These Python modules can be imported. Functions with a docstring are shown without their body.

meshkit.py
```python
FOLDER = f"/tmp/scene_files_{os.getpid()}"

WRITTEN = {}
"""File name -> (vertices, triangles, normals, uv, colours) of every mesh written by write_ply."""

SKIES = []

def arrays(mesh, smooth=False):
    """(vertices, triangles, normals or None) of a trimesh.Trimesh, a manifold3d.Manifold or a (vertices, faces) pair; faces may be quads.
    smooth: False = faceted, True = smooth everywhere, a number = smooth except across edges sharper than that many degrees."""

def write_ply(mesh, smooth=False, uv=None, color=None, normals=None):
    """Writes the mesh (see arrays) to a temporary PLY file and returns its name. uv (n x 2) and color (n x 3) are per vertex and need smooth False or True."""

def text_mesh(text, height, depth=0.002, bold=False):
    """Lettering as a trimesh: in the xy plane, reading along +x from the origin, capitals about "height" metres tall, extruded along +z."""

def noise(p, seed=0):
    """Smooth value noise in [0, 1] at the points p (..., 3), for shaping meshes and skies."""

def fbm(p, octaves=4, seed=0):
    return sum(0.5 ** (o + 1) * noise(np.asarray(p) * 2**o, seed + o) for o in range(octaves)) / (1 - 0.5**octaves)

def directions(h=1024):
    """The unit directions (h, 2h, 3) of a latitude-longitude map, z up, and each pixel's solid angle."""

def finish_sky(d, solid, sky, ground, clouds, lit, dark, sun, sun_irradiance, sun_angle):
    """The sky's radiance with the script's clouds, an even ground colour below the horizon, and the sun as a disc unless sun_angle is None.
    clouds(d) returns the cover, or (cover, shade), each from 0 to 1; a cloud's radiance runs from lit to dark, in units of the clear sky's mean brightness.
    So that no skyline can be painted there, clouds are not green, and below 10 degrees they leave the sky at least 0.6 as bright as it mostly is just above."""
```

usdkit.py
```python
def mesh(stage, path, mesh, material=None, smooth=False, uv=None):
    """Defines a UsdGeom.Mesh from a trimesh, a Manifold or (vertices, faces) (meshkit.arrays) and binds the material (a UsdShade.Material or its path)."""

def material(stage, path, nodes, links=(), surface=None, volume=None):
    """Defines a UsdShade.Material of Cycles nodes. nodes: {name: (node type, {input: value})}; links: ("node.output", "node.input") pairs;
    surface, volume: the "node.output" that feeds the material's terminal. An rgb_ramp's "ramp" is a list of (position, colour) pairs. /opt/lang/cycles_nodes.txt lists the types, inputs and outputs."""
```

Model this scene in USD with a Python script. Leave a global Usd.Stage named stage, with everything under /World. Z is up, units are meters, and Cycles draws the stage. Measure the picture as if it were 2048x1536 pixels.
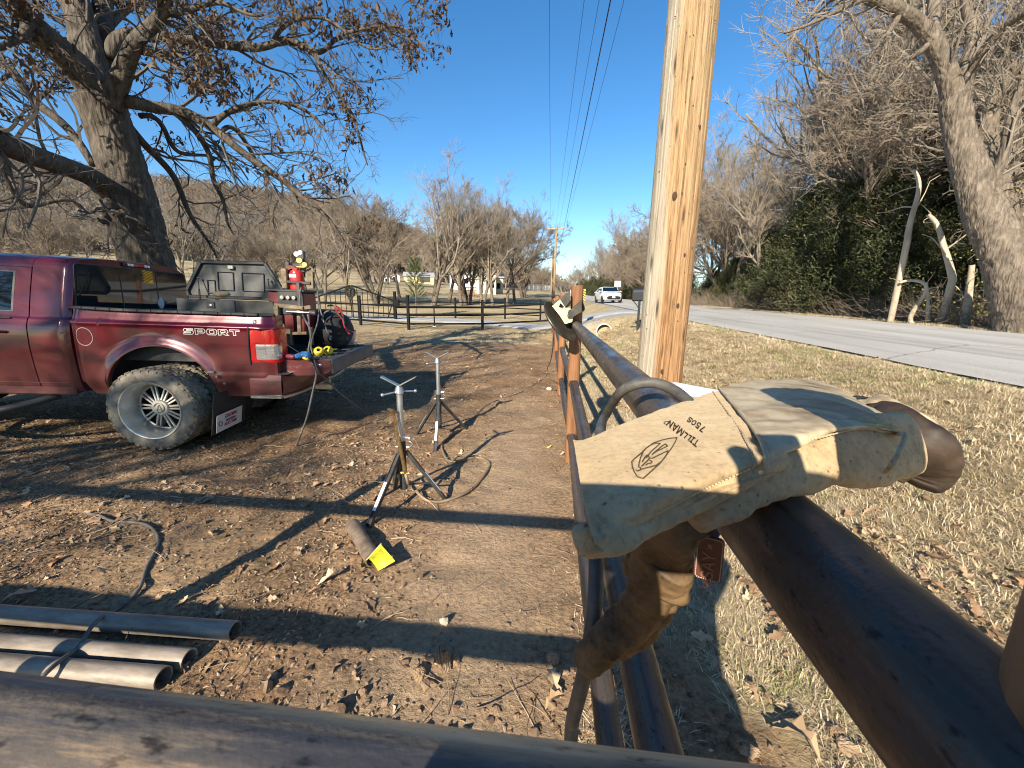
import math, random
import numpy as np
import trimesh
import manifold3d as m3
import shapely.geometry as sg
import shapely.affinity as sa
from scipy.interpolate import CubicSpline, RectBivariateSpline
from pxr import Usd, UsdGeom, UsdLux, UsdShade, Gf, Sdf, Vt
import usdkit, meshkit

random.seed(7)
np.random.seed(7)
stage = Usd.Stage.CreateInMemory()
UsdGeom.SetStageUpAxis(stage, 'Z')
UsdGeom.SetStageMetersPerUnit(stage, 1.0)
world = UsdGeom.Xform.Define(stage, '/World')
stage.SetDefaultPrim(world.GetPrim())
UsdGeom.Scope.Define(stage, '/World/Looks')

# ------------------------------------------------------------------ camera
CAM = np.array([0.0, 0.0, 1.62])
YAW, PITCH, ROLL = np.radians([6.41, 11.62, 0.55])
FPX, CX, CY = 797.0, 1024.0, 768.0            # lens in pixels of a 2048-wide picture
_f = np.array([-math.sin(YAW) * math.cos(PITCH), math.cos(YAW) * math.cos(PITCH), -math.sin(PITCH)])
_r0 = np.array([math.cos(YAW), math.sin(YAW), 0.0])
_u0 = np.cross(_r0, _f)
_r = _r0 * math.cos(ROLL) + _u0 * math.sin(ROLL)
_u = -_r0 * math.sin(ROLL) + _u0 * math.cos(ROLL)
cam = UsdGeom.Camera.Define(stage, '/World/camera')
cam.AddTransformOp().Set(Gf.Matrix4d(*_r, 0, *_u, 0, *(-_f), 0, *CAM, 1))
cam.CreateHorizontalApertureAttr(36.0)
cam.CreateVerticalApertureAttr(27.0)
cam.CreateFocalLengthAttr(36.0 * FPX / 2048.0)
cam.CreateClippingRangeAttr(Gf.Vec2f(0.02, 5000))
cam.CreateFStopAttr(20.0)
cam.CreateFocusDistanceAttr(1.6)
cam.CreateExposureAttr(1.12)

# ------------------------------------------------------------------ sky and sun
SUN_AZ, SUN_EL = math.radians(195.5), math.radians(27.2)     # azimuth of the direction towards the sun, from +y towards +x
SUN = np.array([math.sin(SUN_AZ) * math.cos(SUN_EL), math.cos(SUN_AZ) * math.cos(SUN_EL), math.sin(SUN_EL)])
sky_mat = usdkit.material(stage, '/World/Looks/sky', {
    's': ('sky_texture', {'sky_type': 'single_scattering', 'sun_disc': False, 'sun_elevation': SUN_EL,
                          'sun_rotation': math.atan2(SUN[0], SUN[1]), 'altitude': 300.0, 'air_density': 1.0,
                          'aerosol_density': 0.12, 'ozone_density': 2.2}),
    'h': ('hsv', {'saturation': 1.3, 'value': 1.0}),
    'b': ('background_shader', {'strength': 0.094})},
    [('s.color', 'h.color'), ('h.color', 'b.color')], surface='b.background')
dome = UsdLux.DomeLight.Define(stage, '/World/sky')
dome.GetPrim().SetCustomDataByKey('kind', 'structure')
UsdShade.MaterialBindingAPI.Apply(dome.GetPrim()).Bind(sky_mat)
sun = UsdLux.DistantLight.Define(stage, '/World/sun')
sun.CreateIntensityAttr(1.25)
sun.CreateAngleAttr(0.53)
sun.CreateNormalizeAttr(True)
sun.CreateColorAttr(Gf.Vec3f(1.0, 0.90, 0.74))
_z = SUN; _x = np.cross([0, 0, 1.0], _z); _x /= np.linalg.norm(_x); _y = np.cross(_z, _x)
sun.AddTransformOp().Set(Gf.Matrix4d(*_x, 0, *_y, 0, *_z, 0, 0, 0, 0, 1))


# ------------------------------------------------------------------ helpers: placing
def ray(px, py):
    return _f + (px - CX) / FPX * _r - (py - CY) / FPX * _u


def at_z(px, py, z):
    """the point of height z that lies under a pixel of the photograph"""
    d = ray(px, py)
    return CAM + d * (z - CAM[2]) / d[2]


def at_d(px, py, D):
    """the point at horizontal distance D under a pixel of the photograph"""
    d = ray(px, py)
    return CAM + d * D / math.hypot(d[0], d[1])


def at_y(px, py, y):
    d = ray(px, py)
    return CAM + d * y / d[1]


# ------------------------------------------------------------------ helpers: prims
_names = {}
ORD = 'first second third fourth fifth sixth seventh eighth ninth tenth eleventh twelfth thirteenth fourteenth fifteenth sixteenth seventeenth eighteenth nineteenth twentieth'.split()


def numbered(path):
    k = _names.get(path, -1) + 1
    _names[path] = k
    return path if k == 0 else f'{path}_{k:03d}'


def P(o):
    return o.GetPrim() if hasattr(o, 'GetPrim') else o


def tag(o, label=None, cat=None, group=None, kind=None):
    p = P(o)
    for k, v in (('label', label), ('category', cat), ('group', group), ('kind', kind)):
        if v:
            p.SetCustomDataByKey(k, v)
    return p


def empty(name, loc=(0, 0, 0), rz=0.0, label=None, cat=None, group=None, mat4=None, parent=None):
    x = UsdGeom.Xform.Define(stage, numbered((str(P(parent).GetPath()) if parent is not None else '/World') + '/' + name))
    if mat4 is not None:
        x.AddTransformOp().Set(Gf.Matrix4d(*np.asarray(mat4, float).T.ravel()))
    else:
        x.AddTranslateOp().Set(Gf.Vec3d(*map(float, loc)))
        if rz:
            x.AddRotateZOp().Set(math.degrees(rz))
    return tag(x, label, cat, group)


def obj(name, mesh, mat, parent=None, smooth=False, label=None, cat=None, group=None, kind=None):
    base = str(P(parent).GetPath()) if parent is not None else '/World'
    m = usdkit.mesh(stage, numbered(base + '/' + name), mesh, mat, smooth=smooth)
    tag(m, label, cat, group, kind)
    return m.GetPrim()


def copy_of(src, name, loc, rz=0.0, scale=1.0, label=None, cat=None, group=None, tilt=(0, 0)):
    x = UsdGeom.Xform.Define(stage, numbered('/World/' + name))
    x.AddTranslateOp().Set(Gf.Vec3d(*map(float, loc)))
    if tilt != (0, 0):
        x.AddRotateXYZOp().Set(Gf.Vec3f(float(tilt[0]), float(tilt[1]), math.degrees(rz)))
    else:
        x.AddRotateZOp().Set(math.degrees(rz))
    x.AddScaleOp().Set(Gf.Vec3f(*([scale] * 3 if np.ndim(scale) == 0 else list(map(float, scale)))))
    p = x.GetPrim()
    p.GetReferences().AddInternalReference(P(src).GetPath())
    p.SetInstanceable(True)
    return tag(p, label, cat, group)


library = stage.CreateClassPrim('/World/Library')


def proto(name):
    """an abstract model that copies refer to"""
    return UsdGeom.Xform.Define(stage, '/World/Library/' + name).GetPrim()


# ------------------------------------------------------------------ helpers: meshes
def cat_(ms):
    ms = [m for m in ms if m is not None]
    vs, fs, n = [], [], 0
    for m in ms:
        v, f = (m.vertices, m.faces) if hasattr(m, 'faces') else m
        v = np.asarray(v); f = np.asarray(f)
        if f.shape[1] == 4:
            f = np.vstack([f[:, [0, 1, 2]], f[:, [0, 2, 3]]])
        vs.append(v); fs.append(f + n); n += len(v)
    return trimesh.Trimesh(np.vstack(vs), np.vstack(fs), process=False)


def tubes(Pts, R, sides=6, caps=True):
    """N polylines of K points (N,K,3) with radii (N,K) as tubes, all at once"""
    Pts = np.asarray(Pts, float); R = np.asarray(R, float)
    N, K, _ = Pts.shape
    T = np.gradient(Pts, axis=1)
    T /= np.linalg.norm(T, axis=2, keepdims=True) + 1e-12
    up = np.where(np.abs(T[:, :1, 2:3]) < 0.85, [[[0, 0, 1.0]]], [[[1.0, 0, 0]]])
    A = np.empty_like(T)
    a = np.cross(T[:, 0], up[:, 0]); a /= np.linalg.norm(a, axis=1, keepdims=True) + 1e-12
    A[:, 0] = a
    for k in range(1, K):
        a = a - T[:, k] * np.sum(a * T[:, k], 1, keepdims=True)
        a /= np.linalg.norm(a, axis=1, keepdims=True) + 1e-12
        A[:, k] = a
    Bv = np.cross(T, A)
    ang = np.arange(sides) * 2 * np.pi / sides
    V = Pts[:, :, None] + R[:, :, None, None] * (np.cos(ang)[None, None, :, None] * A[:, :, None] + np.sin(ang)[None, None, :, None] * Bv[:, :, None])
    k, s = np.meshgrid(np.arange(K - 1), np.arange(sides), indexing='ij')
    q = np.stack([k * sides + s, k * sides + (s + 1) % sides, (k + 1) * sides + (s + 1) % sides, (k + 1) * sides + s], -1).reshape(-1, 4)
    tri = np.vstack([q[:, [0, 1, 2]], q[:, [0, 2, 3]]])
    if caps and sides > 2:
        c = np.array([[0, j + 1, j] for j in range(1, sides - 1)] + [[(K - 1) * sides, (K - 1) * sides + j, (K - 1) * sides + j + 1] for j in range(1, sides - 1)])
        tri = np.vstack([tri, c])
    F_ = (tri[None] + (np.arange(N) * K * sides)[:, None, None]).reshape(-1, 3)
    return trimesh.Trimesh(V.reshape(-1, 3), F_, process=False)


def tube(pts, r, sides=10, caps=True):
    pts = np.asarray(pts, float)
    return tubes(pts[None], np.broadcast_to(np.asarray(r, float), (len(pts),))[None], sides, caps)


def spline(pts, n):
    pts = np.asarray(pts, float)
    d = np.r_[0, np.cumsum(np.linalg.norm(np.diff(pts[:, :3], axis=0), axis=1))]
    return CubicSpline(d, pts)(np.linspace(0, d[-1], n))


def hose(pts, r, n=40, sides=8):
    return tube(spline(pts, n), r, sides)


def rod(a, b, r, sides=12, r2=None):
    return tube(np.array([a, b], float), [r, r if r2 is None else r2], sides)


def pipe(a, b, r, wall=0.006, sides=24, n=2):
    """a hollow pipe with open ends"""
    a, b = np.array(a, float), np.array(b, float)
    t = np.linspace(0, 1, n)[:, None]
    pts = a + (b - a) * t
    o = tubes(pts[None], np.full((1, n), r), sides, False)
    i = tubes(pts[None], np.full((1, n), r - wall), sides, False)
    m = n * sides
    fi = i.faces[:, ::-1] + m
    j = np.arange(sides); jn = (j + 1) % sides
    e0 = np.stack([j, m + j, m + jn, jn], 1); L = (n - 1) * sides
    e1 = np.stack([L + j, L + jn, m + L + jn, m + L + j], 1)
    ring = np.vstack([x[:, k] for x in (e0, e1) for k in ([0, 1, 2], [0, 2, 3])])
    return trimesh.Trimesh(np.vstack([o.vertices, i.vertices]), np.vstack([o.faces, fi, ring]), process=False)


def box(sx, sy, sz, c=(0, 0, 0), b=0.0, R=None):
    """a box with chamfered edges"""
    h = np.array([sx, sy, sz], float) / 2
    b = min(b, 0.49 * min(sx, sy, sz))
    if b <= 0:
        m = trimesh.creation.box([sx, sy, sz])
    else:
        s = np.array([[i, j, k] for i in (-1, 1) for j in (-1, 1) for k in (-1, 1)], float)
        v = np.vstack([s * (h - np.array([b, b, b]) * np.array(e)) for e in ([0, 1, 1], [1, 0, 1], [1, 1, 0])])
        m = trimesh.convex.convex_hull(v)
    if R is not None:
        m.apply_transform(R)
    m.apply_translation(c)
    return m


def bar(a, b, w, h, bev=0.0, up=(0, 0, 1)):
    """a beam from a to b, w wide, h deep"""
    a, b = np.array(a, float), np.array(b, float)
    t = b - a; L = np.linalg.norm(t); t /= L
    up = np.array(up, float)
    if abs(t @ up) > 0.95:
        up = np.array([1.0, 0, 0])
    s = np.cross(t, up); s /= np.linalg.norm(s); n = np.cross(s, t)
    m = box(L, w, h, b=bev)
    M = np.eye(4); M[:3, 0] = t; M[:3, 1] = s; M[:3, 2] = n; M[:3, 3] = (a + b) / 2
    m.apply_transform(M)
    return m


def lathe(prof, sides=24, c=(0, 0, 0), axis='z'):
    """prof: (radius, height) pairs"""
    prof = np.asarray(prof, float); n = len(prof)
    a = np.arange(sides) * 2 * np.pi / sides
    V = np.stack([prof[:, None, 0] * np.cos(a), prof[:, None, 0] * np.sin(a), np.broadcast_to(prof[:, None, 1], (n, sides))], -1).reshape(-1, 3)
    k, s = np.meshgrid(np.arange(n - 1), np.arange(sides), indexing='ij')
    q = np.stack([k * sides + s, k * sides + (s + 1) % sides, (k + 1) * sides + (s + 1) % sides, (k + 1) * sides + s], -1).reshape(-1, 4)
    f = np.vstack([q[:, [0, 1, 2]], q[:, [0, 2, 3]]])
    if axis == 'y':
        V = V[:, [0, 2, 1]] * [1, 1, -1]
    elif axis == 'x':
        V = V[:, [2, 0, 1]]
    return trimesh.Trimesh(V + np.array(c), f, process=False)


def ell(rx, ry, rz, c=(0, 0, 0), sub=2):
    m = trimesh.creation.icosphere(sub)
    m.vertices = m.vertices * [rx, ry, rz] + np.array(c)
    return m


def man(m):
    """manifold -> trimesh"""
    v, f, _ = meshkit.arrays(m)
    return trimesh.Trimesh(v, f, process=False)


def to_man(m):
    return m3.Manifold(m3.Mesh(np.asarray(m.vertices, np.float32), np.asarray(m.faces, np.uint32)))


def extr(poly, d):
    """polygon (list of xy, or with holes as list of lists) extruded along +z"""
    if np.ndim(poly[0][0]) == 0:
        poly = [poly]
    cs = m3.CrossSection([np.asarray(p, float) for p in poly], m3.FillRule.EvenOdd)
    return m3.Manifold.extrude(cs, d)


def xf(m, M=None, t=None):
    m = m.copy()
    if M is not None:
        M = np.asarray(M, float)
        if M.shape == (3, 3):
            M4 = np.eye(4); M4[:3, :3] = M; M = M4
        m.apply_transform(M)
    if t is not None:
        m.apply_translation(t)
    return m


def rot(ax, deg):
    return trimesh.transformations.rotation_matrix(math.radians(deg), ax)


def grid_mesh(X):
    """(n,m,3) points -> quads as triangles"""
    n, m, _ = X.shape
    i, j = np.meshgrid(np.arange(n - 1), np.arange(m - 1), indexing='ij')
    q = np.stack([i * m + j, (i + 1) * m + j, (i + 1) * m + j + 1, i * m + j + 1], -1).reshape(-1, 4)
    return trimesh.Trimesh(X.reshape(-1, 3), np.vstack([q[:, [0, 1, 2]], q[:, [0, 2, 3]]]), process=False)


def fbm(p, octaves=4, seed=0):
    p = np.asarray(p, float); out = 0; amp = 1.0; tot = 0
    for k in range(octaves):
        out = out + amp * (meshkit.noise(p * 2 ** k, seed + 17 * k) - 0.5); tot += amp; amp *= 0.5
    return out / tot


# ------------------------------------------------------------------ helpers: materials
def mat(name, nodes, links, surface='p.BSDF'):
    return usdkit.material(stage, '/World/Looks/' + name, nodes, links, surface=surface)


def plain(name, col, rough=0.5, metal=0.0, **k):
    return mat(name, {'p': ('principled_bsdf', {'base_color': col, 'roughness': rough, 'metallic': metal, **k})}, [])


def mottled(name, stops, scale=4.0, rough=0.6, metal=0.0, bump=0.0, bscale=None, world_pos=False, detail=6, stretch=(1, 1, 1), bdist=0.01, rr=None, **k):
    """colour from a noise ramp, with a bump of its own"""
    n = {'t': ('texture_coordinate', {}) if not world_pos else ('geometry', {}),
         'm': ('mapping', {'scale': stretch}),
         'n': ('noise_texture', {'scale': scale, 'detail': detail, 'roughness': 0.65}),
         'r': ('rgb_ramp', {'ramp': stops}),
         'p': ('principled_bsdf', {'roughness': rough, 'metallic': metal, **k})}
    l = [('t.position' if world_pos else 't.object', 'm.vector'), ('m.vector', 'n.vector'), ('n.fac', 'r.fac'), ('r.color', 'p.base_color')]
    if rr:
        n['q'] = ('map_range', {'from_min': 0.3, 'from_max': 0.7, 'to_min': rr[0], 'to_max': rr[1]})
        l += [('n.fac', 'q.value'), ('q.result', 'p.roughness')]
    if bump:
        n['n2'] = ('noise_texture', {'scale': bscale or scale * 6, 'detail': 5, 'roughness': 0.6})
        n['b'] = ('bump', {'strength': bump, 'distance': bdist})
        l += [('m.vector', 'n2.vector'), ('n2.fac', 'b.height'), ('b.normal', 'p.normal')]
    return mat(name, n, l)
# ================================================================== terrain
def sstep(a, b, x):
    t = np.clip((np.asarray(x, float) - a) / (b - a), 0, 1)
    return t * t * (3 - 2 * t)


ROAD_DX = -0.012                                                  # the road swings slightly to the left as it goes


def road_x(y):
    return ROAD_DX * np.asarray(y, float)


ROAD_L, ROAD_R = 4.55, 10.9


def road_z(y):
    y = np.asarray(y, float)
    return 0.80 + 0.0195 * np.clip(y, -30, 600) + 0.000028 * np.clip(y, 0, 260) ** 2


def base_z(x, y):
    """broad lie of the land, without the small roughness"""
    x = np.asarray(x, float); y = np.asarray(y, float)
    D = np.hypot(x, y)
    yy = np.maximum(y, 0.0)
    az = np.arctan2(x, np.maximum(y, 0.1))
    # left: a level yard, then a pasture that climbs to the wooded hill
    rise = np.interp(az, [-1.4, -0.2, -0.06, 0.1], [0.05, 0.05, 0.045, 0.04])
    more = np.interp(az, [-1.4, -0.75, -0.45, -0.2, -0.06], [0.07, 0.06, 0.045, 0.004, 0.0])
    zl = (rise * np.log1p(np.exp((D - 20) / 4.0)) * 4.0 + more * np.log1p(np.exp((D - 48) / 6.0)) * 6.0) * np.where(y > -5, 1, 0.3)
    zl = np.where(D < 8, 0, zl)
    hill = 58.0 * np.interp(az, [-1.6, -0.85, -0.64, -0.5, -0.36, -0.22, -0.1, 0.05], [0.9, 0.95, 1.0, 0.93, 0.6, 0.28, 0.12, 0.0]) * sstep(150, 430, D)
    zl = np.minimum(zl, 16 + 0.02 * D) + hill
    rx = x - road_x(y)
    zr = road_z(y)
    # between the fence and the road: a shallow ditch, then the bank of the road
    w = sstep(0.5, ROAD_L - 0.25, rx) ** 1.25
    ditch = -0.16 * np.exp(-((rx - 1.65) / 0.55) ** 2) * sstep(2.0, 7.0, y) * (1 - 0.0 * y)
    ditch = ditch - 0.30 * np.exp(-((rx - 1.9) / 0.7) ** 2 - ((y - 15.6) / 1.5) ** 2)
    apron = sstep(16.7, 17.5, y) * (1 - sstep(22.6, 25.0, y))
    wa = sstep(-1.5, 3.6, rx)
    z = zl * (1 - w) + zr * w + ditch * (1 - apron)
    za = (zl + 0.02) * (1 - wa) + zr * wa
    near = sstep(-6, -1, x)
    z = z * (1 - apron * near) + za * apron * near
    # beyond the road
    rr = sstep(ROAD_R + 0.4, ROAD_R + 2.2, rx)
    z = z - 0.25 * rr + 0.012 * np.maximum(rx - 14, 0)
    return z


def yard_mask(x, y):
    """1 on the bare trampled dirt of the yard"""
    n = fbm(np.stack([x * 0.55, y * 0.55, 0 * x], -1), 3, 5)
    right = 0.36 + 0.5 * n + 0.62 * sstep(2.4, 1.1, y)
    return np.clip(sstep(0.18, -0.12, x - right + 0.05) * sstep(17.0, 13.0, y + 6 * n - 0.15 * x), 0, 1)


def ground_z(x, y):
    x = np.asarray(x, float); y = np.asarray(y, float)
    z = base_z(x, y)
    p = np.stack([x, y, 0 * x], -1)
    m = yard_mask(x, y)
    D = np.hypot(x, y)
    near = np.clip(1.25 - D / 16, 0, 1)
    rough = 0.05 * fbm(p * 0.9, 3, 1) + near * (0.060 * fbm(p * 5.5, 3, 2) + 0.030 * np.maximum(fbm(p * 19, 2, 3), 0.0) * (0.5 + 2 * np.maximum(fbm(p * 1.3, 2, 9), 0)))
    path = np.exp(-((x + 0.25) / 0.38) ** 2) * sstep(6, 4, y)        # trodden strip beside the fence
    rough = rough * (1 - 0.6 * path)
    soft = 0.05 * fbm(p * 1.7, 3, 4)
    rx = x - road_x(y)
    road = sstep(ROAD_L - 0.5, ROAD_L - 0.1, rx) * (1 - sstep(ROAD_R + 0.1, ROAD_R + 0.5, rx))
    far = 0.5 * fbm(p * 0.05, 2, 8) * sstep(40, 90, D)
    return z + (rough * m + soft * (1 - m)) * (1 - road) + far * (1 - road) - 0.05 * road


def graded(lo_far, lo, hi, hi_far, step, grow):
    mid = np.arange(lo, hi + 1e-6, step)
    up, s = [], step
    v = hi
    while v < hi_far:
        s *= grow; v += s; up.append(v)
    dn, s, v = [], step, lo
    while v > lo_far:
        s *= grow; v -= s; dn.append(v)
    return np.r_[dn[::-1], mid, up]


gx = graded(-900, -4.2, 2.6, 900, 0.034, 1.035)
gy = graded(-60, 0.3, 6.6, 1300, 0.034, 1.032)
GX, GY = np.meshgrid(gx, gy, indexing='ij')
GZ = ground_z(GX, GY)
gm = grid_mesh(np.stack([GX, GY, GZ], -1))
print('ground', len(gm.faces))
ground_mat = mat('ground', {
    'g': ('geometry', {}),
    'a': ('attribute', {'attribute': 'dirt'}),
    'a2': ('attribute', {'attribute': 'wood'}),
    'a3': ('attribute', {'attribute': 'gravel'}),
    # soil
    'n1': ('noise_texture', {'scale': 1.1, 'detail': 8, 'roughness': 0.7}),
    'n2': ('noise_texture', {'scale': 34.0, 'detail': 6, 'roughness': 0.7}),
    'r1': ('rgb_ramp', {'ramp': [(0.25, (0.115, 0.071, 0.040)), (0.45, (0.205, 0.131, 0.077)), (0.62, (0.30, 0.200, 0.121)), (0.8, (0.385, 0.265, 0.166))]}),
    'r2': ('rgb_ramp', {'ramp': [(0.3, (0.5, 0.47, 0.44)), (0.5, (1.0, 0.98, 0.95)), (0.72, (1.45, 1.35, 1.2))]}),
    'c1': ('mix', {'mix_type': 'multiply', 'fac': 1.0}),
    # dry grass
    'n3': ('noise_texture', {'scale': 0.22, 'detail': 7, 'roughness': 0.62}),
    'n4': ('noise_texture', {'scale': 9.0, 'detail': 6, 'roughness': 0.7}),
    'r3': ('rgb_ramp', {'ramp': [(0.3, (0.21, 0.165, 0.095)), (0.48, (0.36, 0.285, 0.165)), (0.58, (0.46, 0.37, 0.22)), (0.75, (0.37, 0.30, 0.165))]}),
    'r4': ('rgb_ramp', {'ramp': [(0.32, (0.55, 0.52, 0.5)), (0.55, (1.0, 1.0, 1.0)), (0.7, (1.25, 1.2, 1.1))]}),
    'c2': ('mix', {'mix_type': 'multiply', 'fac': 1.0}),
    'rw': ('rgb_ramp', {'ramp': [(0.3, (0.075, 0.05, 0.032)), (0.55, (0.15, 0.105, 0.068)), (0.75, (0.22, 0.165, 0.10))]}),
    'rg': ('rgb_ramp', {'ramp': [(0.3, (0.16, 0.155, 0.145)), (0.5, (0.29, 0.275, 0.25)), (0.7, (0.42, 0.40, 0.365))]}),
    'a4': ('attribute', {'attribute': 'path'}), 'cp': ('mix', {'color2': (0.36, 0.262, 0.172)}), 'cq': ('mix', {'mix_type': 'multiply', 'fac': 0.7}),
    'm1': ('mix', {}), 'm2': ('mix', {}), 'm3': ('mix', {}),
    'b1': ('bump', {'strength': 0.9, 'distance': 0.02}),
    'p': ('principled_bsdf', {'roughness': 0.95, 'specular_ior_level': 0.15})},
    [('g.position', f'{n}.vector') for n in ('n1', 'n2', 'n3', 'n4')] +
    [('n1.fac', 'r1.fac'), ('n2.fac', 'r2.fac'), ('r1.color', 'c1.color1'), ('r2.color', 'c1.color2'),
     ('n3.fac', 'r3.fac'), ('n4.fac', 'r4.fac'), ('r3.color', 'c2.color1'), ('r4.color', 'c2.color2'),
     ('a.fac', 'm1.fac'), ('c2.color', 'm1.color1'), ('a4.fac', 'cp.fac'), ('c1.color', 'cp.color1'), ('cp.color', 'cq.color1'), ('r2.color', 'cq.color2'), ('cq.color', 'm1.color2'),
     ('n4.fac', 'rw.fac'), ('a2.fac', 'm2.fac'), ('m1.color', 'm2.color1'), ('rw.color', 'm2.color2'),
     ('n2.fac', 'rg.fac'), ('a3.fac', 'm3.fac'), ('m2.color', 'm3.color1'), ('rg.color', 'm3.color2'),
     ('m3.color', 'p.base_color'), ('n2.fac', 'b1.height'), ('b1.normal', 'p.normal')])
g = obj('ground', gm, ground_mat, smooth=True, kind='structure')
RX = GX - road_x(GY)
DD = np.hypot(GX, GY)
AZ = np.arctan2(GX, np.maximum(GY, 0.1))
dirt = yard_mask(GX, GY) * (0.75 + 0.5 * np.clip(fbm(np.stack([GX * 1.5, GY * 1.5, 0 * GX], -1), 3, 21) + 0.35, 0, 1)).clip(0, 1)
dirt = np.maximum(dirt, 0.75 * sstep(26, 14, GY) * sstep(1.2, -0.5, GX) * sstep(0.36, 0.56, 0.5 + fbm(np.stack([GX * 0.3, GY * 0.3, 0 * GX], -1), 3, 31)))
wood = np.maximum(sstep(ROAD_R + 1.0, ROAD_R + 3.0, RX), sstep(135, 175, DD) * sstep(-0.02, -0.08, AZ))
gravel = sstep(ROAD_L - 1.0, ROAD_L - 0.2, RX + 0.25 * fbm(np.stack([GX * 1.2, GY * 1.2, 0 * GX], -1), 3, 41)) * sstep(ROAD_R + 0.9, ROAD_R + 0.2, RX)
ap = sstep(17.2, 18.0, GY + 0.8 * fbm(np.stack([GX * .8, GY * .8, 0 * GX], -1), 2, 51)) * sstep(23.6, 22.3, GY) * sstep(-0.5, 1.5, GX) * sstep(7, 5, GX)
gravel = np.maximum(gravel, ap)
api = UsdGeom.PrimvarsAPI(g)
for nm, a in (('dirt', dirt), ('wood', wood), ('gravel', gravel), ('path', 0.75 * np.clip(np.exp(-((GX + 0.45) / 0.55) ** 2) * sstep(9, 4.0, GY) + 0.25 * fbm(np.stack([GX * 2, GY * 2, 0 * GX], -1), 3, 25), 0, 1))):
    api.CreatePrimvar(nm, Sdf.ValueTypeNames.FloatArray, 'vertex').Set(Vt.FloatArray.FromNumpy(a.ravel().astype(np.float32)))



def on_land(px, py, lo=4.0, hi=700.0):
    """where the line of sight through a pixel meets the land"""
    D = np.geomspace(lo, hi, 4000)
    d = ray(px, py); d = d / math.hypot(d[0], d[1])
    q = CAM + d * D[:, None]
    k = np.nonzero(q[:, 2] <= base_z(q[:, 0], q[:, 1]))[0]
    return q[k[0]] if len(k) else q[-1]


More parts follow.
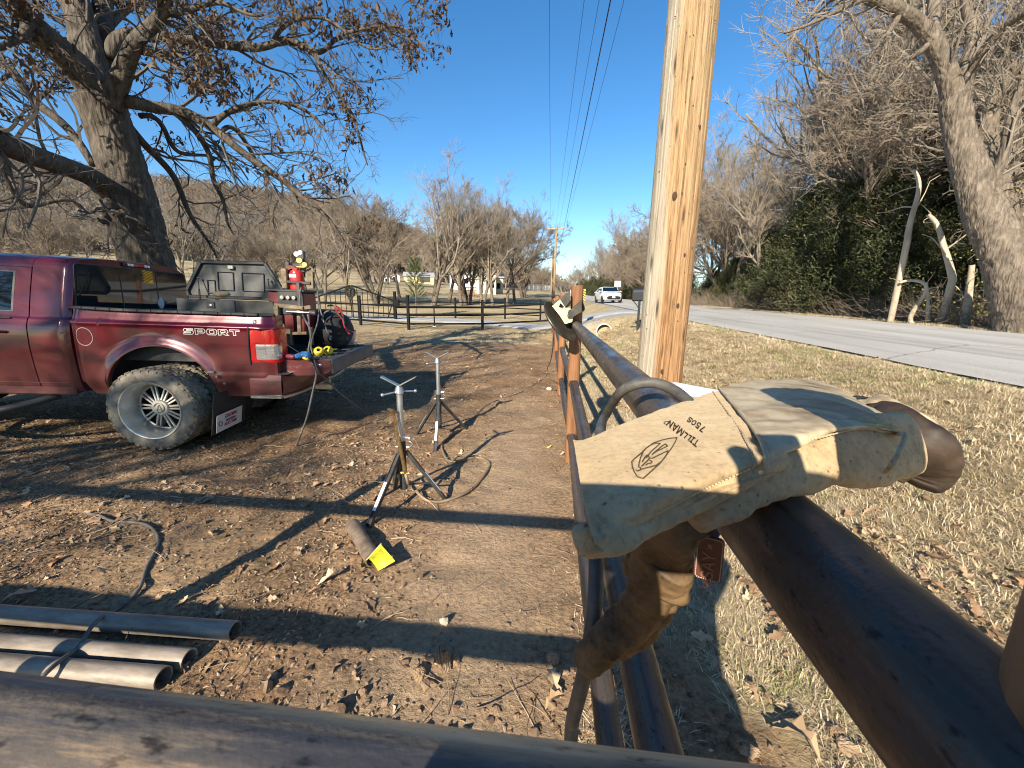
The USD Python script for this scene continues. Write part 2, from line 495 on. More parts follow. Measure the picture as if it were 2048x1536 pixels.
# ------------------------------------------------------------------ road and drive
ry = np.unique(np.r_[np.arange(-20, 60, 0.5), np.arange(60, 700, 4.0)])
u = np.linspace(0, 1, 27)
RYY, U = np.meshgrid(ry, u, indexing='ij')
edge = 0.12 * fbm(np.stack([RYY * 0.8, U * 2, 0 * U], -1), 3, 61)
XX = road_x(RYY) + ROAD_L + (ROAD_R - ROAD_L) * U + edge * (np.abs(U - 0.5) * 2) ** 8
ZZ = road_z(RYY) + 0.012 + 0.055 * (1 - (2 * U - 1) ** 2) - 0.03 * (np.abs(2 * U - 1) > 0.98)
asphalt = mat('asphalt', {
    'g': ('geometry', {}), 'm': ('mapping', {'scale': (1.0, 0.12, 1.0)}),
    'n': ('noise_texture', {'scale': 0.9, 'detail': 8, 'roughness': 0.6}), 'n2': ('noise_texture', {'scale': 70.0, 'detail': 3}),
    'v': ('voronoi_texture', {'feature': 'distance_to_edge', 'scale': 0.42}),
    'nd': ('noise_texture', {'scale': 1.6, 'detail': 4}), 'md': ('mix', {'fac': 0.3}),
    'cr': ('map_range', {'from_min': 0.0, 'from_max': 0.006, 'to_min': 0.42, 'to_max': 1.0, 'clamp': True}),
    'r': ('rgb_ramp', {'ramp': [(0.3, (0.29, 0.275, 0.245)), (0.5, (0.39, 0.37, 0.33)), (0.7, (0.47, 0.45, 0.405))]}),
    'r2': ('rgb_ramp', {'ramp': [(0.3, (0.75, 0.75, 0.75)), (0.6, (1.1, 1.1, 1.1))]}),
    'c': ('mix', {'mix_type': 'multiply', 'fac': 1.0}), 'c2': ('mix', {'mix_type': 'multiply', 'fac': 1.0}),
    'b': ('bump', {'strength': 0.5, 'distance': 0.006}),
    'p': ('principled_bsdf', {'roughness': 0.85})},
    [('g.position', 'm.vector'), ('m.vector', 'n.vector'), ('g.position', 'n2.vector'), ('g.position', 'nd.vector'),
     ('g.position', 'md.color1'), ('nd.color', 'md.color2'), ('md.color', 'v.vector'), ('v.distance', 'cr.value'),
     ('n.fac', 'r.fac'), ('n2.fac', 'r2.fac'), ('r.color', 'c.color1'), ('r2.color', 'c.color2'), ('c.color', 'c2.color1'), ('cr.result', 'c2.color2'),
     ('c2.color', 'p.base_color'), ('n2.fac', 'b.height'), ('b.normal', 'p.normal')])
obj('road', grid_mesh(np.stack([XX, RYY, ZZ], -1)), asphalt, smooth=True, kind='structure')

# the drive: from the road's edge past the gate and away to the left
dc = spline([(4.7, 20.0), (2.2, 20.4), (-0.8, 22.6), (-4.5, 25.2), (-10.0, 26.2), (-20.0, 26.6), (-34, 27.0)], 120)
dn = np.gradient(dc, axis=0); dn /= np.linalg.norm(dn, axis=1, keepdims=True)
nn = np.stack([-dn[:, 1], dn[:, 0]], 1)
ww = np.linspace(-1.55, 1.55, 9)
DP = dc[:, None] + nn[:, None] * ww[None, :, None]
DP = DP + 0.12 * fbm(np.concatenate([DP * 0.7, np.zeros(DP.shape[:2] + (1,))], -1), 2, 71)[..., None]
dz = ground_z(DP[..., 0], DP[..., 1]) + 0.06 - 0.16 * (np.abs(ww)[None, :] > 1.5)
drive_mat = mottled('drive_concrete', [(0.3, (0.24, 0.235, 0.225)), (0.55, (0.34, 0.335, 0.32)), (0.75, (0.43, 0.42, 0.40))], scale=1.4, rough=0.9, world_pos=True, bump=0.4, bscale=40)
obj('driveway', grid_mesh(np.concatenate([DP, dz[..., None]], -1)), drive_mat, smooth=True, kind='structure')
# ================================================================== the new pipe fence in front
def steel(name, axis, tint, metal=0.35):
    """mill scale with a film of rust, drawn out along the axis of the pipe"""
    ms = lambda k: tuple(k if q == axis else 1.0 for q in range(3))
    return mat(name, {
        't': ('texture_coordinate', {}), 'm': ('mapping', {'scale': ms(0.10)}), 'ml': ('mapping', {'scale': ms(0.012)}), 'mp': ('mapping', {'scale': ms(0.45)}),
        'n': ('noise_texture', {'scale': 26.0, 'detail': 8, 'roughness': 0.7}), 'nl': ('noise_texture', {'scale': 34.0, 'detail': 3, 'roughness': 0.5}), 'n2': ('noise_texture', {'scale': 9.0, 'detail': 5, 'roughness': 0.65}),
        'v': ('noise_texture', {'scale': 130.0, 'detail': 3, 'roughness': 0.6}), 'n3': ('noise_texture', {'scale': 260.0, 'detail': 3}),
        'r': ('rgb_ramp', {'ramp': [(0.30, (0.040, 0.040, 0.046)), (0.45, (0.085, 0.078, 0.074)), (0.56, tuple(0.62 * c for c in tint)), (0.72, tint)]}),
        'rl': ('rgb_ramp', {'ramp': [(0.33, (0.42, 0.42, 0.45)), (0.5, (1.0, 1.0, 1.0)), (0.66, (1.55, 1.35, 1.1))]}),
        'sp': ('map_range', {'from_min': 0.28, 'from_max': 0.40, 'to_min': 0.25, 'to_max': 1.0, 'clamp': True}),
        'c0': ('mix', {'mix_type': 'multiply', 'fac': 1.0}), 'c': ('mix', {'mix_type': 'multiply', 'fac': 1.0}),
        'q': ('map_range', {'from_min': 0.38, 'from_max': 0.62, 'to_min': 0.26, 'to_max': 0.62, 'clamp': True}),
        'b': ('bump', {'strength': 0.35, 'distance': 0.0012}), 'p': ('principled_bsdf', {'metallic': metal})},
        [('t.object', 'm.vector'), ('t.object', 'ml.vector'), ('t.object', 'mp.vector'), ('m.vector', 'n.vector'), ('ml.vector', 'nl.vector'), ('t.object', 'n2.vector'), ('mp.vector', 'v.vector'), ('t.object', 'n3.vector'),
         ('n.fac', 'r.fac'), ('nl.fac', 'rl.fac'), ('r.color', 'c0.color1'), ('rl.color', 'c0.color2'), ('v.fac', 'sp.value'), ('c0.color', 'c.color1'), ('sp.result', 'c.color2'), ('c.color', 'p.base_color'),
         ('n2.fac', 'q.value'), ('q.result', 'p.roughness'), ('n3.fac', 'b.height'), ('b.normal', 'p.normal')])


rail_mat = steel('mill_steel', 1, (0.165, 0.125, 0.092), 0.45)
rail_mat_x = steel('mill_steel_x', 0, (0.48, 0.365, 0.235), 0.12)
rust_mat = mat('rusty_post', {
    't': ('texture_coordinate', {}), 'm': ('mapping', {'scale': (1, 1, 0.08)}),
    'n': ('noise_texture', {'scale': 16.0, 'detail': 7, 'roughness': 0.65}), 'n2': ('noise_texture', {'scale': 120.0, 'detail': 3}),
    'r': ('rgb_ramp', {'ramp': [(0.28, (0.085, 0.038, 0.019)), (0.46, (0.20, 0.088, 0.036)), (0.6, (0.29, 0.132, 0.053)), (0.75, (0.35, 0.185, 0.088))]}),
    'b': ('bump', {'strength': 0.5, 'distance': 0.002}), 'p': ('principled_bsdf', {'roughness': 0.72, 'metallic': 0.15})},
    [('t.object', 'm.vector'), ('m.vector', 'n.vector'), ('t.object', 'n2.vector'), ('n.fac', 'r.fac'), ('r.color', 'p.base_color'), ('n2.fac', 'b.height'), ('b.normal', 'p.normal')])
weld_mat = mottled('weld_bead', [(0.35, (0.05, 0.04, 0.035)), (0.6, (0.14, 0.10, 0.07))], scale=60, rough=0.5, metal=0.6, bump=0.6)

fence = empty('pipe_fence', label='new unpainted steel pipe fence with rusty posts and three rails, gloves on its top rail', cat='fence')
PR = 0.0435
posts = [(0.252, 0.142), (0.175, 3.95), (0.085, 7.02), (-0.02, 10.9), (-0.12, 14.6), (-0.22, 18.2), (-2.46, 0.115), (-5.7, 0.10)]
for i, (x, y) in enumerate(posts):
    r = 0.0585 if i else 0.057
    z0 = float(base_z(x, y)) - 0.12
    top = 1.78
    prof = [(0.0, top + 0.0), (r * 0.9, top), (r, top - 0.006), (r, top * 0.66), (r, top * 0.33), (r, z0), (0.0, z0)]
    if i:
        prof = [(r - 0.008, top - 0.10), (r - 0.008, top - 0.001), (r - 0.003, top), (r, top - 0.004), (r, top * 0.66), (r, top * 0.33), (r, z0)]
    obj('post', lathe(prof, 28, (x, y, 0)), rust_mat, fence, smooth=40)
rails_z = [1.409, 0.80, 0.27]
rz1 = [1.408, 0.83, 0.28]
line = [(0.214, 0.10), (0.175, 3.95), (0.085, 7.02), (-0.02, 10.9), (-0.12, 14.6), (-0.22, 18.2)]
for k in range(3):
    for j in range(5):
        a, b = np.array(line[j]), np.array(line[j + 1])
        za = rails_z[k] if j == 0 else rz1[k] + float(base_z(*a))
        zb = rz1[k] + float(base_z(*b))
        d = (b - a) / np.linalg.norm(b - a)
        a2, b2 = a + d * (0.0 if j == 0 else 0.05), b - d * 0.045
        n = 14
        t = np.linspace(0, 1, n)[:, None]
        pts = np.c_[a2 + (b2 - a2) * t, za + (zb - za) * t]
        pts[:, 2] -= 0.006 * np.sin(np.pi * t[:, 0])
        pts[:, 0] += 0.004 * np.sin(np.pi * t[:, 0] * 1.7 + k)
        rl = obj('rail', tube(pts, PR, 36), rail_mat, fence, smooth=40)
        if j == 0:
            # saddle weld at the far post
            w = [np.array([b2[0] + math.cos(q) * (PR + 0.004), b2[1] - 0.004 - 0.016 * math.sin(q) ** 2 * 0, zb + math.sin(q) * (PR + 0.004)]) for q in np.linspace(0, 2 * np.pi, 33)]
            w = np.array(w); w[:, :2] += np.random.normal(0, 0.0008, (33, 2))
            obj('weld', tube(w, 0.0055, 6), weld_mat, rl, smooth=60)
# the panel that comes off the corner, in the foreground
for z in (1.40, 0.80, 0.27):
    for (xa, xb) in ((0.20, -2.405), (-2.515, -5.7)):
        t = np.linspace(0, 1, 10)[:, None]
        pts = np.array([xa, 0.112, z]) + (np.array([xb, 0.10, z]) - np.array([xa, 0.112, z])) * t
        obj('rail', tube(pts, PR, 40), rail_mat_x, fence, smooth=40)

# ================================================================== utility poles and lines
wood_mat = mat('pole_wood', {
    't': ('texture_coordinate', {}), 'm': ('mapping', {'scale': (1, 1, 0.035)}), 'm2': ('mapping', {'scale': (1, 1, 0.16)}), 'm3': ('mapping', {'scale': (1, 1, 0.3)}),
    'n': ('noise_texture', {'scale': 46.0, 'detail': 9, 'roughness': 0.78, 'distortion': 0.35}),
    'n2': ('noise_texture', {'scale': 4.0, 'detail': 4}), 'n3': ('noise_texture', {'scale': 85.0, 'detail': 3}),
    'v': ('voronoi_texture', {'scale': 9.0}), 'n5': ('noise_texture', {'scale': 2.2, 'detail': 3}),
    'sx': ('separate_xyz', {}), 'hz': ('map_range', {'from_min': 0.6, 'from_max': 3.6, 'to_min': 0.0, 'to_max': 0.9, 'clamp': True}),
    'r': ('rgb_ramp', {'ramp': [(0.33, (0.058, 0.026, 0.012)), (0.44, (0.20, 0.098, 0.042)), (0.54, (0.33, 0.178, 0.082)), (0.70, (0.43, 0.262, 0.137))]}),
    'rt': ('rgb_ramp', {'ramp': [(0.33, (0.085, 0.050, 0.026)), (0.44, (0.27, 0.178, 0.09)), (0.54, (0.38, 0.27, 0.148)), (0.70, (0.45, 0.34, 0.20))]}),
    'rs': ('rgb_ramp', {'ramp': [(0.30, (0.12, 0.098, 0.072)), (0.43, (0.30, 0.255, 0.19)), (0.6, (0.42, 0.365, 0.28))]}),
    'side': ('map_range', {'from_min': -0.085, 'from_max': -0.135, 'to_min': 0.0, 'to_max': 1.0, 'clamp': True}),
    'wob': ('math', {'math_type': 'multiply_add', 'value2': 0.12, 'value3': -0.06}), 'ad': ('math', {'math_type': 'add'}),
    'mt': ('mix', {}), 'ms': ('mix', {}), 'pit': ('map_range', {'from_min': 0.05, 'from_max': 0.17, 'to_min': 0.22, 'to_max': 1.0, 'clamp': True}),
    'c': ('mix', {'mix_type': 'multiply', 'fac': 1.0}),
    'b': ('bump', {'strength': 1.0, 'distance': 0.012}), 'p': ('principled_bsdf', {'roughness': 0.82, 'specular_ior_level': 0.25})},
    [('t.object', 'm.vector'), ('t.object', 'm2.vector'), ('t.object', 'm3.vector'), ('m.vector', 'n.vector'), ('t.object', 'n2.vector'), ('m.vector', 'n3.vector'), ('m2.vector', 'v.vector'),
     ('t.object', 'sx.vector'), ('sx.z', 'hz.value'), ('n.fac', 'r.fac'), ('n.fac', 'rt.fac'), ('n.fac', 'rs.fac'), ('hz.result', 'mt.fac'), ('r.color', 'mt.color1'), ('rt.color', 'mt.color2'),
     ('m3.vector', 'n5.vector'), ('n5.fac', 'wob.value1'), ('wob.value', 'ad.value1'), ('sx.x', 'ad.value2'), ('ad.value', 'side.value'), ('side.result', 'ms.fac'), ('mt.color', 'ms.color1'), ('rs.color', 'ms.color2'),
     ('v.distance', 'pit.value'), ('ms.color', 'c.color1'), ('pit.result', 'c.color2'), ('c.color', 'p.base_color'), ('n.fac', 'b.height'), ('b.normal', 'p.normal')])
dark_crack = plain('crack', (0.05, 0.028, 0.013), 0.9)
steel_galv = mottled('galvanised', [(0.3, (0.38, 0.39, 0.40)), (0.7, (0.62, 0.63, 0.64))], scale=14, rough=0.36, metal=0.85)


def pole_mesh(r0, r1, z0, z1, sides, rows, seed, checks):
    z = np.linspace(z0, z1, rows); a = np.arange(sides) * 2 * np.pi / sides
    Z, A = np.meshgrid(z, a, indexing='ij')
    R = r0 + (r1 - r0) * (Z - z0) / (z1 - z0)
    pn = np.stack([np.cos(A) * 2.0, np.sin(A) * 2.0, Z * 0.35], -1)
    R = R * (1 + 0.035 * fbm(pn, 3, seed)) + 0.007 * fbm(np.stack([np.cos(A) * 9, np.sin(A) * 9, Z * 0.8], -1), 2, seed + 3) + 0.005 * fbm(np.stack([np.cos(A) * 26, np.sin(A) * 26, Z * 1.2], -1), 2, seed + 6)
    for (a0, zl, zh, w, dep) in checks:                            # drying cracks that run along the grain
        aw = a0 + 0.05 * np.sin(Z * 1.1 + a0) + 0.015 * np.sin(Z * 5.3)
        dd = np.angle(np.exp(1j * (A - aw)))
        on = sstep(zl, zl + 0.3, Z) * sstep(zh, zh - 0.3, Z)
        R = R - dep * on * np.exp(-(dd / w) ** 2)
    X = np.stack([R * np.cos(A), R * np.sin(A), Z], -1)
    X = np.concatenate([X, X[:, :1]], 1)
    m = grid_mesh(X[:, ::-1])
    return cat_([m, lathe([(0, z1), (r1 * 0.98, z1)], sides)])


pole = empty('utility_pole', (1.032, 4.12, 0), label='thick weathered wooden utility pole standing close behind the top rail', cat='utility pole')
tilt = np.array([0.007, 0.0, 1.0])
ck = [(-1.62, 0.2, 6.0, 0.030, 0.030), (-1.05, 0.6, 3.4, 0.024, 0.018), (-2.25, 0.1, 2.6, 0.026, 0.02), (-1.38, 0.3, 2.2, 0.022, 0.016), (-1.82, 0.1, 1.7, 0.022, 0.016), (-0.9, 0.2, 2.2, 0.02, 0.014), (-1.95, 2.2, 5.5, 0.016, 0.010), (-0.75, 2.0, 4.6, 0.018, 0.01), (-2.6, 1.2, 5.0, 0.02, 0.01), (0.4, 0.2, 6, 0.02, 0.015), (1.8, .2, 7, 0.02, 0.015)]
pm = pole_mesh(0.224, 0.180, -0.4, 11.4, 260, 420, 3, ck)
pm.vertices[:, 0] += tilt[0] * pm.vertices[:, 2]
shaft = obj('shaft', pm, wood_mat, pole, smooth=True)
# knots, splinters and old nails
rng = np.random.default_rng(5)
for (a, z, s) in ((-1.86, 2.55, 0.030), (-1.30, 1.60, 0.020), (-1.10, 3.1, 0.014), (-1.22, 2.05, 0.016), (-1.72, 0.98, 0.02)):
    c = np.array([0.219 * math.cos(a) + tilt[0] * z, 0.219 * math.sin(a), z])
    k = ell(s * 0.7, s * 0.35, s * 1.25, (0, 0, 0), 2); k.apply_transform(rot([0, 0, 1], math.degrees(a) + 90)); k.apply_translation(c * [0.985, 0.985, 1])
    obj('knot', k, dark_crack, pole, smooth=True)
nail_ms = []
for _ in range(46):
    a = rng.uniform(-2.7, -0.5); z = rng.uniform(0.5, 4.6)
    rr = 0.2225 - 0.0037 * z + 0.001
    c = np.array([rr * math.cos(a) + tilt[0] * z, rr * math.sin(a), z]); d = np.array([math.cos(a), math.sin(a), rng.uniform(-.4, .1)])
    nail_ms.append(rod(c - d * 0.02, c + d * rng.uniform(0.002, 0.010), rng.uniform(0.002, 0.0045), 6))
obj('nails', cat_(nail_ms), plain('old_nail', (0.05, 0.035, 0.03), 0.6, 0.5), pole, kind='stuff')
arm = obj('crossarm', box(2.5, 0.10, 0.12, (-0.06, -0.17, 10.9), 0.01), wood_mat, pole)


def pole_head(parent, w, z, x0=0.0, y0=-0.17, s=1.0):
    ins = plain('porcelain', (0.33, 0.30, 0.27), 0.25) if not stage.GetPrimAtPath('/World/Looks/porcelain') else UsdShade.Material.Get(stage, '/World/Looks/porcelain')
    for q in (-0.47, -0.18, 0.18, 0.47):
        obj('insulator', lathe([(0.0, 0), (0.02 * s, 0), (0.02 * s, 0.08), (0.06 * s, 0.09), (0.04 * s, 0.14), (0.055 * s, 0.16), (0.03 * s, 0.22), (0, 0.22)], 10, (x0 + q * w, y0, z + 0.06)), ins, parent, smooth=40)


pole_head(pole, 2.5, 10.9, -0.06)

far_specs = [((1107, 600), (1113, 458), 58.0, 0.16, 2.5), ((1104.5, 596), (1107, 496), 84.0, 0.16, 2.4), ((1102, 590), (1105, 515), 118.0, 0.15, 2.4)]
far_labels = ['nearest of the distant wooden poles, with a wide crossarm beside the road', 'second distant wooden pole just behind the first along the road', 'farthest thin wooden pole of the line along the road']
fp = []
for (b, t, D, r, w), lb in zip(far_specs, far_labels):
    B_ = at_d(*b, D); T_ = at_d(*t, D)
    zt = T_[2] + 0.25
    o = empty('utility_pole', (B_[0], B_[1], 0), label=lb, cat='utility pole')
    zb = float(base_z(B_[0], B_[1])) - 0.4
    m = pole_mesh(r * 1.15, r * 0.8, zb, zt, 10, 14, 9, [])
    m.vertices[:, 0] += (T_[0] - B_[0]) * (m.vertices[:, 2] - zb) / (zt - zb)
    obj('shaft', m, wood_mat, o, smooth=40)
    obj('crossarm', box(w, 0.12, 0.14, (T_[0] - B_[0], -0.16, T_[2]), 0.01), wood_mat, o)
    pole_head(o, w, T_[2], T_[0] - B_[0])
    fp.append(T_)
wire_mat = plain('wire', (0.02, 0.02, 0.022), 0.5, 0.3)
tops = [(1099, 1101, 459, 0.008, 10.9), (1168, 1111, 459, 0.008, 10.9), (1197.5, 1117, 459, 0.008, 10.9), (1217, 1119, 496, 0.017, 9.2), (1247, 1130, 459, 0.008, 10.9)]
wl = ['leftmost overhead wire, hanging straight above the fence', 'second overhead wire from the left, thin', 'middle thin overhead wire just left of the thick cable', 'thick black overhead cable, the heaviest of the five lines', 'rightmost overhead wire, nearest to the big pole']
for (pt, pf, py, r, zt), lb in zip(tops, wl):
    n0 = at_z(pt, 0, zt)
    f1 = at_d(pf, py, 57.9)
    d = (f1 - n0) / (f1[1] - n0[1])
    y = np.linspace(-14, 57.9, 60)
    pts = n0 + d * (y - n0[1])[:, None]
    s = (y + 14) / 71.9
    pts[:, 2] -= 0.0 + 0.35 * 4 * s * (1 - s) * (0.2 if r < .01 else 0.9)
    pts2 = f1 + (fp[1] - fp[0]) * np.linspace(0, 1, 14)[1:, None]
    pts3 = pts2[-1] + (fp[2] - fp[1]) * np.linspace(0, 1, 10)[1:, None]
    pp = np.vstack([pts, pts2, pts3])
    obj('power_line', tube(pp, np.r_[np.full(60, r), np.full(22, r * 1.1)], 5), wire_mat, label=lb, cat='power line', smooth=True)
# ================================================================== the pickup truck
TM = np.array([[-0.9812, 0.1907, 0.0283, -4.4019], [-0.1905, -0.9816, 0.0101, 4.7209], [0.0297, 0.0045, 0.9995, 0.0383], [0, 0, 0, 1.0]])


def tw(p):
    return TM[:3, :3] @ np.asarray(p, float) + TM[:3, 3]


paint = mat('dusty_red_paint', {
    't': ('texture_coordinate', {}), 'n': ('noise_texture', {'scale': 2.3, 'detail': 8, 'roughness': 0.7}), 'n2': ('noise_texture', {'scale': 55.0, 'detail': 5, 'roughness': 0.7}),
    's': ('separate_xyz', {}), 'lo': ('map_range', {'from_min': 1.15, 'from_max': 0.5, 'to_min': 0.0, 'to_max': 0.26, 'clamp': True}),
    'mr': ('map_range', {'from_min': 0.48, 'from_max': 0.75, 'to_min': 0.0, 'to_max': 0.35, 'clamp': True}),
    'ml': ('math', {'math_type': 'multiply_add', 'value2': 1.2}), 'sp': ('map_range', {'from_min': 0.6, 'from_max': 0.72, 'to_min': 0.0, 'to_max': 0.35, 'clamp': True}), 'ad': ('math', {'math_type': 'add', 'use_clamp': True}),
    'm2': ('math', {'math_type': 'multiply'}),
    'c': ('mix', {'color1': (0.085, 0.0022, 0.0075), 'color2': (0.17, 0.125, 0.09)}),
    'q': ('map_range', {'from_min': 0.0, 'from_max': 0.5, 'to_min': 0.24, 'to_max': 0.75}),
    'cw': ('map_range', {'from_min': 0.0, 'from_max': 0.5, 'to_min': 0.9, 'to_max': 0.05, 'clamp': True}),
    'p': ('principled_bsdf', {'metallic': 0.25, 'coat_roughness': 0.06})},
    [('t.object', 'n.vector'), ('t.object', 'n2.vector'), ('t.object', 's.vector'), ('s.z', 'lo.value'), ('n.fac', 'mr.value'), ('mr.result', 'ml.value1'), ('lo.result', 'ml.value3'),
     ('n2.fac', 'sp.value'), ('sp.result', 'm2.value1'), ('ml.value', 'm2.value2'), ('lo.result', 'ad.value1'), ('m2.value', 'ad.value2'), ('ad.value', 'c.fac'), ('c.color', 'p.base_color'),
     ('ad.value', 'q.value'), ('q.result', 'p.roughness'), ('ad.value', 'cw.value'), ('cw.result', 'p.coat_weight')])
black_plastic = mottled('black_plastic', [(0.3, (0.012, 0.012, 0.013)), (0.7, (0.03, 0.029, 0.027))], scale=7, rough=0.5, bump=0.25, bscale=300, bdist=0.001)
black_void = plain('underbody', (0.006, 0.006, 0.006), 0.9)
chrome = plain('chrome', (0.62, 0.61, 0.59), 0.16, 1.0)
dull_chrome = mottled('dull_chrome', [(0.3, (0.30, 0.27, 0.22)), (0.7, (0.62, 0.60, 0.56))], scale=9, rough=0.3, metal=0.9)
dark_glass = plain('tinted_glass', (0.004, 0.006, 0.007), 0.03, 0.0, specular_ior_level=0.5, coat_weight=0.6)
lens_red = plain('red_lens', (0.42, 0.004, 0.006), 0.12, 0.0, coat_weight=1.0)
lens_clear = mottled('clear_lens', [(0.3, (0.30, 0.31, 0.33)), (0.7, (0.72, 0.73, 0.75))], scale=30, rough=0.1, metal=0.7, stretch=(0.3, 0.3, 3.0), coat_weight=1.0)
rubber = mottled('dusty_rubber', [(0.3, (0.07, 0.064, 0.055)), (0.5, (0.18, 0.16, 0.125)), (0.72, (0.28, 0.245, 0.185))], scale=6, rough=0.9, bump=0.5, bscale=60)
mud_rubber = mottled('muddy_tread', [(0.3, (0.06, 0.048, 0.035)), (0.5, (0.19, 0.148, 0.098)), (0.72, (0.30, 0.235, 0.155))], scale=9, rough=0.95, bump=0.8, bscale=50)
alloy = mottled('dusty_alloy', [(0.3, (0.36, 0.33, 0.27)), (0.6, (0.62, 0.59, 0.52)), (0.8, (0.75, 0.73, 0.68))], scale=4, rough=0.42, metal=0.75)
liner = mottled('bed_liner', [(0.3, (0.015, 0.015, 0.016)), (0.7, (0.06, 0.058, 0.055))], scale=5, rough=0.6, bump=0.6, bscale=150)

truck = empty('pickup_truck', mat4=TM, label='dark red dually pickup truck parked under the oak with its tailgate down', cat='pickup truck')


def panel(S, us, vs, flange=0.015):
    """a bodywork panel: the surface S(u, v) over a grid, with edges turned inwards"""
    Uq, Vq = np.meshgrid(us, vs, indexing='ij')
    X = S(Uq, Vq)
    n = np.cross(np.gradient(X, axis=0), np.gradient(X, axis=1)); n /= np.linalg.norm(n, axis=-1, keepdims=True) + 1e-12
    c = X.mean((0, 1))
    if np.sum(n[..., 1] * np.sign(X[..., 1])) < 0 and abs(c[1]) > 0.2:
        n = -n
    elif abs(c[1]) <= 0.2 and n[..., 2].mean() < 0:
        n = -n
    Y = np.concatenate([(X[:1] - n[:1] * flange), X, (X[-1:] - n[-1:] * flange)], 0)
    m = np.concatenate([n[:1], n, n[-1:]], 0)
    Y = np.concatenate([Y[:, :1] - m[:, :1] * flange, Y, Y[:, -1:] - m[:, -1:] * flange], 1)
    return grid_mesh(Y)


def bed_y(x, z, s):
    """outer face of the bed side"""
    d = np.hypot(x, z - 0.53)
    flare = 0.035 * np.exp(-((d - 0.56) / 0.07) ** 2)
    y = 0.985 + 0.02 * sstep(0.55, 0.95, z) - 0.05 * sstep(1.315, 1.345, z) * (0.4 + 0.6 * sstep(1.33, 1.45, z)) + 0.012 * np.exp(-((z - 1.31) / 0.018) ** 2) + 0.006 * np.exp(-((z - 0.79) / 0.015) ** 2) * sstep(-0.45, -0.6, x)
    y = y + flare - 0.05 * sstep(-1.0, -1.17, x) ** 2 - 0.04 * sstep(0.70, 0.845, x) ** 3 - 0.05 * sstep(0.72, 0.54, z)
    return s * y


def bed_side(s):
    rs = []
    xs = np.r_[np.linspace(0.845, 0.58, 14), np.linspace(0.56, -0.56, 70), np.linspace(-0.58, -1.165, 26)]
    zt = 1.445
    rows = []
    for x in xs:
        zlow = 0.545 if x < 0.6 else 0.545 + 0.13 * sstep(0.72, 0.84, x)
        if abs(x) < 0.56:
            zlow = max(zlow, 0.53 + math.sqrt(max(0.56 ** 2 - x * x, 0)))
        v = np.linspace(0, 1, 46) ** 0.9
        zz = zlow + (zt - zlow) * v
        rows.append(np.stack([np.full(46, x), bed_y(x, zz, s), zz], -1))
    X = np.array(rows)
    # returns: inwards at the top, the wheel arch and the ends
    top = X[:, -1:].copy(); top[:, :, 1] -= s * 0.07
    low = X[:, :1].copy(); low[:, :, 1] -= s * 0.05
    X = np.concatenate([low, X, top], 1)
    f0 = X[:1].copy(); f0[..., 1] -= s * 0.10; f1 = X[-1:].copy(); f1[..., 1] -= s * 0.10
    return grid_mesh(np.concatenate([f0, X, f1], 0))


for s in (1, -1):
    bs = obj('bed_side', bed_side(s), paint, truck, smooth=38)
    # black cap along the top, and the inner wall
    cap = [(np.array([x, s * (0.945 - 0.05 * sstep(-1.0, -1.17, x)), 1.45 + 0.012 * sstep(0.3, 0.84, x)])) for x in np.linspace(0.83, -1.15, 16)]
    obj('rail_cap', cat_([bar(cap[i], cap[i + 1], 0.095, 0.03, 0.006) for i in range(15)]), black_plastic, bs)
    obj('inner_wall', box(1.98, 0.03, 0.52, (-0.16, s * 0.87, 1.17), 0.005), liner, truck)
    obj('wheel_well', cat_([lathe([(0.05, -0.30), (0.60, -0.30), (0.60, 0.28)], 36, (0, s * 0.68, 0.53), 'y')]), black_void, truck)
bs = None
obj('bed_floor', cat_([box(1.98, 1.74, 0.03, (-0.16, 0, 0.93), 0.004)] + [box(1.96, 0.05, 0.014, (-0.16, -0.75 + 0.15 * k, 0.948), 0.004) for k in range(11)]), liner, truck)
obj('bed_front_wall', box(0.04, 1.8, 0.50, (0.82, 0, 1.18), 0.006), liner, truck)
obj('chassis', cat_([box(5.6, 0.09, 0.16, (1.6, 0.42, 0.60), 0.01), box(5.6, 0.09, 0.16, (1.6, -0.42, 0.60), 0.01), rod((0, -0.9, 0.44), (0, 0.9, 0.44), 0.055), ell(0.2, 0.2, 0.2, (0, 0, 0.44)),
                     box(1.9, 1.5, 0.25, (-0.1, 0, 0.80), 0.02), box(3.6, 1.7, 0.2, (2.8, 0, 0.62), 0.02), rod((4.08, -0.8, 0.44), (4.08, 0.8, 0.44), 0.05), box(0.10, 0.10, 0.10, (-1.28, 0, 0.47), 0.01)]), black_void, truck)

# fuel door, decal, small badge, scuffs
def on_bed(poly2d, s=1, off=0.0025, thick=0.0015):
    """flat shapes in (x, z) laid on the bed side"""
    mm = man(poly2d.refine_to_length(0.03))
    v = mm.vertices.copy()
    x, z, d = v[:, 0], v[:, 1], v[:, 2]
    out = np.stack([x, bed_y(x, z, s) + s * (off + d / max(d.max(), 1e-9) * thick), z], -1)
    f = mm.faces if s < 0 else mm.faces[:, ::-1]
    return trimesh.Trimesh(out, f, process=False)


a = np.linspace(0, 2 * np.pi, 49)[:-1]
ring = lambda r: np.stack([0.705 + r * 0.078 * np.cos(a), 1.165 + r * 0.088 * np.sin(a)], -1)
fd = obj('fuel_door', on_bed(extr([ring(1.0)], 0.004)), paint, truck, smooth=30)
obj('seam', on_bed(extr([ring(1.07), ring(1.0)], 0.002), 1, 0.0022), plain('scuffed_seam', (0.32, 0.26, 0.24), 0.5), fd)
white_vinyl = plain('white_vinyl', (0.62, 0.58, 0.55), 0.45)


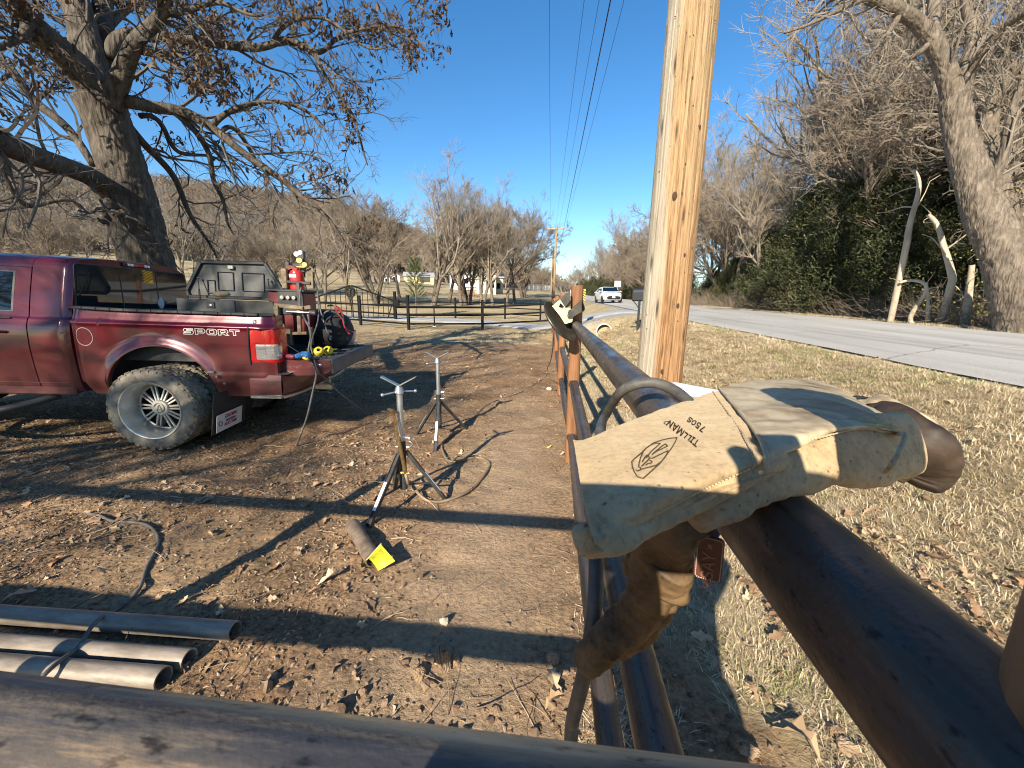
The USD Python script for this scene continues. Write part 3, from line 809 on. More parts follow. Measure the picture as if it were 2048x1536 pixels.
def stencil(letters):
    """wide outlined block capitals as polygons in a 0..1 high frame"""
    G = {'S': [[(0, 0), (1.5, 0), (1.75, .25), (1.75, .5), (1.5, .68), (.55, .68), (.55, .74), (1.7, .74), (1.7, 1), (.25, 1), (0, .8), (0, .55), (.25, .38), (1.2, .38), (1.2, .28), (0, .28)]],
         'P': [[(0, 0), (.5, 0), (.5, .26), (1.5, .26), (1.75, .46), (1.75, .8), (1.5, 1), (0, 1)], [(.5, .52), (1.2, .52), (1.2, .74), (.5, .74)]],
         'O': [[(.25, 0), (1.55, 0), (1.8, .25), (1.8, .75), (1.55, 1), (.25, 1), (0, .75), (0, .25)], [(.55, .3), (1.25, .3), (1.25, .7), (.55, .7)]],
         'R': [[(0, 0), (.5, 0), (.5, .22), (.9, .22), (1.25, 0), (1.9, 0), (1.45, .3), (1.75, .48), (1.75, .8), (1.5, 1), (0, 1)], [(.5, .5), (1.2, .5), (1.2, .74), (.5, .74)]],
         'T': [[(.6, 0), (1.1, 0), (1.1, .72), (1.75, .72), (1.75, 1), (0, 1), (0, .72), (.6, .72)]]}
    x, out = 0.0, []
    for ch in letters:
        g = G[ch]
        shp = sg.Polygon(g[0], g[1:])
        line = shp.buffer(0.02).difference(shp.buffer(-0.075))
        out += [sa.translate(q, x) for q in getattr(line, 'geoms', [line])]
        x += 2.0
    return out


dec = []
W_, H_ = 0.56, 0.064
for q in stencil('SPORT'):
    rings = [np.array(q.exterior.coords)[:-1]] + [np.array(i.coords)[:-1] for i in q.interiors]
    rings = [np.stack([-0.272 - r[:, 0] / 9.75 * W_, 1.222 + r[:, 1] * H_], -1) for r in rings]
    dec.append(on_bed(extr(rings, 0.002)))
obj('decal', cat_(dec), white_vinyl, truck, label='outlined white SPORT lettering')
bd = obj('badge', box(0.075, 0.008, 0.03, (-0.512, bed_y(np.array(-0.512), np.array(.828), 1) + 0.006, 0.828), 0.004), chrome, truck)
obj('lens', box(0.055, 0.006, 0.014, (-0.512, bed_y(np.array(-0.512), np.array(.828), 1) + 0.010, 0.828), 0.003), dull_chrome, bd)
obj('stake_knob', ell(0.022, 0.016, 0.03, (-0.98, 0.972, 1.365)), dull_chrome, truck, smooth=True)

# rear lamps
for s in (1, -1):
    def lamp_block(z0, z1, pts, grow, cut):
        c = np.array([-1.06, 0.86])
        rows = []
        for z, k in ((z0, cut), (z0 + 0.02, 1.0), (z1 - 0.03, 1.0), (z1, cut)):
            for p in pts:
                q = c + (np.array(p) - c) * k
                rows.append((q[0] - grow * 0.6, s * (q[1] + grow), z))
        return trimesh.convex.convex_hull(np.array(rows))
    prof = [(-0.925, 1.006), (-1.0, 1.010), (-1.08, 0.999), (-1.15, 0.972), (-1.182, 0.935), (-1.194, 0.87), (-1.196, 0.76), (-0.93, 0.76)]
    tl = obj('tail_lamp', lamp_block(0.93, 1.315, prof, 0.0, 0.93), lens_red, truck, smooth=50)
    pr = [(-0.985, 1.010), (-1.08, 0.999), (-1.15, 0.972), (-1.180, 0.935), (-1.190, 0.88), (-1.0, 0.88)]
    obj('reverse_lens', lamp_block(0.968, 1.135, pr, 0.004, 0.985), lens_clear, tl, smooth=30)
    obj('bed_end', cat_([box(0.05, 0.16, 0.90, (-1.145, s * 0.845, 0.995), 0.008)]), paint, truck)
    obj('lamp_bezel', cat_([hose([(-0.925, s * 1.012, 1.325), (-0.915, s * 1.014, 1.1), (-0.918, s * 1.012, 0.915)], 0.008, 12, 6)]), black_plastic, tl)

# rear bumper
def bumper_sec(yv):
    e = abs(yv) / 0.99
    back = -1.30 + 0.085 * e ** 4
    return [(-1.10, 0.80), (back + 0.05, 0.80), (back, 0.775), (back - 0.012, 0.72), (back - 0.006, 0.60), (back + 0.02, 0.55), (-1.12, 0.55)]


bx = []
for yv in np.r_[-0.99, np.linspace(-0.985, 0.985, 31), 0.99]:
    k = 1.0 if abs(yv) < 0.987 else 0.985
    bx.append([(x, yv, 0.67 + (z - 0.67) * k) for x, z in bumper_sec(yv)])
bx = np.array(bx)
wrap = []
for s in (1, -1):
    wr = np.array([[(x, s * 0.992 * (1 if x < -0.9 else 1.0), z) for x in (-1.215, -1.15, -1.05, -0.95, -0.885)] for z in np.linspace(0.55, 0.80, 6)])
    wr[..., 1] += s * 0.012 * np.sin(np.linspace(0, np.pi, 6))[:, None]
    wrap.append(grid_mesh(wr))
bp = obj('rear_bumper', cat_([grid_mesh(bx)] + wrap), paint, truck, smooth=35)
obj('step_pad', cat_([box(0.17, 1.9, 0.012, (-1.19, 0, 0.807), 0.004)] + [box(0.012, 1.8, 0.006, (-1.14 - 0.03 * k, 0, 0.815)) for k in range(4)]), black_plastic, bp)
obj('bumper_lip', cat_([bar((-1.31 + 0.085 * (abs(y0) / 0.99) ** 4 * 1, y0, 0.557), (-1.31 + 0.085 * (abs(y1) / 0.99) ** 4, y1, 0.557), 0.03, 0.035, 0.006) for y0, y1 in zip(np.linspace(-0.99, 0.99, 13)[:-1], np.linspace(-0.99, 0.99, 13)[1:])] +
                        [box(0.33, 0.03, 0.035, (-1.05, s * 1.0, 0.557), 0.006) for s in (1, -1)]), dull_chrome, bp)
obj('hitch', cat_([box(0.22, 0.08, 0.08, (-1.33, 0.1, 0.50), 0.008), rod((-1.40, 0.1, 0.52), (-1.40, 0.1, 0.60), 0.014), ell(0.028, 0.028, 0.028, (-1.40, 0.1, 0.625))]), dull_chrome, truck, smooth=40)

# tailgate, lowered
TG = [(-1.14, 0.845), (-1.16, 0.80), (-1.25, 0.775), (-1.45, 0.782), (-1.62, 0.80), (-1.685, 0.83), (-1.70, 0.86), (-1.70, 0.945), (-1.66, 0.962), (-1.14, 0.955)]
mg = extr([TG], 1.70); tgm = man(mg); v = tgm.vertices.copy(); tgm.vertices = np.stack([v[:, 0], v[:, 2] - 0.85, v[:, 1]], -1)
if tgm.volume < 0:
    tgm.invert()
tg = obj('tailgate', tgm, paint, truck, smooth=30)
obj('inner_skin', cat_([box(0.50, 1.66, 0.008, (-1.41, 0, 0.963), 0.003)] + [box(0.44, 0.10, 0.012, (-1.41, -0.75 + 0.19 * k, 0.969), 0.005) for k in range(9)]), liner, tg)
obj('edge_cap', cat_([box(0.028, 1.71, 0.155, (-1.713, 0, 0.885), 0.010), box(0.10, 1.71, 0.016, (-1.675, 0, 0.963), 0.006)]), mottled('grey_plastic', [(0.3, (0.045, 0.044, 0.043)), (0.7, (0.085, 0.082, 0.078))], scale=6, rough=0.55), tg)
for s in (1, -1):
    obj('gate_cable', tube(spline([(-1.13, s * 0.885, 1.24), (-1.30, s * 0.875, 1.09), (-1.52, s * 0.862, 0.955), (-1.58, s * 0.86, 0.92)], 12), 0.0045, 6), black_plastic, truck)
    obj('latch', ell(0.022, 0.01, 0.022, (-1.58, s * 0.855, 0.905)), chrome, tg, smooth=True)

# ------------------------------------------------------------------ cab
def cab_section(x):
    """half outline (y, z) from the sill to the middle of the roof, at a station x"""
    back = np.clip((0.95 - x) / 0.07, 0, 1)
    inset = 0.05 * back ** 2
    zr = np.interp(x, [0.88, 1.0, 1.8, 2.6, 2.95, 3.62], [1.985, 2.0, 2.01, 1.985, 1.93, 1.36])
    belt = 1.34
    pts = np.array([(0.925, 0.555), (0.955, 0.60), (0.975, 0.72), (0.99, 0.90), (0.998, 1.05), (0.992, 1.20), (0.985, 1.265), (0.965, belt - 0.015), (0.945, belt + 0.01)])
    up = []
    for t in np.linspace(0.08, 1, 8):
        up.append((0.945 - 0.125 * t ** 1.15, belt + (zr - 0.13 - belt) * t))
    yr = up[-1][0]
    roof = [(yr - 0.02, zr - 0.085), (yr - 0.05, zr - 0.052), (yr - 0.12, zr - 0.025), (yr - 0.26, zr - 0.008), (yr - 0.5, zr), (0, zr + 0.004)]
    o = np.vstack([pts, up, roof])
    o[:, 0] = np.maximum(o[:, 0] - inset, 0)
    return o


def cab_surf(s):
    st = np.r_[0.885, 0.90, 0.92, 0.95, 1.05, np.linspace(1.2, 3.62, 24)]
    A = np.array([cab_section(x) for x in st])
    def S(u, v):
        idx = np.interp(u, st, np.arange(len(st)))
        k0 = np.clip(idx.astype(int), 0, len(st) - 2); fr = (idx - k0)[..., None]
        vv = np.clip(v, 0, A.shape[1] - 1); j0 = np.clip(vv.astype(int), 0, A.shape[1] - 2); fj = (vv - j0)[..., None]
        B0 = A[k0, j0] * (1 - fj) + A[k0, j0 + 1] * fj
        B1 = A[k0 + 1, j0] * (1 - fj) + A[k0 + 1, j0 + 1] * fj
        q = B0 * (1 - fr) + B1 * fr
        return np.stack([u, s * q[..., 0], q[..., 1]], -1)
    return S, A.shape[1] - 1


for s in (1, -1):
    S, vm = cab_surf(s)
    vs = np.linspace(0, 16, 49)
    obj('cab_corner', panel(S, np.r_[np.linspace(0.885, 0.95, 8), np.linspace(0.97, 1.245, 10)], np.linspace(0, vm - 0.02, 70)), paint, truck, smooth=40)
    rd = obj('rear_door', panel(S, np.linspace(1.257, 2.22, 24), np.linspace(1.2, 15.6, 50)), paint, truck, smooth=40)
    fdoor = obj('front_door', panel(S, np.linspace(2.232, 3.25, 24), np.linspace(1.2, 15.6, 50)), paint, truck, smooth=40)
    for d, x0, x1, slant in ((rd, 1.40, 2.17, 0.05), (fdoor, 2.29, 3.16, 0.30)):
        def SW(u, v, x0=x0, x1=x1, slant=slant):
            w = (v - 9.2) / (15.0 - 9.2)
            xx = x0 + (x1 - slant * w - x0) * u
            p = S(xx, v); p[..., 1] += s * 0.0035
            return p
        def SF(u, v):
            p = SW(u, v); p[..., 1] -= s * 0.0015
            return p
        obj('window', panel(SW, np.linspace(0.03, 0.97, 16), np.linspace(9.35, 14.85, 20), 0.004), dark_glass, d, smooth=40)
        obj('window_frame', panel(SF, np.linspace(0, 1, 16), np.linspace(9.2, 15.0, 20), 0.004), black_plastic, d, smooth=40)
        hx = x0 + 0.05
        obj('door_handle', cat_([hose([(hx, s * 0.995, 1.185), (hx + 0.03, s * 1.035, 1.19), (hx + 0.15, s * 1.035, 1.19), (hx + 0.19, s * 0.995, 1.185)], 0.013, 14, 8)]), paint, d, smooth=40)
        obj('belt_trim', cat_([bar((x0, s * 0.972, 1.335), (x1, s * 0.972, 1.335), 0.012, 0.02, 0.004)]), black_plastic, d)
    obj('roof_side', panel(S, np.linspace(1.25, 3.0, 30), np.linspace(15.68, vm - 0.02, 26), 0.003), paint, truck, smooth=40)
    obj('sill', cat_([box(2.35, 0.05, 0.10, (2.1, s * 0.935, 0.575), 0.015), bar((0.95, s * 0.96, 0.66), (3.3, s * 0.96, 0.66), 0.02, 0.012, 0.004)]), paint, truck)
    obj('side_step', cat_([hose([(1.2, s * 0.85, 0.5), (1.3, s * 1.0, 0.45), (3.1, s * 1.0, 0.45), (3.2, s * 0.85, 0.5)], 0.04, 24, 10)]), black_plastic, truck, smooth=40)
    obj('mirror', cat_([box(0.10, 0.20, 0.26, (3.12, s * 1.17, 1.42), 0.03), bar((3.15, s * 0.95, 1.40), (3.12, s * 1.1, 1.40), 0.05, 0.04, 0.01)]), black_plastic, truck)
# back panel with its window
bo = np.array(cab_section(0.886))
out = np.vstack([bo, (bo * [-1, 1])[::-1][1:]])
bk = trimesh.creation.extrude_polygon(sg.Polygon(out).buffer(0.004).buffer(-0.002), 0.02, engine='earcut')
v = bk.vertices.copy(); bk.vertices = np.stack([0.905 - v[:, 2] - 0.0 * v[:, 1], v[:, 0], v[:, 1]], -1)
bw = obj('cab_back', bk, paint, truck)
wq = sg.Polygon([(-0.80, 1.40), (0.80, 1.40), (0.745, 1.865), (-0.745, 1.865)]).buffer(0.04)
for nm, pol, off, mt in (('window_frame', wq.buffer(0.018), 0.0, black_plastic), ('rear_window', wq, 0.0035, dark_glass)):
    gm_ = trimesh.creation.extrude_polygon(pol, 0.008, engine='earcut'); v = gm_.vertices.copy(); gm_.vertices = np.stack([0.886 - off - v[:, 2], v[:, 0], v[:, 1]], -1)
    obj(nm, gm_, mt, bw)
for y in (-0.27, 0.27):
    obj('window_divider', box(0.004, 0.012, 0.47, (0.8735, y, 1.63)), black_plastic, bw)
obj('window_sticker', ell(0.002, 0.055, 0.075, (0.873, -0.30, 1.50)), plain('sticker', (0.45, 0.46, 0.46), 0.5), bw, smooth=True)
cl = obj('brake_lamp', box(0.03, 0.42, 0.045, (0.872, 0.0, 1.952), 0.01), black_plastic, truck)
for y in (-0.145, -0.10, 0.10, 0.145):
    obj('cargo_lens', box(0.012, 0.036, 0.030, (0.853, y * 1.0, 1.952), 0.004), plain('white_lens', (0.75, 0.75, 0.72), 0.15) if y < -0.14 else '/World/Looks/white_lens', cl)
obj('brake_lens', box(0.012, 0.15, 0.028, (0.853, 0, 1.952), 0.004), lens_red, cl)

# windscreen, bonnet, front end
ws = np.array([[(2.97 + (3.60 - 2.97) * t + 0.05 * (1 - (2 * q - 1) ** 2) * 1, (2 * q - 1) * (0.70 + 0.14 * t), 1.925 - (1.925 - 1.36) * t) for q in np.linspace(0, 1, 9)] for t in np.linspace(0, 1, 8)])
obj('windscreen', grid_mesh(ws), dark_glass, truck, smooth=True)
hd = np.array([[(3.58 + (4.86 - 3.58) * t, (2 * q - 1) * 0.86 * (1 - 0.04 * t), 1.36 - 0.09 * t - 0.10 * sstep(0.8, 1, t) * 1 + 0.04 * (1 - abs(2 * q - 1) ** 3) - 0.03 * (abs(2 * q - 1) > .97)) for q in np.linspace(0, 1, 25)] for t in np.linspace(0, 1, 16)])
obj('bonnet', grid_mesh(hd), paint, truck, smooth=40)
for s in (1, -1):
    fr = []
    for x in np.r_[np.linspace(3.26, 3.5, 6), np.linspace(3.52, 4.64, 50), np.linspace(4.66, 4.92, 8)]:
        zl = 0.58
        if abs(x - 4.08) < 0.55:
            zl = max(zl, 0.50 + math.sqrt(0.55 ** 2 - (x - 4.08) ** 2))
        zt = 1.345 - 0.07 * max(x - 3.58, 0)
        zz = np.linspace(zl, zt, 22)
        fl = 0.03 * np.exp(-((np.hypot(x - 4.08, zz - 0.5) - 0.56) / 0.07) ** 2)
        yy = 0.985 + fl - 0.11 * sstep(zt - 0.16, zt, zz) - 0.10 * sstep(4.6, 4.92, x)
        fr.append(np.stack([np.full(22, x), s * yy, zz], -1))
    obj('front_wing', grid_mesh(np.array(fr)), paint, truck, smooth=40)
    hl = obj('headlight', box(0.06, 0.30, 0.22, (4.90, s * 0.72, 1.08), 0.02), lens_clear, truck)
    obj('wheel_well', lathe([(0.05, -0.28), (0.58, -0.28), (0.58, 0.2)], 30, (4.08, s * 0.74, 0.5), 'y'), black_void, truck)
obj('grille', cat_([box(0.05, 1.15, 0.34, (4.91, 0, 1.06), 0.02)] + [box(0.02, 1.1, 0.03, (4.945, 0, 0.94 + 0.06 * k), 0.005) for k in range(5)]), black_plastic, truck)
obj('front_bumper', box(0.18, 1.9, 0.26, (4.98, 0, 0.72), 0.05), chrome, truck)

# ------------------------------------------------------------------ wheels
def wheel(parent, x, yo, s, dish, muddy=True, R=0.44, W=0.31, detail=True):
    """yo: the outer face; the axle runs along y"""
    tyre_p = [(0.295, 0.0 - 0.018), (0.315, -0.004), (0.345, 0.0), (0.385, -0.004), (0.415, -0.02), (0.432, -0.045), (R - 0.008, -0.07), (R - 0.008, -W + 0.07), (0.432, -W + 0.045), (0.415, -W + 0.02), (0.36, -W), (0.30, -W + 0.01)]
    ty = lathe([(r, y) for r, y in tyre_p], 72)
    ty.vertices = np.stack([ty.vertices[:, 0], s * ty.vertices[:, 2], ty.vertices[:, 1]], -1)
    lugs = []
    n = 34
    for k in range(n):
        for j, (yy, wv, off) in enumerate(((-0.052, 0.055, 0.0), (-0.115, 0.05, 0.5), (-W / 2 - 0.006, 0.045, 0.15), (-W + 0.115, 0.05, 0.5), (-W + 0.052, 0.055, 0.0))):
            aa = 2 * np.pi * (k + off) / n
            lg = box(0.014 if j in (1, 2, 3) else 0.020, wv, 0.058 if j in (1, 2, 3) else 0.054, (R - 0.006 if j in (1, 2, 3) else R - 0.012, 0, 0), 0.004)
            lg.apply_transform(rot([1, 0, 0], 14 * (-1) ** j))
            lg.apply_translation([0, yy, 0])
            lg.apply_transform(rot([0, 1, 0], math.degrees(aa)))
            lugs.append(lg)
        for j, yy in ((0, -0.012), (1, -W + 0.012)):
            aa = 2 * np.pi * (k + 0.25) / n
            lg = box(0.035, 0.010, 0.026, (0.405, yy, 0), 0.003); lg.apply_transform(rot([0, 1, 0], math.degrees(aa))); lugs.append(lg)
    tr = cat_(lugs); tr.vertices = tr.vertices * [1, s, 1]
    M = np.eye(4); M[:3, 3] = [x, yo, R]
    t = obj('tyre', xf(ty, M), rubber, parent, smooth=35)
    obj('tread', xf(tr, M), mud_rubber, t)
    if not detail:
        rim = lathe([(0.296, -0.02), (0.28, -0.03), (0.27, -0.15), (0.0, -0.15)], 36); rim.vertices = np.stack([rim.vertices[:, 0], s * rim.vertices[:, 2], rim.vertices[:, 1]], -1)
        obj('rim', xf(rim, M), alloy, t, smooth=35)
        return
    rp = [(0.300, -0.02), (0.306, -0.006), (0.303, 0.002), (0.292, 0.0), (0.285, -0.012), (0.272, -0.03), (0.262, -dish * 0.5), (0.252, -dish), (0.236, -dish - 0.004)]
    rim = lathe(rp, 64); rim.vertices = np.stack([rim.vertices[:, 0], s * rim.vertices[:, 2], rim.vertices[:, 1]], -1)
    r_ = obj('rim', xf(rim, M), alloy, t, smooth=35)
    sp = []
    for k in range(10):
        a_ = 36 * k
        q = cat_([bar((0.07, -dish + 0.045, -0.013), (0.245, -dish + 0.012, -0.022), 0.02, 0.024, 0.005, (0, 1, 0)), bar((0.07, -dish + 0.045, 0.013), (0.245, -dish + 0.012, 0.022), 0.02, 0.024, 0.005, (0, 1, 0))])
        q.apply_transform(rot([0, 1, 0], a_)); sp.append(q)
    spk = cat_(sp); spk.vertices = spk.vertices * [1, s, 1]
    for k in range(10):
        pass
    obj('spokes', xf(spk, M), alloy, r_, smooth=30)
    bk_ = lathe([(0.26, -dish - 0.05), (0.0, -dish - 0.05)], 40); bk_.vertices = np.stack([bk_.vertices[:, 0], s * bk_.vertices[:, 2], bk_.vertices[:, 1]], -1)
    obj('brake_disc', xf(bk_, M), black_void, r_)
    hub = lathe([(0.085, -dish + 0.02), (0.085, -dish + 0.06), (0.078, -dish + 0.072), (0.0, -dish + 0.074)], 32); hub.vertices = np.stack([hub.vertices[:, 0], s * hub.vertices[:, 2], hub.vertices[:, 1]], -1)
    obj('hub_cap', xf(hub, M), alloy, r_, smooth=30)
    tx = meshkit.text_mesh('A', 0.07, 0.004); tx.apply_translation([-tx.bounds.mean(0)[0], -tx.bounds.mean(0)[1], 0])
    m4 = np.eye(4); m4[:3, 0] = [-s, 0, 0]; m4[:3, 1] = [0, 0, 1]; m4[:3, 2] = [0, s, 0]; m4[:3, 3] = [0, s * (-dish + 0.074), 0]
    tx.apply_transform(m4)
    arc = tube(np.stack([0.05 * np.cos(np.linspace(0.3, 5.2, 20)), np.full(20, s * (-dish + 0.075)), 0.05 * np.sin(np.linspace(0.3, 5.2, 20))], -1), 0.005, 5)
    obj('emblem', xf(cat_([tx, arc]), M), plain('emblem_shade', (0.28, 0.26, 0.22), 0.4, 0.7) if not stage.GetPrimAtPath('/World/Looks/emblem_shade') else '/World/Looks/emblem_shade', r_)


for s in (1, -1):
    wh = empty('wheel', parent=truck)
    wheel(wh, 0.0, s * 1.225, s, 0.20)
    wh2 = empty('wheel', parent=truck)
    wheel(wh2, 0.0, s * 0.86, s, 0.05, detail=False)
    wh3 = empty('wheel', parent=truck)
    wheel(wh3, 4.08, s * 1.09, s, 0.10)
# mud flaps with their white name plate
for s in (1, -1):
    mf = obj('mud_flap', xf(box(0.012, 0.60, 0.46, (0, 0, 0), 0.004), rot([0, 1, 0], -8), (-0.585, s * 0.89, 0.39)), black_plastic, truck)
    pl = xf(box(0.004, 0.46, 0.20, (0, 0, 0), 0.001), rot([0, 1, 0], -8), (-0.555 + 0.0, s * 0.93, 0.28))
    pl.apply_translation([-0.042, 0, 0])
    plate = obj('name_plate', pl, plain('plate_white', (0.55, 0.53, 0.50), 0.6) if s > 0 else '/World/Looks/plate_white', mf)
    R8 = rot([0, 1, 0], -8)
    for txt, hh, zz, mt in (('CROWN', 0.040, 0.035, ('plate_red', (0.45, 0.02, 0.02))), ('MOUNTAIN', 0.022, -0.005, ('plate_black', (0.02, 0.02, 0.02))), ('AUCTION', 0.034, -0.052, ('plate_red', (0.45, 0.02, 0.02)))):
        t_ = meshkit.text_mesh(txt, hh, 0.0015, bold=True); t_.apply_translation([-t_.bounds.mean(0)[0], 0, 0])
        m4 = np.eye(4); m4[:3, 0] = [0, -1, 0]; m4[:3, 1] = [0, 0, 1]; m4[:3, 2] = [-1, 0, 0]; m4[:3, 3] = [-0.0022, 0.0, zz]
        t_.apply_transform(m4); t_.apply_transform(R8); t_.apply_translation((-0.600, s * 0.92, 0.28))
        mp = '/World/Looks/' + mt[0]
        obj('lettering', t_, mp if stage.GetPrimAtPath(mp) else plain(mt[0], mt[1], 0.6), plate) if False else obj('lettering', t_, mp if stage.GetPrimAtPath(mp) else plain(mt[0], mt[1], 0.6), mf)
    a2 = np.linspace(0, 2 * np.pi, 25)
    e = tube(np.stack([np.full(25, -0.603), s * 0.92 + 0.18 + 0.028 * np.cos(a2), 0.275 + 0.028 * np.sin(a2)], -1), 0.003, 5)
    obj('crest', e, '/World/Looks/plate_black', mf)
    obj('flap_bracket', cat_([rod((-0.56, s * 0.72, 0.74), (-0.62, s * 1.0, 0.70), 0.014), box(0.02, 0.30, 0.03, (-0.575, s * 0.9, 0.78), 0.005)]), dull_chrome, mf)
# ================================================================== what stands in the truck bed (truck coordinates)
TI = np.linalg.inv(TM)


def tp(px, py, ax, val):
    d = TI[:3, :3] @ ray(px, py); o = (TI @ np.r_[CAM, 1])[:3]
    return o + d * (val - o[ax]) / d[ax]


def cargo(name, label, cat, group=None):
    return empty(name, mat4=TM, label=label, cat=cat, group=group)


hdpe = mottled('dull_black_box', [(0.3, (0.030, 0.031, 0.030)), (0.7, (0.075, 0.075, 0.070))], scale=4, rough=0.55, bump=0.2, bscale=120)
hdpe2 = plain('black_lid_frame', (0.016, 0.016, 0.016), 0.45)
brown_steel = mottled('brown_steel', [(0.3, (0.07, 0.05, 0.03)), (0.55, (0.19, 0.14, 0.08)), (0.75, (0.30, 0.23, 0.13))], scale=14, rough=0.6, metal=0.25, bump=0.4)
red_enamel = plain('red_enamel', (0.45, 0.016, 0.012), 0.3, 0.0, coat_weight=0.6)
brass = plain('brass', (0.62, 0.42, 0.16), 0.3, 0.9)
cable_mat = mottled('cable_jacket', [(0.3, (0.045, 0.042, 0.038)), (0.7, (0.14, 0.13, 0.115))], scale=20, rough=0.55)
yellow_pl = plain('yellow_plastic', (0.62, 0.46, 0.03), 0.45)
blue_pl = plain('blue_plastic', (0.03, 0.12, 0.30), 0.4)

# the open tool chest
tb = cargo('tool_chest', 'black plastic tool chest in the truck bed with its big lid propped open', 'tool chest')
obj('chest_front', box(0.66, 0.03, 0.60, (-0.09, 0.315, 1.285), 0.006), hdpe, tb)
obj('chest_front', box(0.44, 0.024, 0.60, (-0.645, 0.312, 1.285), 0.006), hdpe2, tb)
obj('chest_body', cat_([box(0.03, 0.44, 0.58, (0.235, 0.09, 1.275), 0.004), box(0.03, 0.44, 0.58, (-0.86, 0.09, 1.275), 0.004), box(1.1, 0.03, 0.58, (-0.31, -0.125, 1.275), 0.004), box(1.1, 0.42, 0.03, (-0.31, 0.09, 1.0), 0.004)]), hdpe2, tb)
LQ = np.array([(0.38, 1.605), (0.405, 1.68), (0.21, 2.045), (-0.575, 2.065), (-0.83, 1.66), (-0.835, 1.61)])
ld = extr([LQ], 0.022); ldm = man(ld); v = ldm.vertices.copy(); ldm.vertices = np.stack([v[:, 0], -0.125 - v[:, 2] - 0.06 * (v[:, 1] - 1.6), v[:, 1]], -1)
ldm.fix_normals()
lid = obj('lid', ldm, hdpe, tb)
rim_pts = np.vstack([LQ, LQ[:1]])
rimm = cat_([bar((a[0], -0.108 - 0.06 * (a[1] - 1.6), a[1]), (b[0], -0.108 - 0.06 * (b[1] - 1.6), b[1]), 0.045, 0.03, 0.008, (0, 1, 0)) for a, b in zip(rim_pts[:-1], rim_pts[1:])])
obj('lid_rim', rimm, hdpe2, lid)
for (x0, x1, z0, z1) in ((0.02, -0.17, 1.70, 1.93), (-0.28, -0.55, 1.70, 1.93), (0.15, 0.06, 1.66, 1.82)):
    pts = [(x0, z0), (x0, z1), (x1, z1), (x1, z0), (x0, z0)]
    obj('lid_rib', cat_([rod((a[0], -0.117 - 0.06 * (a[1] - 1.6), a[1]), (b[0], -0.117 - 0.06 * (b[1] - 1.6), b[1]), 0.006, 6) for a, b in zip(pts[:-1], pts[1:])]), hdpe2, lid)
obj('latch', cat_([box(0.07, 0.02, 0.05, (-0.155, -0.10 - 0.02, 1.995), 0.006)]), dull_chrome, lid)
for (a, b) in (((0.235, -0.09, 1.84), (0.17, 0.02, 1.56)), ((-0.62, -0.09, 1.86), (-0.70, 0.02, 1.56))):
    st_ = obj('gas_strut', cat_([rod(a, (np.array(a) + b) / 2, 0.006, 8), rod((np.array(a) + b) / 2, b, 0.011, 8)]), hdpe2, tb)
    obj('ball_end', ell(0.014, 0.014, 0.014, a, 1), chrome, st_)
lq = tp(421, 610, 1, 0.335)
obj('handle', cat_([box(0.10, 0.014, 0.075, lq, 0.01)]), hdpe2, tb)
obj('keyhole', ell(0.02, 0.008, 0.02, (lq[0] - 0.01, 0.345, lq[2] - 0.004), 1), dull_chrome, tb)
rg = cargo('folded_rag', 'small tan rag lying on the edge of the open tool chest', 'rag')
rm = ell(0.095, 0.05, 0.038, (0, 0, 0), 3); rm.vertices += 0.02 * fbm(rm.vertices * 18 + 3, 2, 5)[:, None] * rm.vertices / 0.05; rm.vertices += tp(443, 588, 1, 0.29)
obj('cloth', rm, mottled('tan_cloth', [(0.3, (0.20, 0.15, 0.09)), (0.7, (0.38, 0.30, 0.19))], scale=20, rough=0.95), rg, smooth=True)

# the welding machine and the rack round it
we = cargo('welding_machine', 'dark red welding machine in a steel rack at the rear of the bed', 'welding machine')
obj('case', box(0.42, 0.40, 0.50, (-0.96, 0.0, 1.46), 0.015), plain('dark_red_case', (0.12, 0.006, 0.010), 0.4), we)
obj('front_panel', box(0.30, 0.012, 0.30, (-1.02, 0.207, 1.58), 0.004), black_plastic, we)
for q in range(3):
    obj('knob', lathe([(0.0, 0.03), (0.022, 0.03), (0.025, 0.0)], 12, (-0.93 - 0.07 * q, 0.213, 1.64), 'y'), dull_chrome, we, smooth=30)
obj('lid_plate', box(0.46, 0.44, 0.03, (-0.96, 0.0, 1.725), 0.006), black_plastic, we)
cy = cargo('gas_bottle', 'short red gas bottle with brass regulator standing on the welding machine', 'gas bottle')
c0 = tp(595, 578, 1, 0.05); ctop = tp(594, 546, 1, 0.05)
obj('bottle', lathe([(0, 0), (0.078, 0), (0.085, 0.01), (0.085, 0.20), (0.07, 0.235), (0.03, 0.25), (0.03, 0.275), (0, 0.275)], 24, (c0[0], 0.05, 1.735)), red_enamel, cy, smooth=35)
obj('label_patch', cat_([grid_mesh(np.array([[(c0[0] + 0.0865 * math.cos(a), 0.05 + 0.0865 * math.sin(a), z) for a in np.linspace(0.5, 1.9, 8)] for z in (1.89, 1.93)]))]), plain('pale_label', (0.66, 0.60, 0.52), 0.5), cy)
obj('regulator', cat_([rod((c0[0] - 0.07, 0.07, 2.03), (c0[0] - 0.07, 0.07, 2.14), 0.016, 10), lathe([(0, 0), (0.035, 0), (0.035, 0.02), (0, 0.02)], 14, (c0[0] - 0.07, 0.1, 2.10), 'y'), lathe([(0, 0), (0.03, 0), (0.03, 0.02), (0, 0.02)], 14, (c0[0] - 0.13, 0.1, 2.05), 'y'), rod((c0[0] - 0.14, 0.07, 2.02), (c0[0] - 0.02, 0.07, 2.02), 0.012, 8)]), brass, cy, smooth=35)
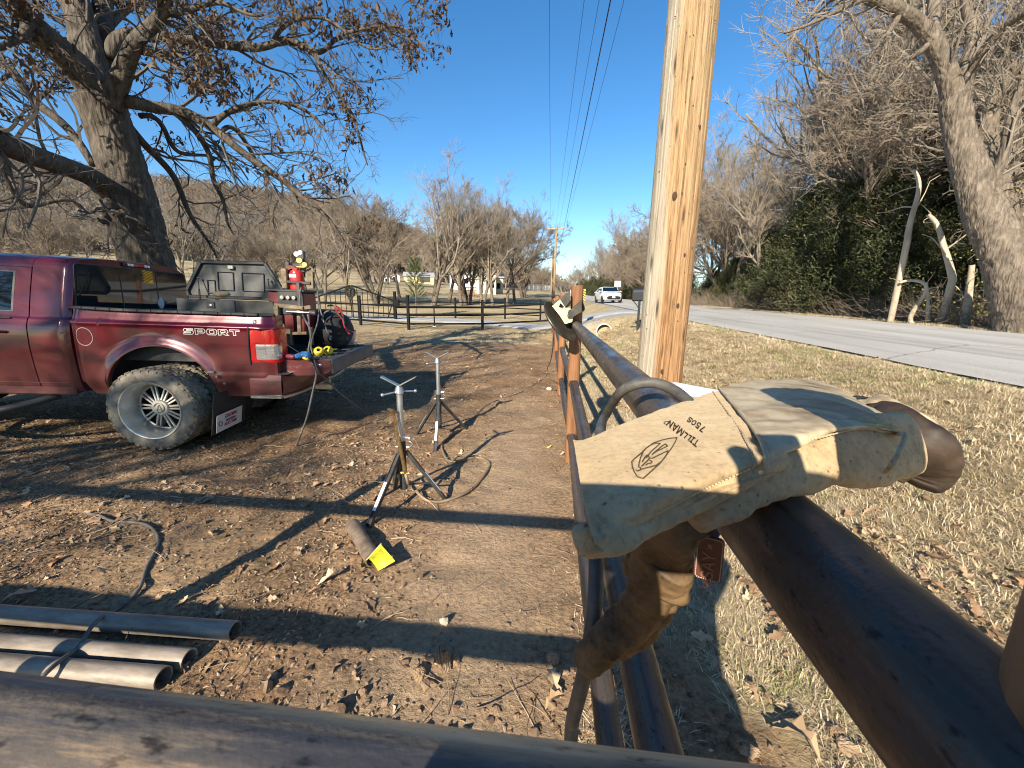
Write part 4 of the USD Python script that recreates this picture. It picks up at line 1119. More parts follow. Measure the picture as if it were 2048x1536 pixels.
obj('gauge', cat_([lathe([(0, 0.024), (0.03, 0.024), (0.032, 0.0)], 14, (c0[0] - 0.055, 0.13, 2.17), 'y'), lathe([(0, 0.024), (0.026, 0.024), (0.03, 0.0)], 14, (c0[0] - 0.10, 0.13, 2.19), 'y')]), plain('gauge_face', (0.66, 0.64, 0.55), 0.3), cy)
rk = cargo('steel_rack', 'brown welded steel rack with uprights around the welding machine in the bed', 'rack')
def upr(px, y0, y1, Y, w, mt, nm='upright'):
    a = tp(px, y1, 1, Y); b = tp(px, y0, 1, Y)
    obj(nm, bar((a[0], Y, a[2]), (a[0], Y, b[2]), w, w, 0.004), mt, rk)
upr(571.5, 537, 577, 0.10, 0.06, brown_steel)
upr(579, 524, 580, 0.02, 0.045, hdpe)
upr(623.5, 543, 577, 0.12, 0.07, brown_steel)
upr(606.5, 502, 545, 0.0, 0.055, hdpe2, 'exhaust_stack')
a = tp(578, 528, 1, 0.03); b = tp(606, 528, 1, 0.03)
obj('back_plate', box(abs(a[0] - b[0]), 0.02, 0.17, ((a[0] + b[0]) / 2, -0.02, a[2] - 0.07), 0.004), hdpe2, rk)
rr_ = tp(584, 541, 1, 0.02)
obj('hose_reel', cat_([lathe([(0.02, -0.02), (0.06, -0.02), (0.062, 0.02), (0.02, 0.02), (0.02, -0.02)], 18, (rr_[0], 0.03, rr_[2]), 'y')]), plain('dark_red', (0.16, 0.01, 0.01), 0.4), rk, smooth=35)
a = tp(573, 563, 1, 0.15); b = tp(622, 567, 1, 0.15)
obj('cross_bar', bar((a[0], 0.15, a[2]), (b[0], 0.15, b[2]), 0.035, 0.035, 0.004), hdpe2, rk)
a = tp(597, 565, 1, 0.2); b = tp(597, 612, 1, 0.2)
obj('upright', bar((a[0], 0.2, a[2]), (a[0], 0.2, b[2]), 0.055, 0.04, 0.004), plain('dark_brown_steel', (0.05, 0.03, 0.022), 0.5), rk)
# the frame of rusty angle below it
fr_ = cargo('angle_frame', 'frame of tan brown steel angle standing on the lowered tailgate end of the bed', 'frame')
def fb(p, q, Y, w=0.045):
    a = tp(*p, 1, Y); b = tp(*q, 1, Y)
    obj('bar', bar(a, b, w, w, 0.004), brown_steel, fr_)
fb((549, 610), (607, 616), 0.42); fb((607, 616), (622, 614), 0.40)
fb((553, 611), (556, 650), 0.43, 0.055); fb((598, 616), (600, 667), 0.40); fb((546, 652), (570, 651), 0.45, 0.04); fb((578, 658), (579, 690), 0.42, 0.05); fb((580, 667), (614, 666), 0.40, 0.035)
fb((622, 655), (624, 690), 0.2, 0.04)
sh = cargo('silver_bar', 'short shiny silver bar with grey cap lying across the brown frame', 'bar')
a = tp(574, 624, 1, 0.47); b = tp(619, 625, 1, 0.47)
obj('shaft', rod(a, b, 0.016, 12), chrome, sh, smooth=40)
obj('cap', rod(b, tp(631, 626, 1, 0.47), 0.028, 12), hdpe, sh, smooth=40)
lv = cargo('steel_lever', 'upright dull steel lever leaning in the bed under the silver bar', 'lever')
obj('shaft', cat_([rod(tp(616, 628, 1, 0.45), tp(619, 665, 1, 0.45), 0.013, 10), rod(tp(619, 665, 1, 0.45), tp(622, 700, 1, 0.45), 0.010, 10)]), dull_chrome, lv, smooth=40)
bg = cargo('tool_bag', 'bulky black bag stuffed with cables at the far rear corner of the bed', 'bag')
bgm = ell(0.26, 0.30, 0.24, (0, 0, 0), 4)
v = bgm.vertices; bgm.vertices = np.sign(v) * np.abs(v / [0.26, 0.30, 0.24]) ** 0.75 * [0.26, 0.30, 0.24]; bgm.vertices *= (1 + 0.14 * fbm(bgm.vertices * 9 + 2, 3, 4))[:, None]
bc = tp(664, 645, 1, -0.35); bgm.vertices += [bc[0], -0.35, 1.215]
obj('bag', bgm, mottled('black_canvas', [(0.3, (0.008, 0.008, 0.010)), (0.7, (0.022, 0.022, 0.024))], scale=10, rough=0.85, bump=0.5), bg, smooth=True)
obj('strap', cat_([hose([tp(645, 640, 1, -0.02), tp(660, 622, 1, -0.02), tp(675, 628, 1, -0.05), tp(688, 650, 1, -0.1)], 0.011, 24, 6)]), cable_mat, bg, smooth=True)
jc = cargo('jumper_cables', 'red and black cables spilling over the far rear corner of the truck bed', 'cables')
for k, (pts, mt) in enumerate((([(672, 612), (682, 622), (687, 645), (700, 668)], red_enamel), ([(668, 616), (678, 630), (690, 655), (706, 664)], red_enamel), ([(664, 620), (672, 640), (684, 662), (696, 680)], cable_mat), ([(655, 612), (668, 612), (684, 630), (692, 664)], cable_mat), ([(640, 632), (655, 640), (668, 652), (672, 676)], cable_mat))):
    obj('cable', hose([tp(*p, 1, -0.15 - 0.03 * k) for p in pts], 0.012, 24, 6), mt, jc, smooth=True)
bu = cargo('metal_bucket', 'galvanised metal bucket standing on the far end of the tailgate', 'bucket')
b0 = tp(697, 689, 2, 0.975)
obj('pail', cat_([lathe([(0.085, 0.0), (0.115, 0.21), (0.12, 0.215), (0.112, 0.21), (0.082, 0.006), (0.0, 0.006)], 24, (b0[0], b0[1], 0.975))]), steel_galv, bu, smooth=35)
obj('blue_lid', cat_([lathe([(0.04, 0.0), (0.045, 0.05), (0.0, 0.06)], 14, (b0[0] + 0.03, b0[1] + 0.03, 1.18))]), blue_pl, bu, smooth=35)
ymu = cargo('ear_muffs', 'yellow ear muffs with dark openings lying on the tailgate', 'ear muffs')
for k, (px, py, tl_) in enumerate(((638, 709, 12), (657, 707, -14))):
    q = tp(px, py, 2, 0.985)
    cup = lathe([(0.02, 0.045), (0.045, 0.04), (0.058, 0.015), (0.056, -0.012), (0.032, -0.014), (0.03, 0.0)], 20, (0, 0, 0), 'y')
    cup.apply_transform(rot([1, 0, 0], 35)); cup.apply_transform(rot([0, 0, 1], tl_)); cup.apply_translation(q + [0, 0, 0.035])
    obj('ear_cup', cup, yellow_pl, ymu, smooth=35)
obj('head_band', hose([tp(634, 705, 2, 1.0) + [0, 0, 0.02], tp(643, 697, 2, 1.0), tp(653, 697, 2, 1.0), tp(661, 703, 2, 1.0) + [0, 0, 0.02]], 0.008, 20, 8), yellow_pl, ymu, smooth=True)
rt = cargo('grinder', 'red handled grinder with blue and yellow end lying on the tailgate', 'grinder')
a, b, c, d = tp(570, 712, 2, 0.995), tp(590, 714, 2, 0.995), tp(606, 713, 2, 0.995), tp(616, 716, 2, 0.995)
obj('handle', tube(spline([a, (a + b) / 2, b], 6), [0.012, 0.024, 0.028, 0.028, 0.026, 0.022], 12), plain('maroon_grip', (0.13, 0.02, 0.035), 0.5), rt, smooth=True)
obj('body', tube(spline([b, c + [0, 0, 0.02], d + [0, 0, 0.02]], 6), [0.026, 0.034, 0.04, 0.04, 0.036, 0.03], 12), blue_pl, rt, smooth=True)
obj('guard', tube(np.array([c - [0, 0, 0.012], d - [0, 0, 0.012]]), 0.018, 10), yellow_pl, rt, smooth=True)

# leads that hang over the tailgate
leads = [([(602, 575, 1, 0.2), (600, 600, 1, 0.3), (604, 625, 1, 0.42), (616, 650, 1, 0.6), (622, 668, 1, 0.7), (617, 700, 1, 0.78), (622, 722, 1, 0.86), (632, 745, 1, 0.92)], [(629, 768, .93), (622, 800, .93), (612, 840, .94), (604, 862, .97), (592, 892, 1.0)], 'grey welding lead looping from the rack down over the tailgate to the ground', 0.011),
         ([(626, 548, 1, 0.1), (634, 575, 1, 0.2), (637, 610, 1, 0.35), (636, 640, 1, 0.5), (626, 672, 1, 0.7), (622, 690, 1, 0.78), (627, 715, 1, 0.86), (634, 738, 1, 0.93)], [(645, 752, .95), (668, 775, .98), (700, 802, 1.0), (735, 830, 1.0)], 'thin dark lead that leaves the tailgate corner towards the pipe stands', 0.008),
         ([(630, 560, 1, 0.05), (636, 590, 1, 0.1), (641, 620, 1, 0.15), (648, 645, 1, 0.2), (655, 665, 1, 0.3), (662, 680, 1, 0.35)], [], 'lead hanging straight down from the right upright of the rack', 0.010)]
for top_, low_, lb, r in leads:
    pts = [tw(tp(px, py, ax, v)) for px, py, ax, v in top_]
    if low_:
        g_ = gxy = None
        Dm = math.hypot(*pts[-1][:2])
        End = at_z(low_[-1][0], low_[-1][1], 0.012)
        De = math.hypot(*End[:2])
        for (px, py, k) in low_[:-1]:
            t = (py - top_[-1][1]) / (low_[-1][1] - top_[-1][1])
            pts.append(at_d(px, py, Dm + (De - Dm) * t))
        pts.append(End)
    obj('welding_lead', hose(pts, r, 70, 8), cable_mat, label=lb, cat='lead', smooth=True)
# ================================================================== pipe stands
def gnd(px, py):
    """a point of the ground under a pixel (the yard is level)"""
    p = at_z(px, py, 0.0)
    z = float(ground_z(p[0], p[1]))
    return at_z(px, py, z)


stand_dark = mottled('stand_paint', [(0.3, (0.025, 0.026, 0.027)), (0.7, (0.085, 0.083, 0.078))], scale=14, rough=0.45, metal=0.4, bump=0.2)
sticker = plain('white_sticker', (0.66, 0.65, 0.62), 0.5)


def pipe_stand(base, height, feet, head_az, label, collar=0.30):
    o = empty('pipe_stand', base, label=label, cat='pipe stand', group='folding pipe stands in the yard')
    F_ = [np.array(f) - base for f in feet]
    zc = 0.40 * height
    obj('base_sleeve', cat_([pipe((0, 0, 0.14), (0, 0, zc + 0.16), 0.030, 0.004, 20)]), stand_dark, o, smooth=40)
    obj('tube', cat_([rod((0, 0, zc + 0.08), (0, 0, height - 0.03), 0.0235, 20)]), steel_galv, o, smooth=40)
    obj('collar', cat_([pipe((0, 0, zc + 0.155), (0, 0, zc + 0.20), 0.034, 0.006, 20), rod((0.03, 0, zc + 0.178), (0.075, 0, zc + 0.178), 0.007, 8), rod((0.075, -0.035, zc + 0.178), (0.075, 0.035, zc + 0.178), 0.006, 8)]), steel_galv, o, smooth=40)
    obj('height_pin', cat_([rod((-0.05, 0, zc + 0.10), (0.06, 0, zc + 0.10), 0.006, 8), hose([(0.06, 0, zc + 0.10), (0.085, 0.0, zc + 0.13), (0.06, 0, zc + 0.15)], 0.0035, 10, 6)]), steel_galv, o, smooth=40)
    for f in F_:
        d = f / np.linalg.norm(f[:2])
        top = np.array([d[0] * 0.033, d[1] * 0.033, zc + 0.06])
        foot = f + [0, 0, 0.0]
        lg = obj('leg', cat_([bar(top, foot, 0.034, 0.005, 0.0), bar(top + np.cross(d, [0, 0, 1]) * 0.0165, foot + np.cross(d, [0, 0, 1]) * 0.0165, 0.004, 0.026, 0.0), bar(top - np.cross(d, [0, 0, 1]) * 0.0165, foot - np.cross(d, [0, 0, 1]) * 0.0165, 0.004, 0.026, 0.0)]), stand_dark, o)
        m0 = top + (foot - top) * 0.62
        n = np.cross(np.cross(d, [0, 0, 1]), foot - top); n /= np.linalg.norm(n); n = n if n[2] > 0 else -n
        obj('brace', bar(m0, (d[0] * 0.032, d[1] * 0.032, 0.17), 0.022, 0.005), stand_dark, lg)
        obj('pivot', ell(0.009, 0.009, 0.009, m0, 1), steel_galv, lg)
        a, b = top + (foot - top) * 0.42 + n * 0.016, top + (foot - top) * 0.80 + n * 0.016
        obj('sticker', bar(a, b, 0.026, 0.002, 0, n), sticker, lg)
    # the head: a screw nut with tee handles, and a vee of two plates
    R = rot([0, 0, 1], math.degrees(head_az))
    hd_ = cat_([xf(box(0.15, 0.05, 0.008, (0.075, 0, 0), 0.001), rot([0, 1, 0], -28)), xf(box(0.15, 0.05, 0.008, (-0.075, 0, 0), 0.001), rot([0, 1, 0], 28))])
    hd_.apply_translation([0, 0, height + 0.005]); hd_.apply_transform(R)
    obj('vee_head', hd_, dull_chrome, o)
    nut = cat_([lathe([(0.0, height + 0.004), (0.022, height - 0.0), (0.034, height - 0.03), (0.034, height - 0.055), (0.026, height - 0.06)], 16)])
    nt = obj('nut', nut, steel_galv, o, smooth=30)
    R2 = rot([0, 0, 1], math.degrees(head_az) + 35)
    for s in (1, -1):
        hb = cat_([rod((s * 0.03, 0, height - 0.042), (s * 0.125, 0, height - 0.052), 0.0065, 8), ell(0.014, 0.014, 0.014, (s * 0.13, 0, height - 0.052), 1)]); hb.apply_transform(R2)
        obj('handle', hb, steel_galv, nt, smooth=40)
    return o


s1_feet = [gnd(737, 1054), gnd(893, 1001), gnd(790, 976)]
s1c = np.mean(s1_feet, 0); s1c[2] = 0
D1 = math.hypot(*s1c[:2])
h1 = float(at_d(768, 774, D1)[2])
ps1 = pipe_stand(s1c, h1, s1_feet, 0.12, 'nearer silver pipe stand with the brass torch hung on it')
s2_feet = [gnd(833, 869), gnd(870, 903), gnd(932, 858)]
s2c = np.mean(s2_feet, 0); s2c[2] = 0
h2 = float(at_d(859, 717, math.hypot(*s2c[:2]))[2])
ps2 = pipe_stand(s2c, h2, s2_feet, 0.15, 'farther silver pipe stand, standing between the tailgate and the fence')

# cutting torch and its twin hose
brass_dark = mottled('aged_brass', [(0.3, (0.22, 0.13, 0.05)), (0.7, (0.55, 0.38, 0.16))], scale=25, rough=0.35, metal=0.85)
to = empty('cutting_torch', label='brass cutting torch hanging on the nearer pipe stand', cat='torch')
tdep = D1 - 0.06
t0, t1, t2, t3 = at_d(787, 828, tdep), at_d(797, 880, tdep), at_d(806, 920, tdep), at_d(811, 946, tdep)
obj('tubes', cat_([rod(t0 + [0.006, 0, 0], t2 + [0.006, 0, 0], 0.005, 8), rod(t0 - [0.006, 0, 0], t2 - [0.006, 0, 0], 0.005, 8)]), brass_dark, to, kind='stuff')
obj('handle', rod(t1, t3, 0.015, 14), brass_dark, to, smooth=40)
obj('head', cat_([rod(t0 + [0, 0, -0.005], t0 + [-0.004, -0.02, 0.035], 0.012, 10), rod(t0 + [0, 0, 0.03], t0 + [-0.03, -0.03, 0.045], 0.008, 10)]), brass_dark, to, smooth=40)
obj('valves', cat_([rod(t3 + [-0.025, 0, 0.0], t3 + [0.025, 0, 0], 0.008, 10), ell(0.014, 0.014, 0.014, t3 + [0.03, 0, 0], 1), ell(0.014, 0.014, 0.014, t3 - [0.03, 0, 0], 1)]), brass, to, kind='stuff')
hz_ = [t3 + [0, 0, -0.01], at_d(815, 962, D1 - .08)]
for px, py in ((822, 990), (850, 1006), (880, 1007), (912, 998), (945, 980), (965, 958), (978, 938), (974, 924), (955, 918), (930, 922), (905, 926), (890, 915), (884, 900), (892, 880), (908, 868), (932, 856)):
    hz_.append(gnd(px, py) + [0, 0, 0.016])
hz_[2][2] += 0.10; hz_[3][2] += 0.02
hose_mat = mottled('tan_hose', [(0.3, (0.12, 0.085, 0.05)), (0.7, (0.26, 0.19, 0.115))], scale=10, rough=0.6)
obj('torch_hose', hose(hz_, 0.0125, 150, 8), hose_mat, label='tan rubber hose curling over the dirt from the torch to the farther stand', cat='hose', smooth=True)

# short offcut of pipe with a yellow warning tag
ta, tb_ = gnd(706, 1062) + [0, 0, 0.045], gnd(748, 1132) + [0, 0, 0.045]
off = empty('pipe_offcut', label='short rusty pipe offcut on the dirt at the foot of the nearer stand', cat='pipe')
obj('tube', pipe(ta, tb_, 0.05, 0.007, 32, 8), mottled('offcut_rust', [(0.3, (0.12, 0.085, 0.06)), (0.55, (0.23, 0.17, 0.12)), (0.75, (0.33, 0.25, 0.18))], scale=18, rough=0.6, metal=0.35, bump=0.3), off, smooth=40)
yt = empty('warning_tag', label='yellow paper tag with black print standing at the open end of the short pipe offcut', cat='tag')
c4 = [at_z(762, 1089, 0.10), at_z(790, 1122, 0.085), at_z(757, 1141, 0.02), at_z(737, 1117, 0.105)]
TA, TB, TC, TD = [np.array(q) for q in c4]
gx_, gy_ = np.meshgrid(np.linspace(0, 1, 12), np.linspace(0, 1, 10), indexing='ij')


def tag_pt(u, v, o=0.0):
    u = np.asarray(u, float)[..., None]; v = np.asarray(v, float)[..., None]
    p = TA * (1 - u) * (1 - v) + TB * u * (1 - v) + TC * u * v + TD * (1 - u) * v
    n = np.cross(TB - TA, TD - TA); n /= np.linalg.norm(n); n = n * np.sign(n[2])
    return p + n * (o + 0.008 * np.sin(np.pi * u) * v)


yel = plain('yellow_paper', (0.78, 0.70, 0.03), 0.6)
sheet = cat_([grid_mesh(tag_pt(gx_, gy_, 0.0)), grid_mesh(tag_pt(gx_, gy_, -0.0012)[::-1])])
sh_ = obj('sheet', sheet, yel, yt, smooth=True)
fold = np.array([[TA + (TD - TA) * t + np.array([0, 0, 0.0]) + (TD - TB) * 0.0 + np.array([-0.02 * w, -0.002, 0.012 * w - 0.03 * w * w]) for w in np.linspace(0, 1, 5)] for t in np.linspace(-0.08, 1.1, 8)])
obj('folded_edge', cat_([grid_mesh(fold), grid_mesh(fold[::-1] - [0, 0, 0.001])]), plain('pale_yellow_paper', (0.80, 0.74, 0.30), 0.6), yt, smooth=True)
ink = plain('black_ink', (0.03, 0.03, 0.012), 0.6)
rows_ = [('DANGER', 0.16, 0.12), ('DO NOT PICK UP', 0.30, 0.085), ('UNTIL COOL', 0.44, 0.085), ('HOT STEEL', 0.57, 0.085), ('KEEP CLEAR', 0.70, 0.07), ('PIPE END CUT', 0.81, 0.07)]
for txt, v0, hh in rows_:
    t_ = meshkit.text_mesh(txt, 1.0, 0.001); b_ = t_.bounds
    w_ = b_[1][0] - b_[0][0]
    sc = min(hh, 0.66 / w_)
    vv = t_.vertices
    u = 0.14 + (vv[:, 0] - b_[0][0]) * sc
    v = v0 - vv[:, 1] * hh * 0.9 + hh
    pts = tag_pt(u, v, 0.0006)
    obj('print', trimesh.Trimesh(pts, t_.faces, process=False), ink, sh_)

# three long pipes lying on the ground at the left
long_mat = mat('bright_pipe', {
    't': ('texture_coordinate', {}), 'm': ('mapping', {'scale': (0.25, 1.0, 1.0)}), 'n': ('noise_texture', {'scale': 14.0, 'detail': 7, 'roughness': 0.65}), 'n2': ('noise_texture', {'scale': 5.0, 'detail': 4}),
    'r': ('rgb_ramp', {'ramp': [(0.3, (0.11, 0.086, 0.064)), (0.5, (0.21, 0.172, 0.132)), (0.62, (0.30, 0.25, 0.20)), (0.74, (0.28, 0.16, 0.06))]}),
    'b': ('bump', {'strength': 0.2, 'distance': 0.002}), 'p': ('principled_bsdf', {'metallic': 0.15, 'roughness': 0.40})},
    [('t.object', 'm.vector'), ('m.vector', 'n.vector'), ('n.fac', 'r.fac'), ('r.color', 'p.base_color'), ('n.fac', 'b.height'), ('b.normal', 'p.normal')])
pl = ['farthest of the three steel pipes on the dirt, the longest to the right', 'middle one of the three steel pipes on the dirt', 'nearest of the three steel pipes, half hidden by the front rail']
for (e, w, z, r), lb in zip((((470, 1262), (0, 1229), 0.050, 0.0445), ((379, 1318), (0, 1288), 0.046, 0.043), ((327, 1356), (0, 1330), 0.050, 0.0445)), pl):
    a, b = at_z(*e, z), at_z(*w, z)
    d = (b - a) / np.linalg.norm(b - a)
    obj('steel_pipe', pipe(a, b + d * 3.0, r, 0.007, 40, 14), long_mat, label=lb, cat='pipe', group='loose steel pipes', smooth=40)
cord = [(176, 1031, 0), (205, 1036, 0), (232, 1046, 0), (262, 1047, 0), (292, 1052, 0), (312, 1068, 0), (318, 1084, 0), (312, 1104, 0), (298, 1130, 0), (286, 1165, 0), (268, 1195, 0), (240, 1219, 0), (205, 1234, .09), (180, 1258, .106), (160, 1290, .08), (125, 1318, .10), (88, 1350, .106), (60, 1380, .06)]
obj('ground_cable', hose([(gnd(px, py) + [0, 0, 0.012]) if not z else at_z(px, py, z) for px, py, z in cord], 0.0095, 120, 8), cable_mat, label='black cable winding over the leaves and across the three pipes', cat='cable', smooth=True)
thin = [at_y(1108, 645, 3.95), at_y(1106, 690, 4.2), at_d(1095, 735, 5.4)] + [gnd(px, py) + [0, 0, 0.008] for px, py in ((1080, 762), (1058, 776), (1030, 790), (990, 803), (960, 822), (930, 850))]
obj('thin_cable', hose(thin, 0.006, 80, 6), cable_mat, label='thin cable dropping from the welding hood to the dirt beside the fence', cat='cable', smooth=True)

# ================================================================== welding hood on the first post
wd = empty('welding_hood', label='black and cream welding hood hung on the first rusty fence post', cat='welding hood')
hy = 3.80
cA, cB = at_y(1096, 604, hy - 0.02), at_y(1144, 683, hy - 0.16)
cen = (cA + cB) / 2; ax_u = (cB - cA); rad = np.linalg.norm(ax_u) / 2; ax_u /= np.linalg.norm(ax_u)
nrm = np.cross(ax_u, np.array([0.28, 1.0, 0.16])); nrm /= np.linalg.norm(nrm); nrm = nrm if nrm[0] < 0 else -nrm
ax_w = np.cross(nrm, ax_u)
Mh = np.eye(4); Mh[:3, 0] = ax_u; Mh[:3, 1] = ax_w; Mh[:3, 2] = nrm; Mh[:3, 3] = cen
disc = lathe([(0, 0.045), (rad * 0.5, 0.040), (rad * 0.85, 0.022), (rad, 0.0), (rad * 0.985, -0.008), (rad * 0.84, 0.012), (rad * 0.5, 0.03), (0, 0.035)], 40)
hood_mat = mottled('scuffed_hood', [(0.3, (0.02, 0.018, 0.014)), (0.6, (0.06, 0.052, 0.038)), (0.75, (0.16, 0.135, 0.09))], scale=12, rough=0.45, metal=0.3)
obj('face_shield', xf(disc, Mh), hood_mat, wd, smooth=40)
cream = mottled('balsa_wood', [(0.3, (0.50, 0.41, 0.22)), (0.7, (0.68, 0.58, 0.34))], scale=20, rough=0.7)


def side_at(y, pts, th, mt, nm, holes=()):
    """a flat side plate outlined at the depth y, th deep"""
    p3 = np.array([at_y(px, py, y) for px, py in pts])
    hs = [np.array([at_y(px, py, y) for px, py in h]) for h in holes]
    m = man(extr([p3[:, [0, 2]]] + [h[:, [0, 2]] for h in hs], th)); v = m.vertices.copy()
    m.vertices = np.stack([v[:, 0], y + v[:, 2], v[:, 1]], -1); m.fix_normals()
    return obj(nm, m, mt, wd)


side_at(3.74, [(1104, 612), (1120, 599), (1131, 616), (1140, 616), (1148, 628), (1144, 644), (1130, 648), (1120, 632)], 0.05, cream, 'wooden_box', [[(1117, 614), (1121, 606), (1128, 613), (1126, 618)]])
side_at(3.70, [(1137, 621), (1141, 618), (1147, 634), (1134, 633)], 0.02, black_plastic, 'buckle')
side_at(3.80, [(1103, 606), (1122, 594), (1140, 582), (1140, 602), (1128, 618)], 0.06, hood_mat, 'side_panel')
side_at(3.83, [(1122, 603), (1140, 597), (1141, 612), (1130, 616)], 0.03, plain('dark_green_lens', (0.02, 0.03, 0.03), 0.2), 'lens')
side_at(3.72, [(1141, 620), (1164, 600), (1163, 624), (1146, 634)], 0.10, hood_mat, 'side_panel')
obj('head_strap', hose([at_y(1163, 604, 3.74), at_y(1166, 612, 3.9), at_y(1162, 620, 4.06), at_y(1140, 604, 4.08), at_y(1128, 600, 3.95)], 0.014, 30, 6), black_plastic, wd, smooth=True)
obj('rivet', ell(0.008, 0.008, 0.008, at_y(1137, 632, 3.69), 1), chrome, wd)

# ================================================================== things along the road
def ground_at(px, py, D):
    p = at_d(px, py, D); return np.array([p[0], p[1], float(base_z(p[0], p[1]))])


b_ = at_d(1208, 663, 17.0)
cu = empty('culvert_pipe', label='round concrete culvert mouth under the drive, half full of shadow', cat='culvert')
obj('pipe', pipe((b_[0], b_[1], b_[2]), (b_[0] - 0.1, b_[1] + 6.5, b_[2] + 0.12), 0.335, 0.055, 32), mottled('old_concrete', [(0.3, (0.30, 0.28, 0.24)), (0.7, (0.55, 0.52, 0.46))], scale=5, rough=0.9, bump=0.4), cu, smooth=40)
m_ = at_d(1276, 645, 14.5); mz = float(base_z(m_[0], m_[1]))
mt_ = at_d(1277, 590, 14.5)[2]
mb = empty('mailbox', (m_[0], m_[1], mz), label='black mailbox on a thin dark post beside the road', cat='mailbox')
hh = mt_ - mz
poly = sg.Polygon([(-0.10, -0.12), (0.10, -0.12), (0.10, 0.06)] + [(0.10 * math.cos(a), 0.06 + 0.10 * math.sin(a)) for a in np.linspace(0, np.pi, 12)] + [(-0.10, 0.06)])
bxm = trimesh.creation.extrude_polygon(poly, 0.52, engine='earcut'); v = bxm.vertices.copy(); bxm.vertices = np.stack([v[:, 2] - 0.24, v[:, 0] * 1.0, v[:, 1] * 1.45 + hh], -1)
mail_mat = plain('mailbox_black', (0.016, 0.016, 0.018), 0.4)
obj('box', bxm, mail_mat, mb, smooth=30)
obj('door', box(0.012, 0.19, 0.30, (0.29, 0, hh + 0.01), 0.004), mail_mat, mb)
obj('post', cat_([box(0.07, 0.07, hh + 0.1, (0, 0, (hh - 0.1) / 2 - 0.1), 0.006)]), mail_mat, mb)
obj('brace', cat_([bar((-0.2, 0, hh - 0.2), (0, 0, hh - 0.45), 0.03, 0.03), box(0.5, 0.05, 0.03, (0, 0, hh - 0.19), 0.004)]), mail_mat, mb)
obj('foot', box(0.46, 0.05, 0.035, (0.0, 0.03, 0.14), 0.004), mail_mat, mb)

om = at_d(1163, 604, 17.4); oz = float(base_z(om[0], om[1]))
oo = empty('object_marker', (om[0], om[1], oz), label='yellow marker panel with black slanting stripes behind the first fence post', cat='road sign')
zt, zb = at_d(1163, 578, 17.4)[2] - oz, at_d(1163, 602, 17.4)[2] - oz
obj('post', box(0.05, 0.04, zt + 0.2, (0, 0.03, zt / 2 - 0.12), 0.004), steel_galv, oo)
obj('panel', box(0.30, 0.006, zt - zb, (0, 0, (zt + zb) / 2)), plain('sign_yellow', (0.72, 0.50, 0.04), 0.5), oo)
hgt = zt - zb
for k in range(5):
    z0 = zb + hgt * (0.10 + 0.2 * k)
    q = sg.Polygon([(-0.15, z0 + 0.17), (-0.15, z0 + 0.12), (0.15, z0 - 0.10), (0.15, z0 - 0.05)]).intersection(sg.box(-0.15, zb, 0.15, zt))
    if not q.is_empty:
        e_ = trimesh.creation.extrude_polygon(q, 0.002, engine='earcut'); v = e_.vertices.copy(); e_.vertices = np.stack([v[:, 0], -0.0035 - v[:, 2], v[:, 1]], -1)
        obj('stripe', e_, plain('stripe_black', (0.012, 0.012, 0.012), 0.5) if k == 0 else '/World/Looks/stripe_black', oo)

sp = at_d(1234, 590, 44.0); sz = float(road_z(sp[1])) - 0.2
so = empty('road_sign', (sp[0], sp[1], sz), label='small white rectangular road sign on a post behind the white car', cat='road sign')
zc_ = at_d(1234, 568, 44.0)[2] - sz
obj('post', box(0.06, 0.05, zc_ + 0.5, (0, 0.04, (zc_ + 0.1) / 2), 0.004), steel_galv, so)
obj('panel', box(0.62, 0.01, 0.62, (0, 0, zc_), 0.004), plain('sign_white', (0.72, 0.72, 0.70), 0.5), so)

# oncoming white car
car = empty('white_car', label='white hatchback car driving towards us on the road', cat='car')
cp = at_d(1227, 600, 38.0)
cz = float(road_z(cp[1])) + 0.06
ms = at_d(1227, 575, 38.0)[2]
MC = np.eye(4); ang = math.radians(7); MC[:3, :3] = rot([0, 0, 1], math.degrees(ang))[:3, :3]; MC[:3, 3] = [cp[0] + 0.0, cp[1], cz]
white_p = plain('white_paint', (0.74, 0.74, 0.73), 0.25, 0.0, coat_weight=0.8)
car_black = plain('car_black', (0.012, 0.012, 0.013), 0.4)
st_ = [(-0.02, 0.32, 0.62, 0.60), (0.12, 0.24, 0.74, 0.78), (0.5, 0.22, 0.86, 0.88), (1.05, 0.22, 0.90, 0.97), (1.25, 0.22, 0.905, 1.00), (2.0, 0.22, 0.91, 1.02), (3.3, 0.22, 0.905, 1.04), (4.1, 0.26, 0.86, 1.06), (4.32, 0.34, 0.76, 0.98)]
rowsb = []
for x, zl, hw, zh in st_:
    rowsb.append([(hw * a, x, z) for a, z in ((0.0, zl), (0.86, zl), (0.97, zl + 0.08), (1.0, zl + 0.25), (0.985, zh - 0.14), (0.93, zh - 0.03), (0.70, zh), (0.0, zh + 0.025))])
rowsb = np.array(rowsb)
half = grid_mesh(rowsb); oth = half.copy(); oth.vertices = oth.vertices * [-1, 1, 1]; oth.faces = oth.faces[:, ::-1]
obj('body', xf(cat_([half, oth]), MC), white_p, car, smooth=45)
rowsg = []
for x, zh, hw in ((1.12, 0.99, 0.80), (1.95, 1.45, 0.62), (2.3, 1.50, 0.60), (3.2, 1.50, 0.60), (3.9, 1.36, 0.62), (4.25, 1.04, 0.70)):
    rowsg.append([(a * hw if i else 0.0, x, 0.96 + (zh - 0.96) * b) for i, (a, b) in enumerate(((0.0, 1.0), (0.8, 0.985), (1.0, 0.90), (1.22, 0.30), (1.32, 0.0)))])
rowsg = np.array(rowsg); half = grid_mesh(rowsg); oth = half.copy(); oth.vertices = oth.vertices * [-1, 1, 1]
obj('cabin', xf(cat_([half, oth]), MC), white_p, car, smooth=35)
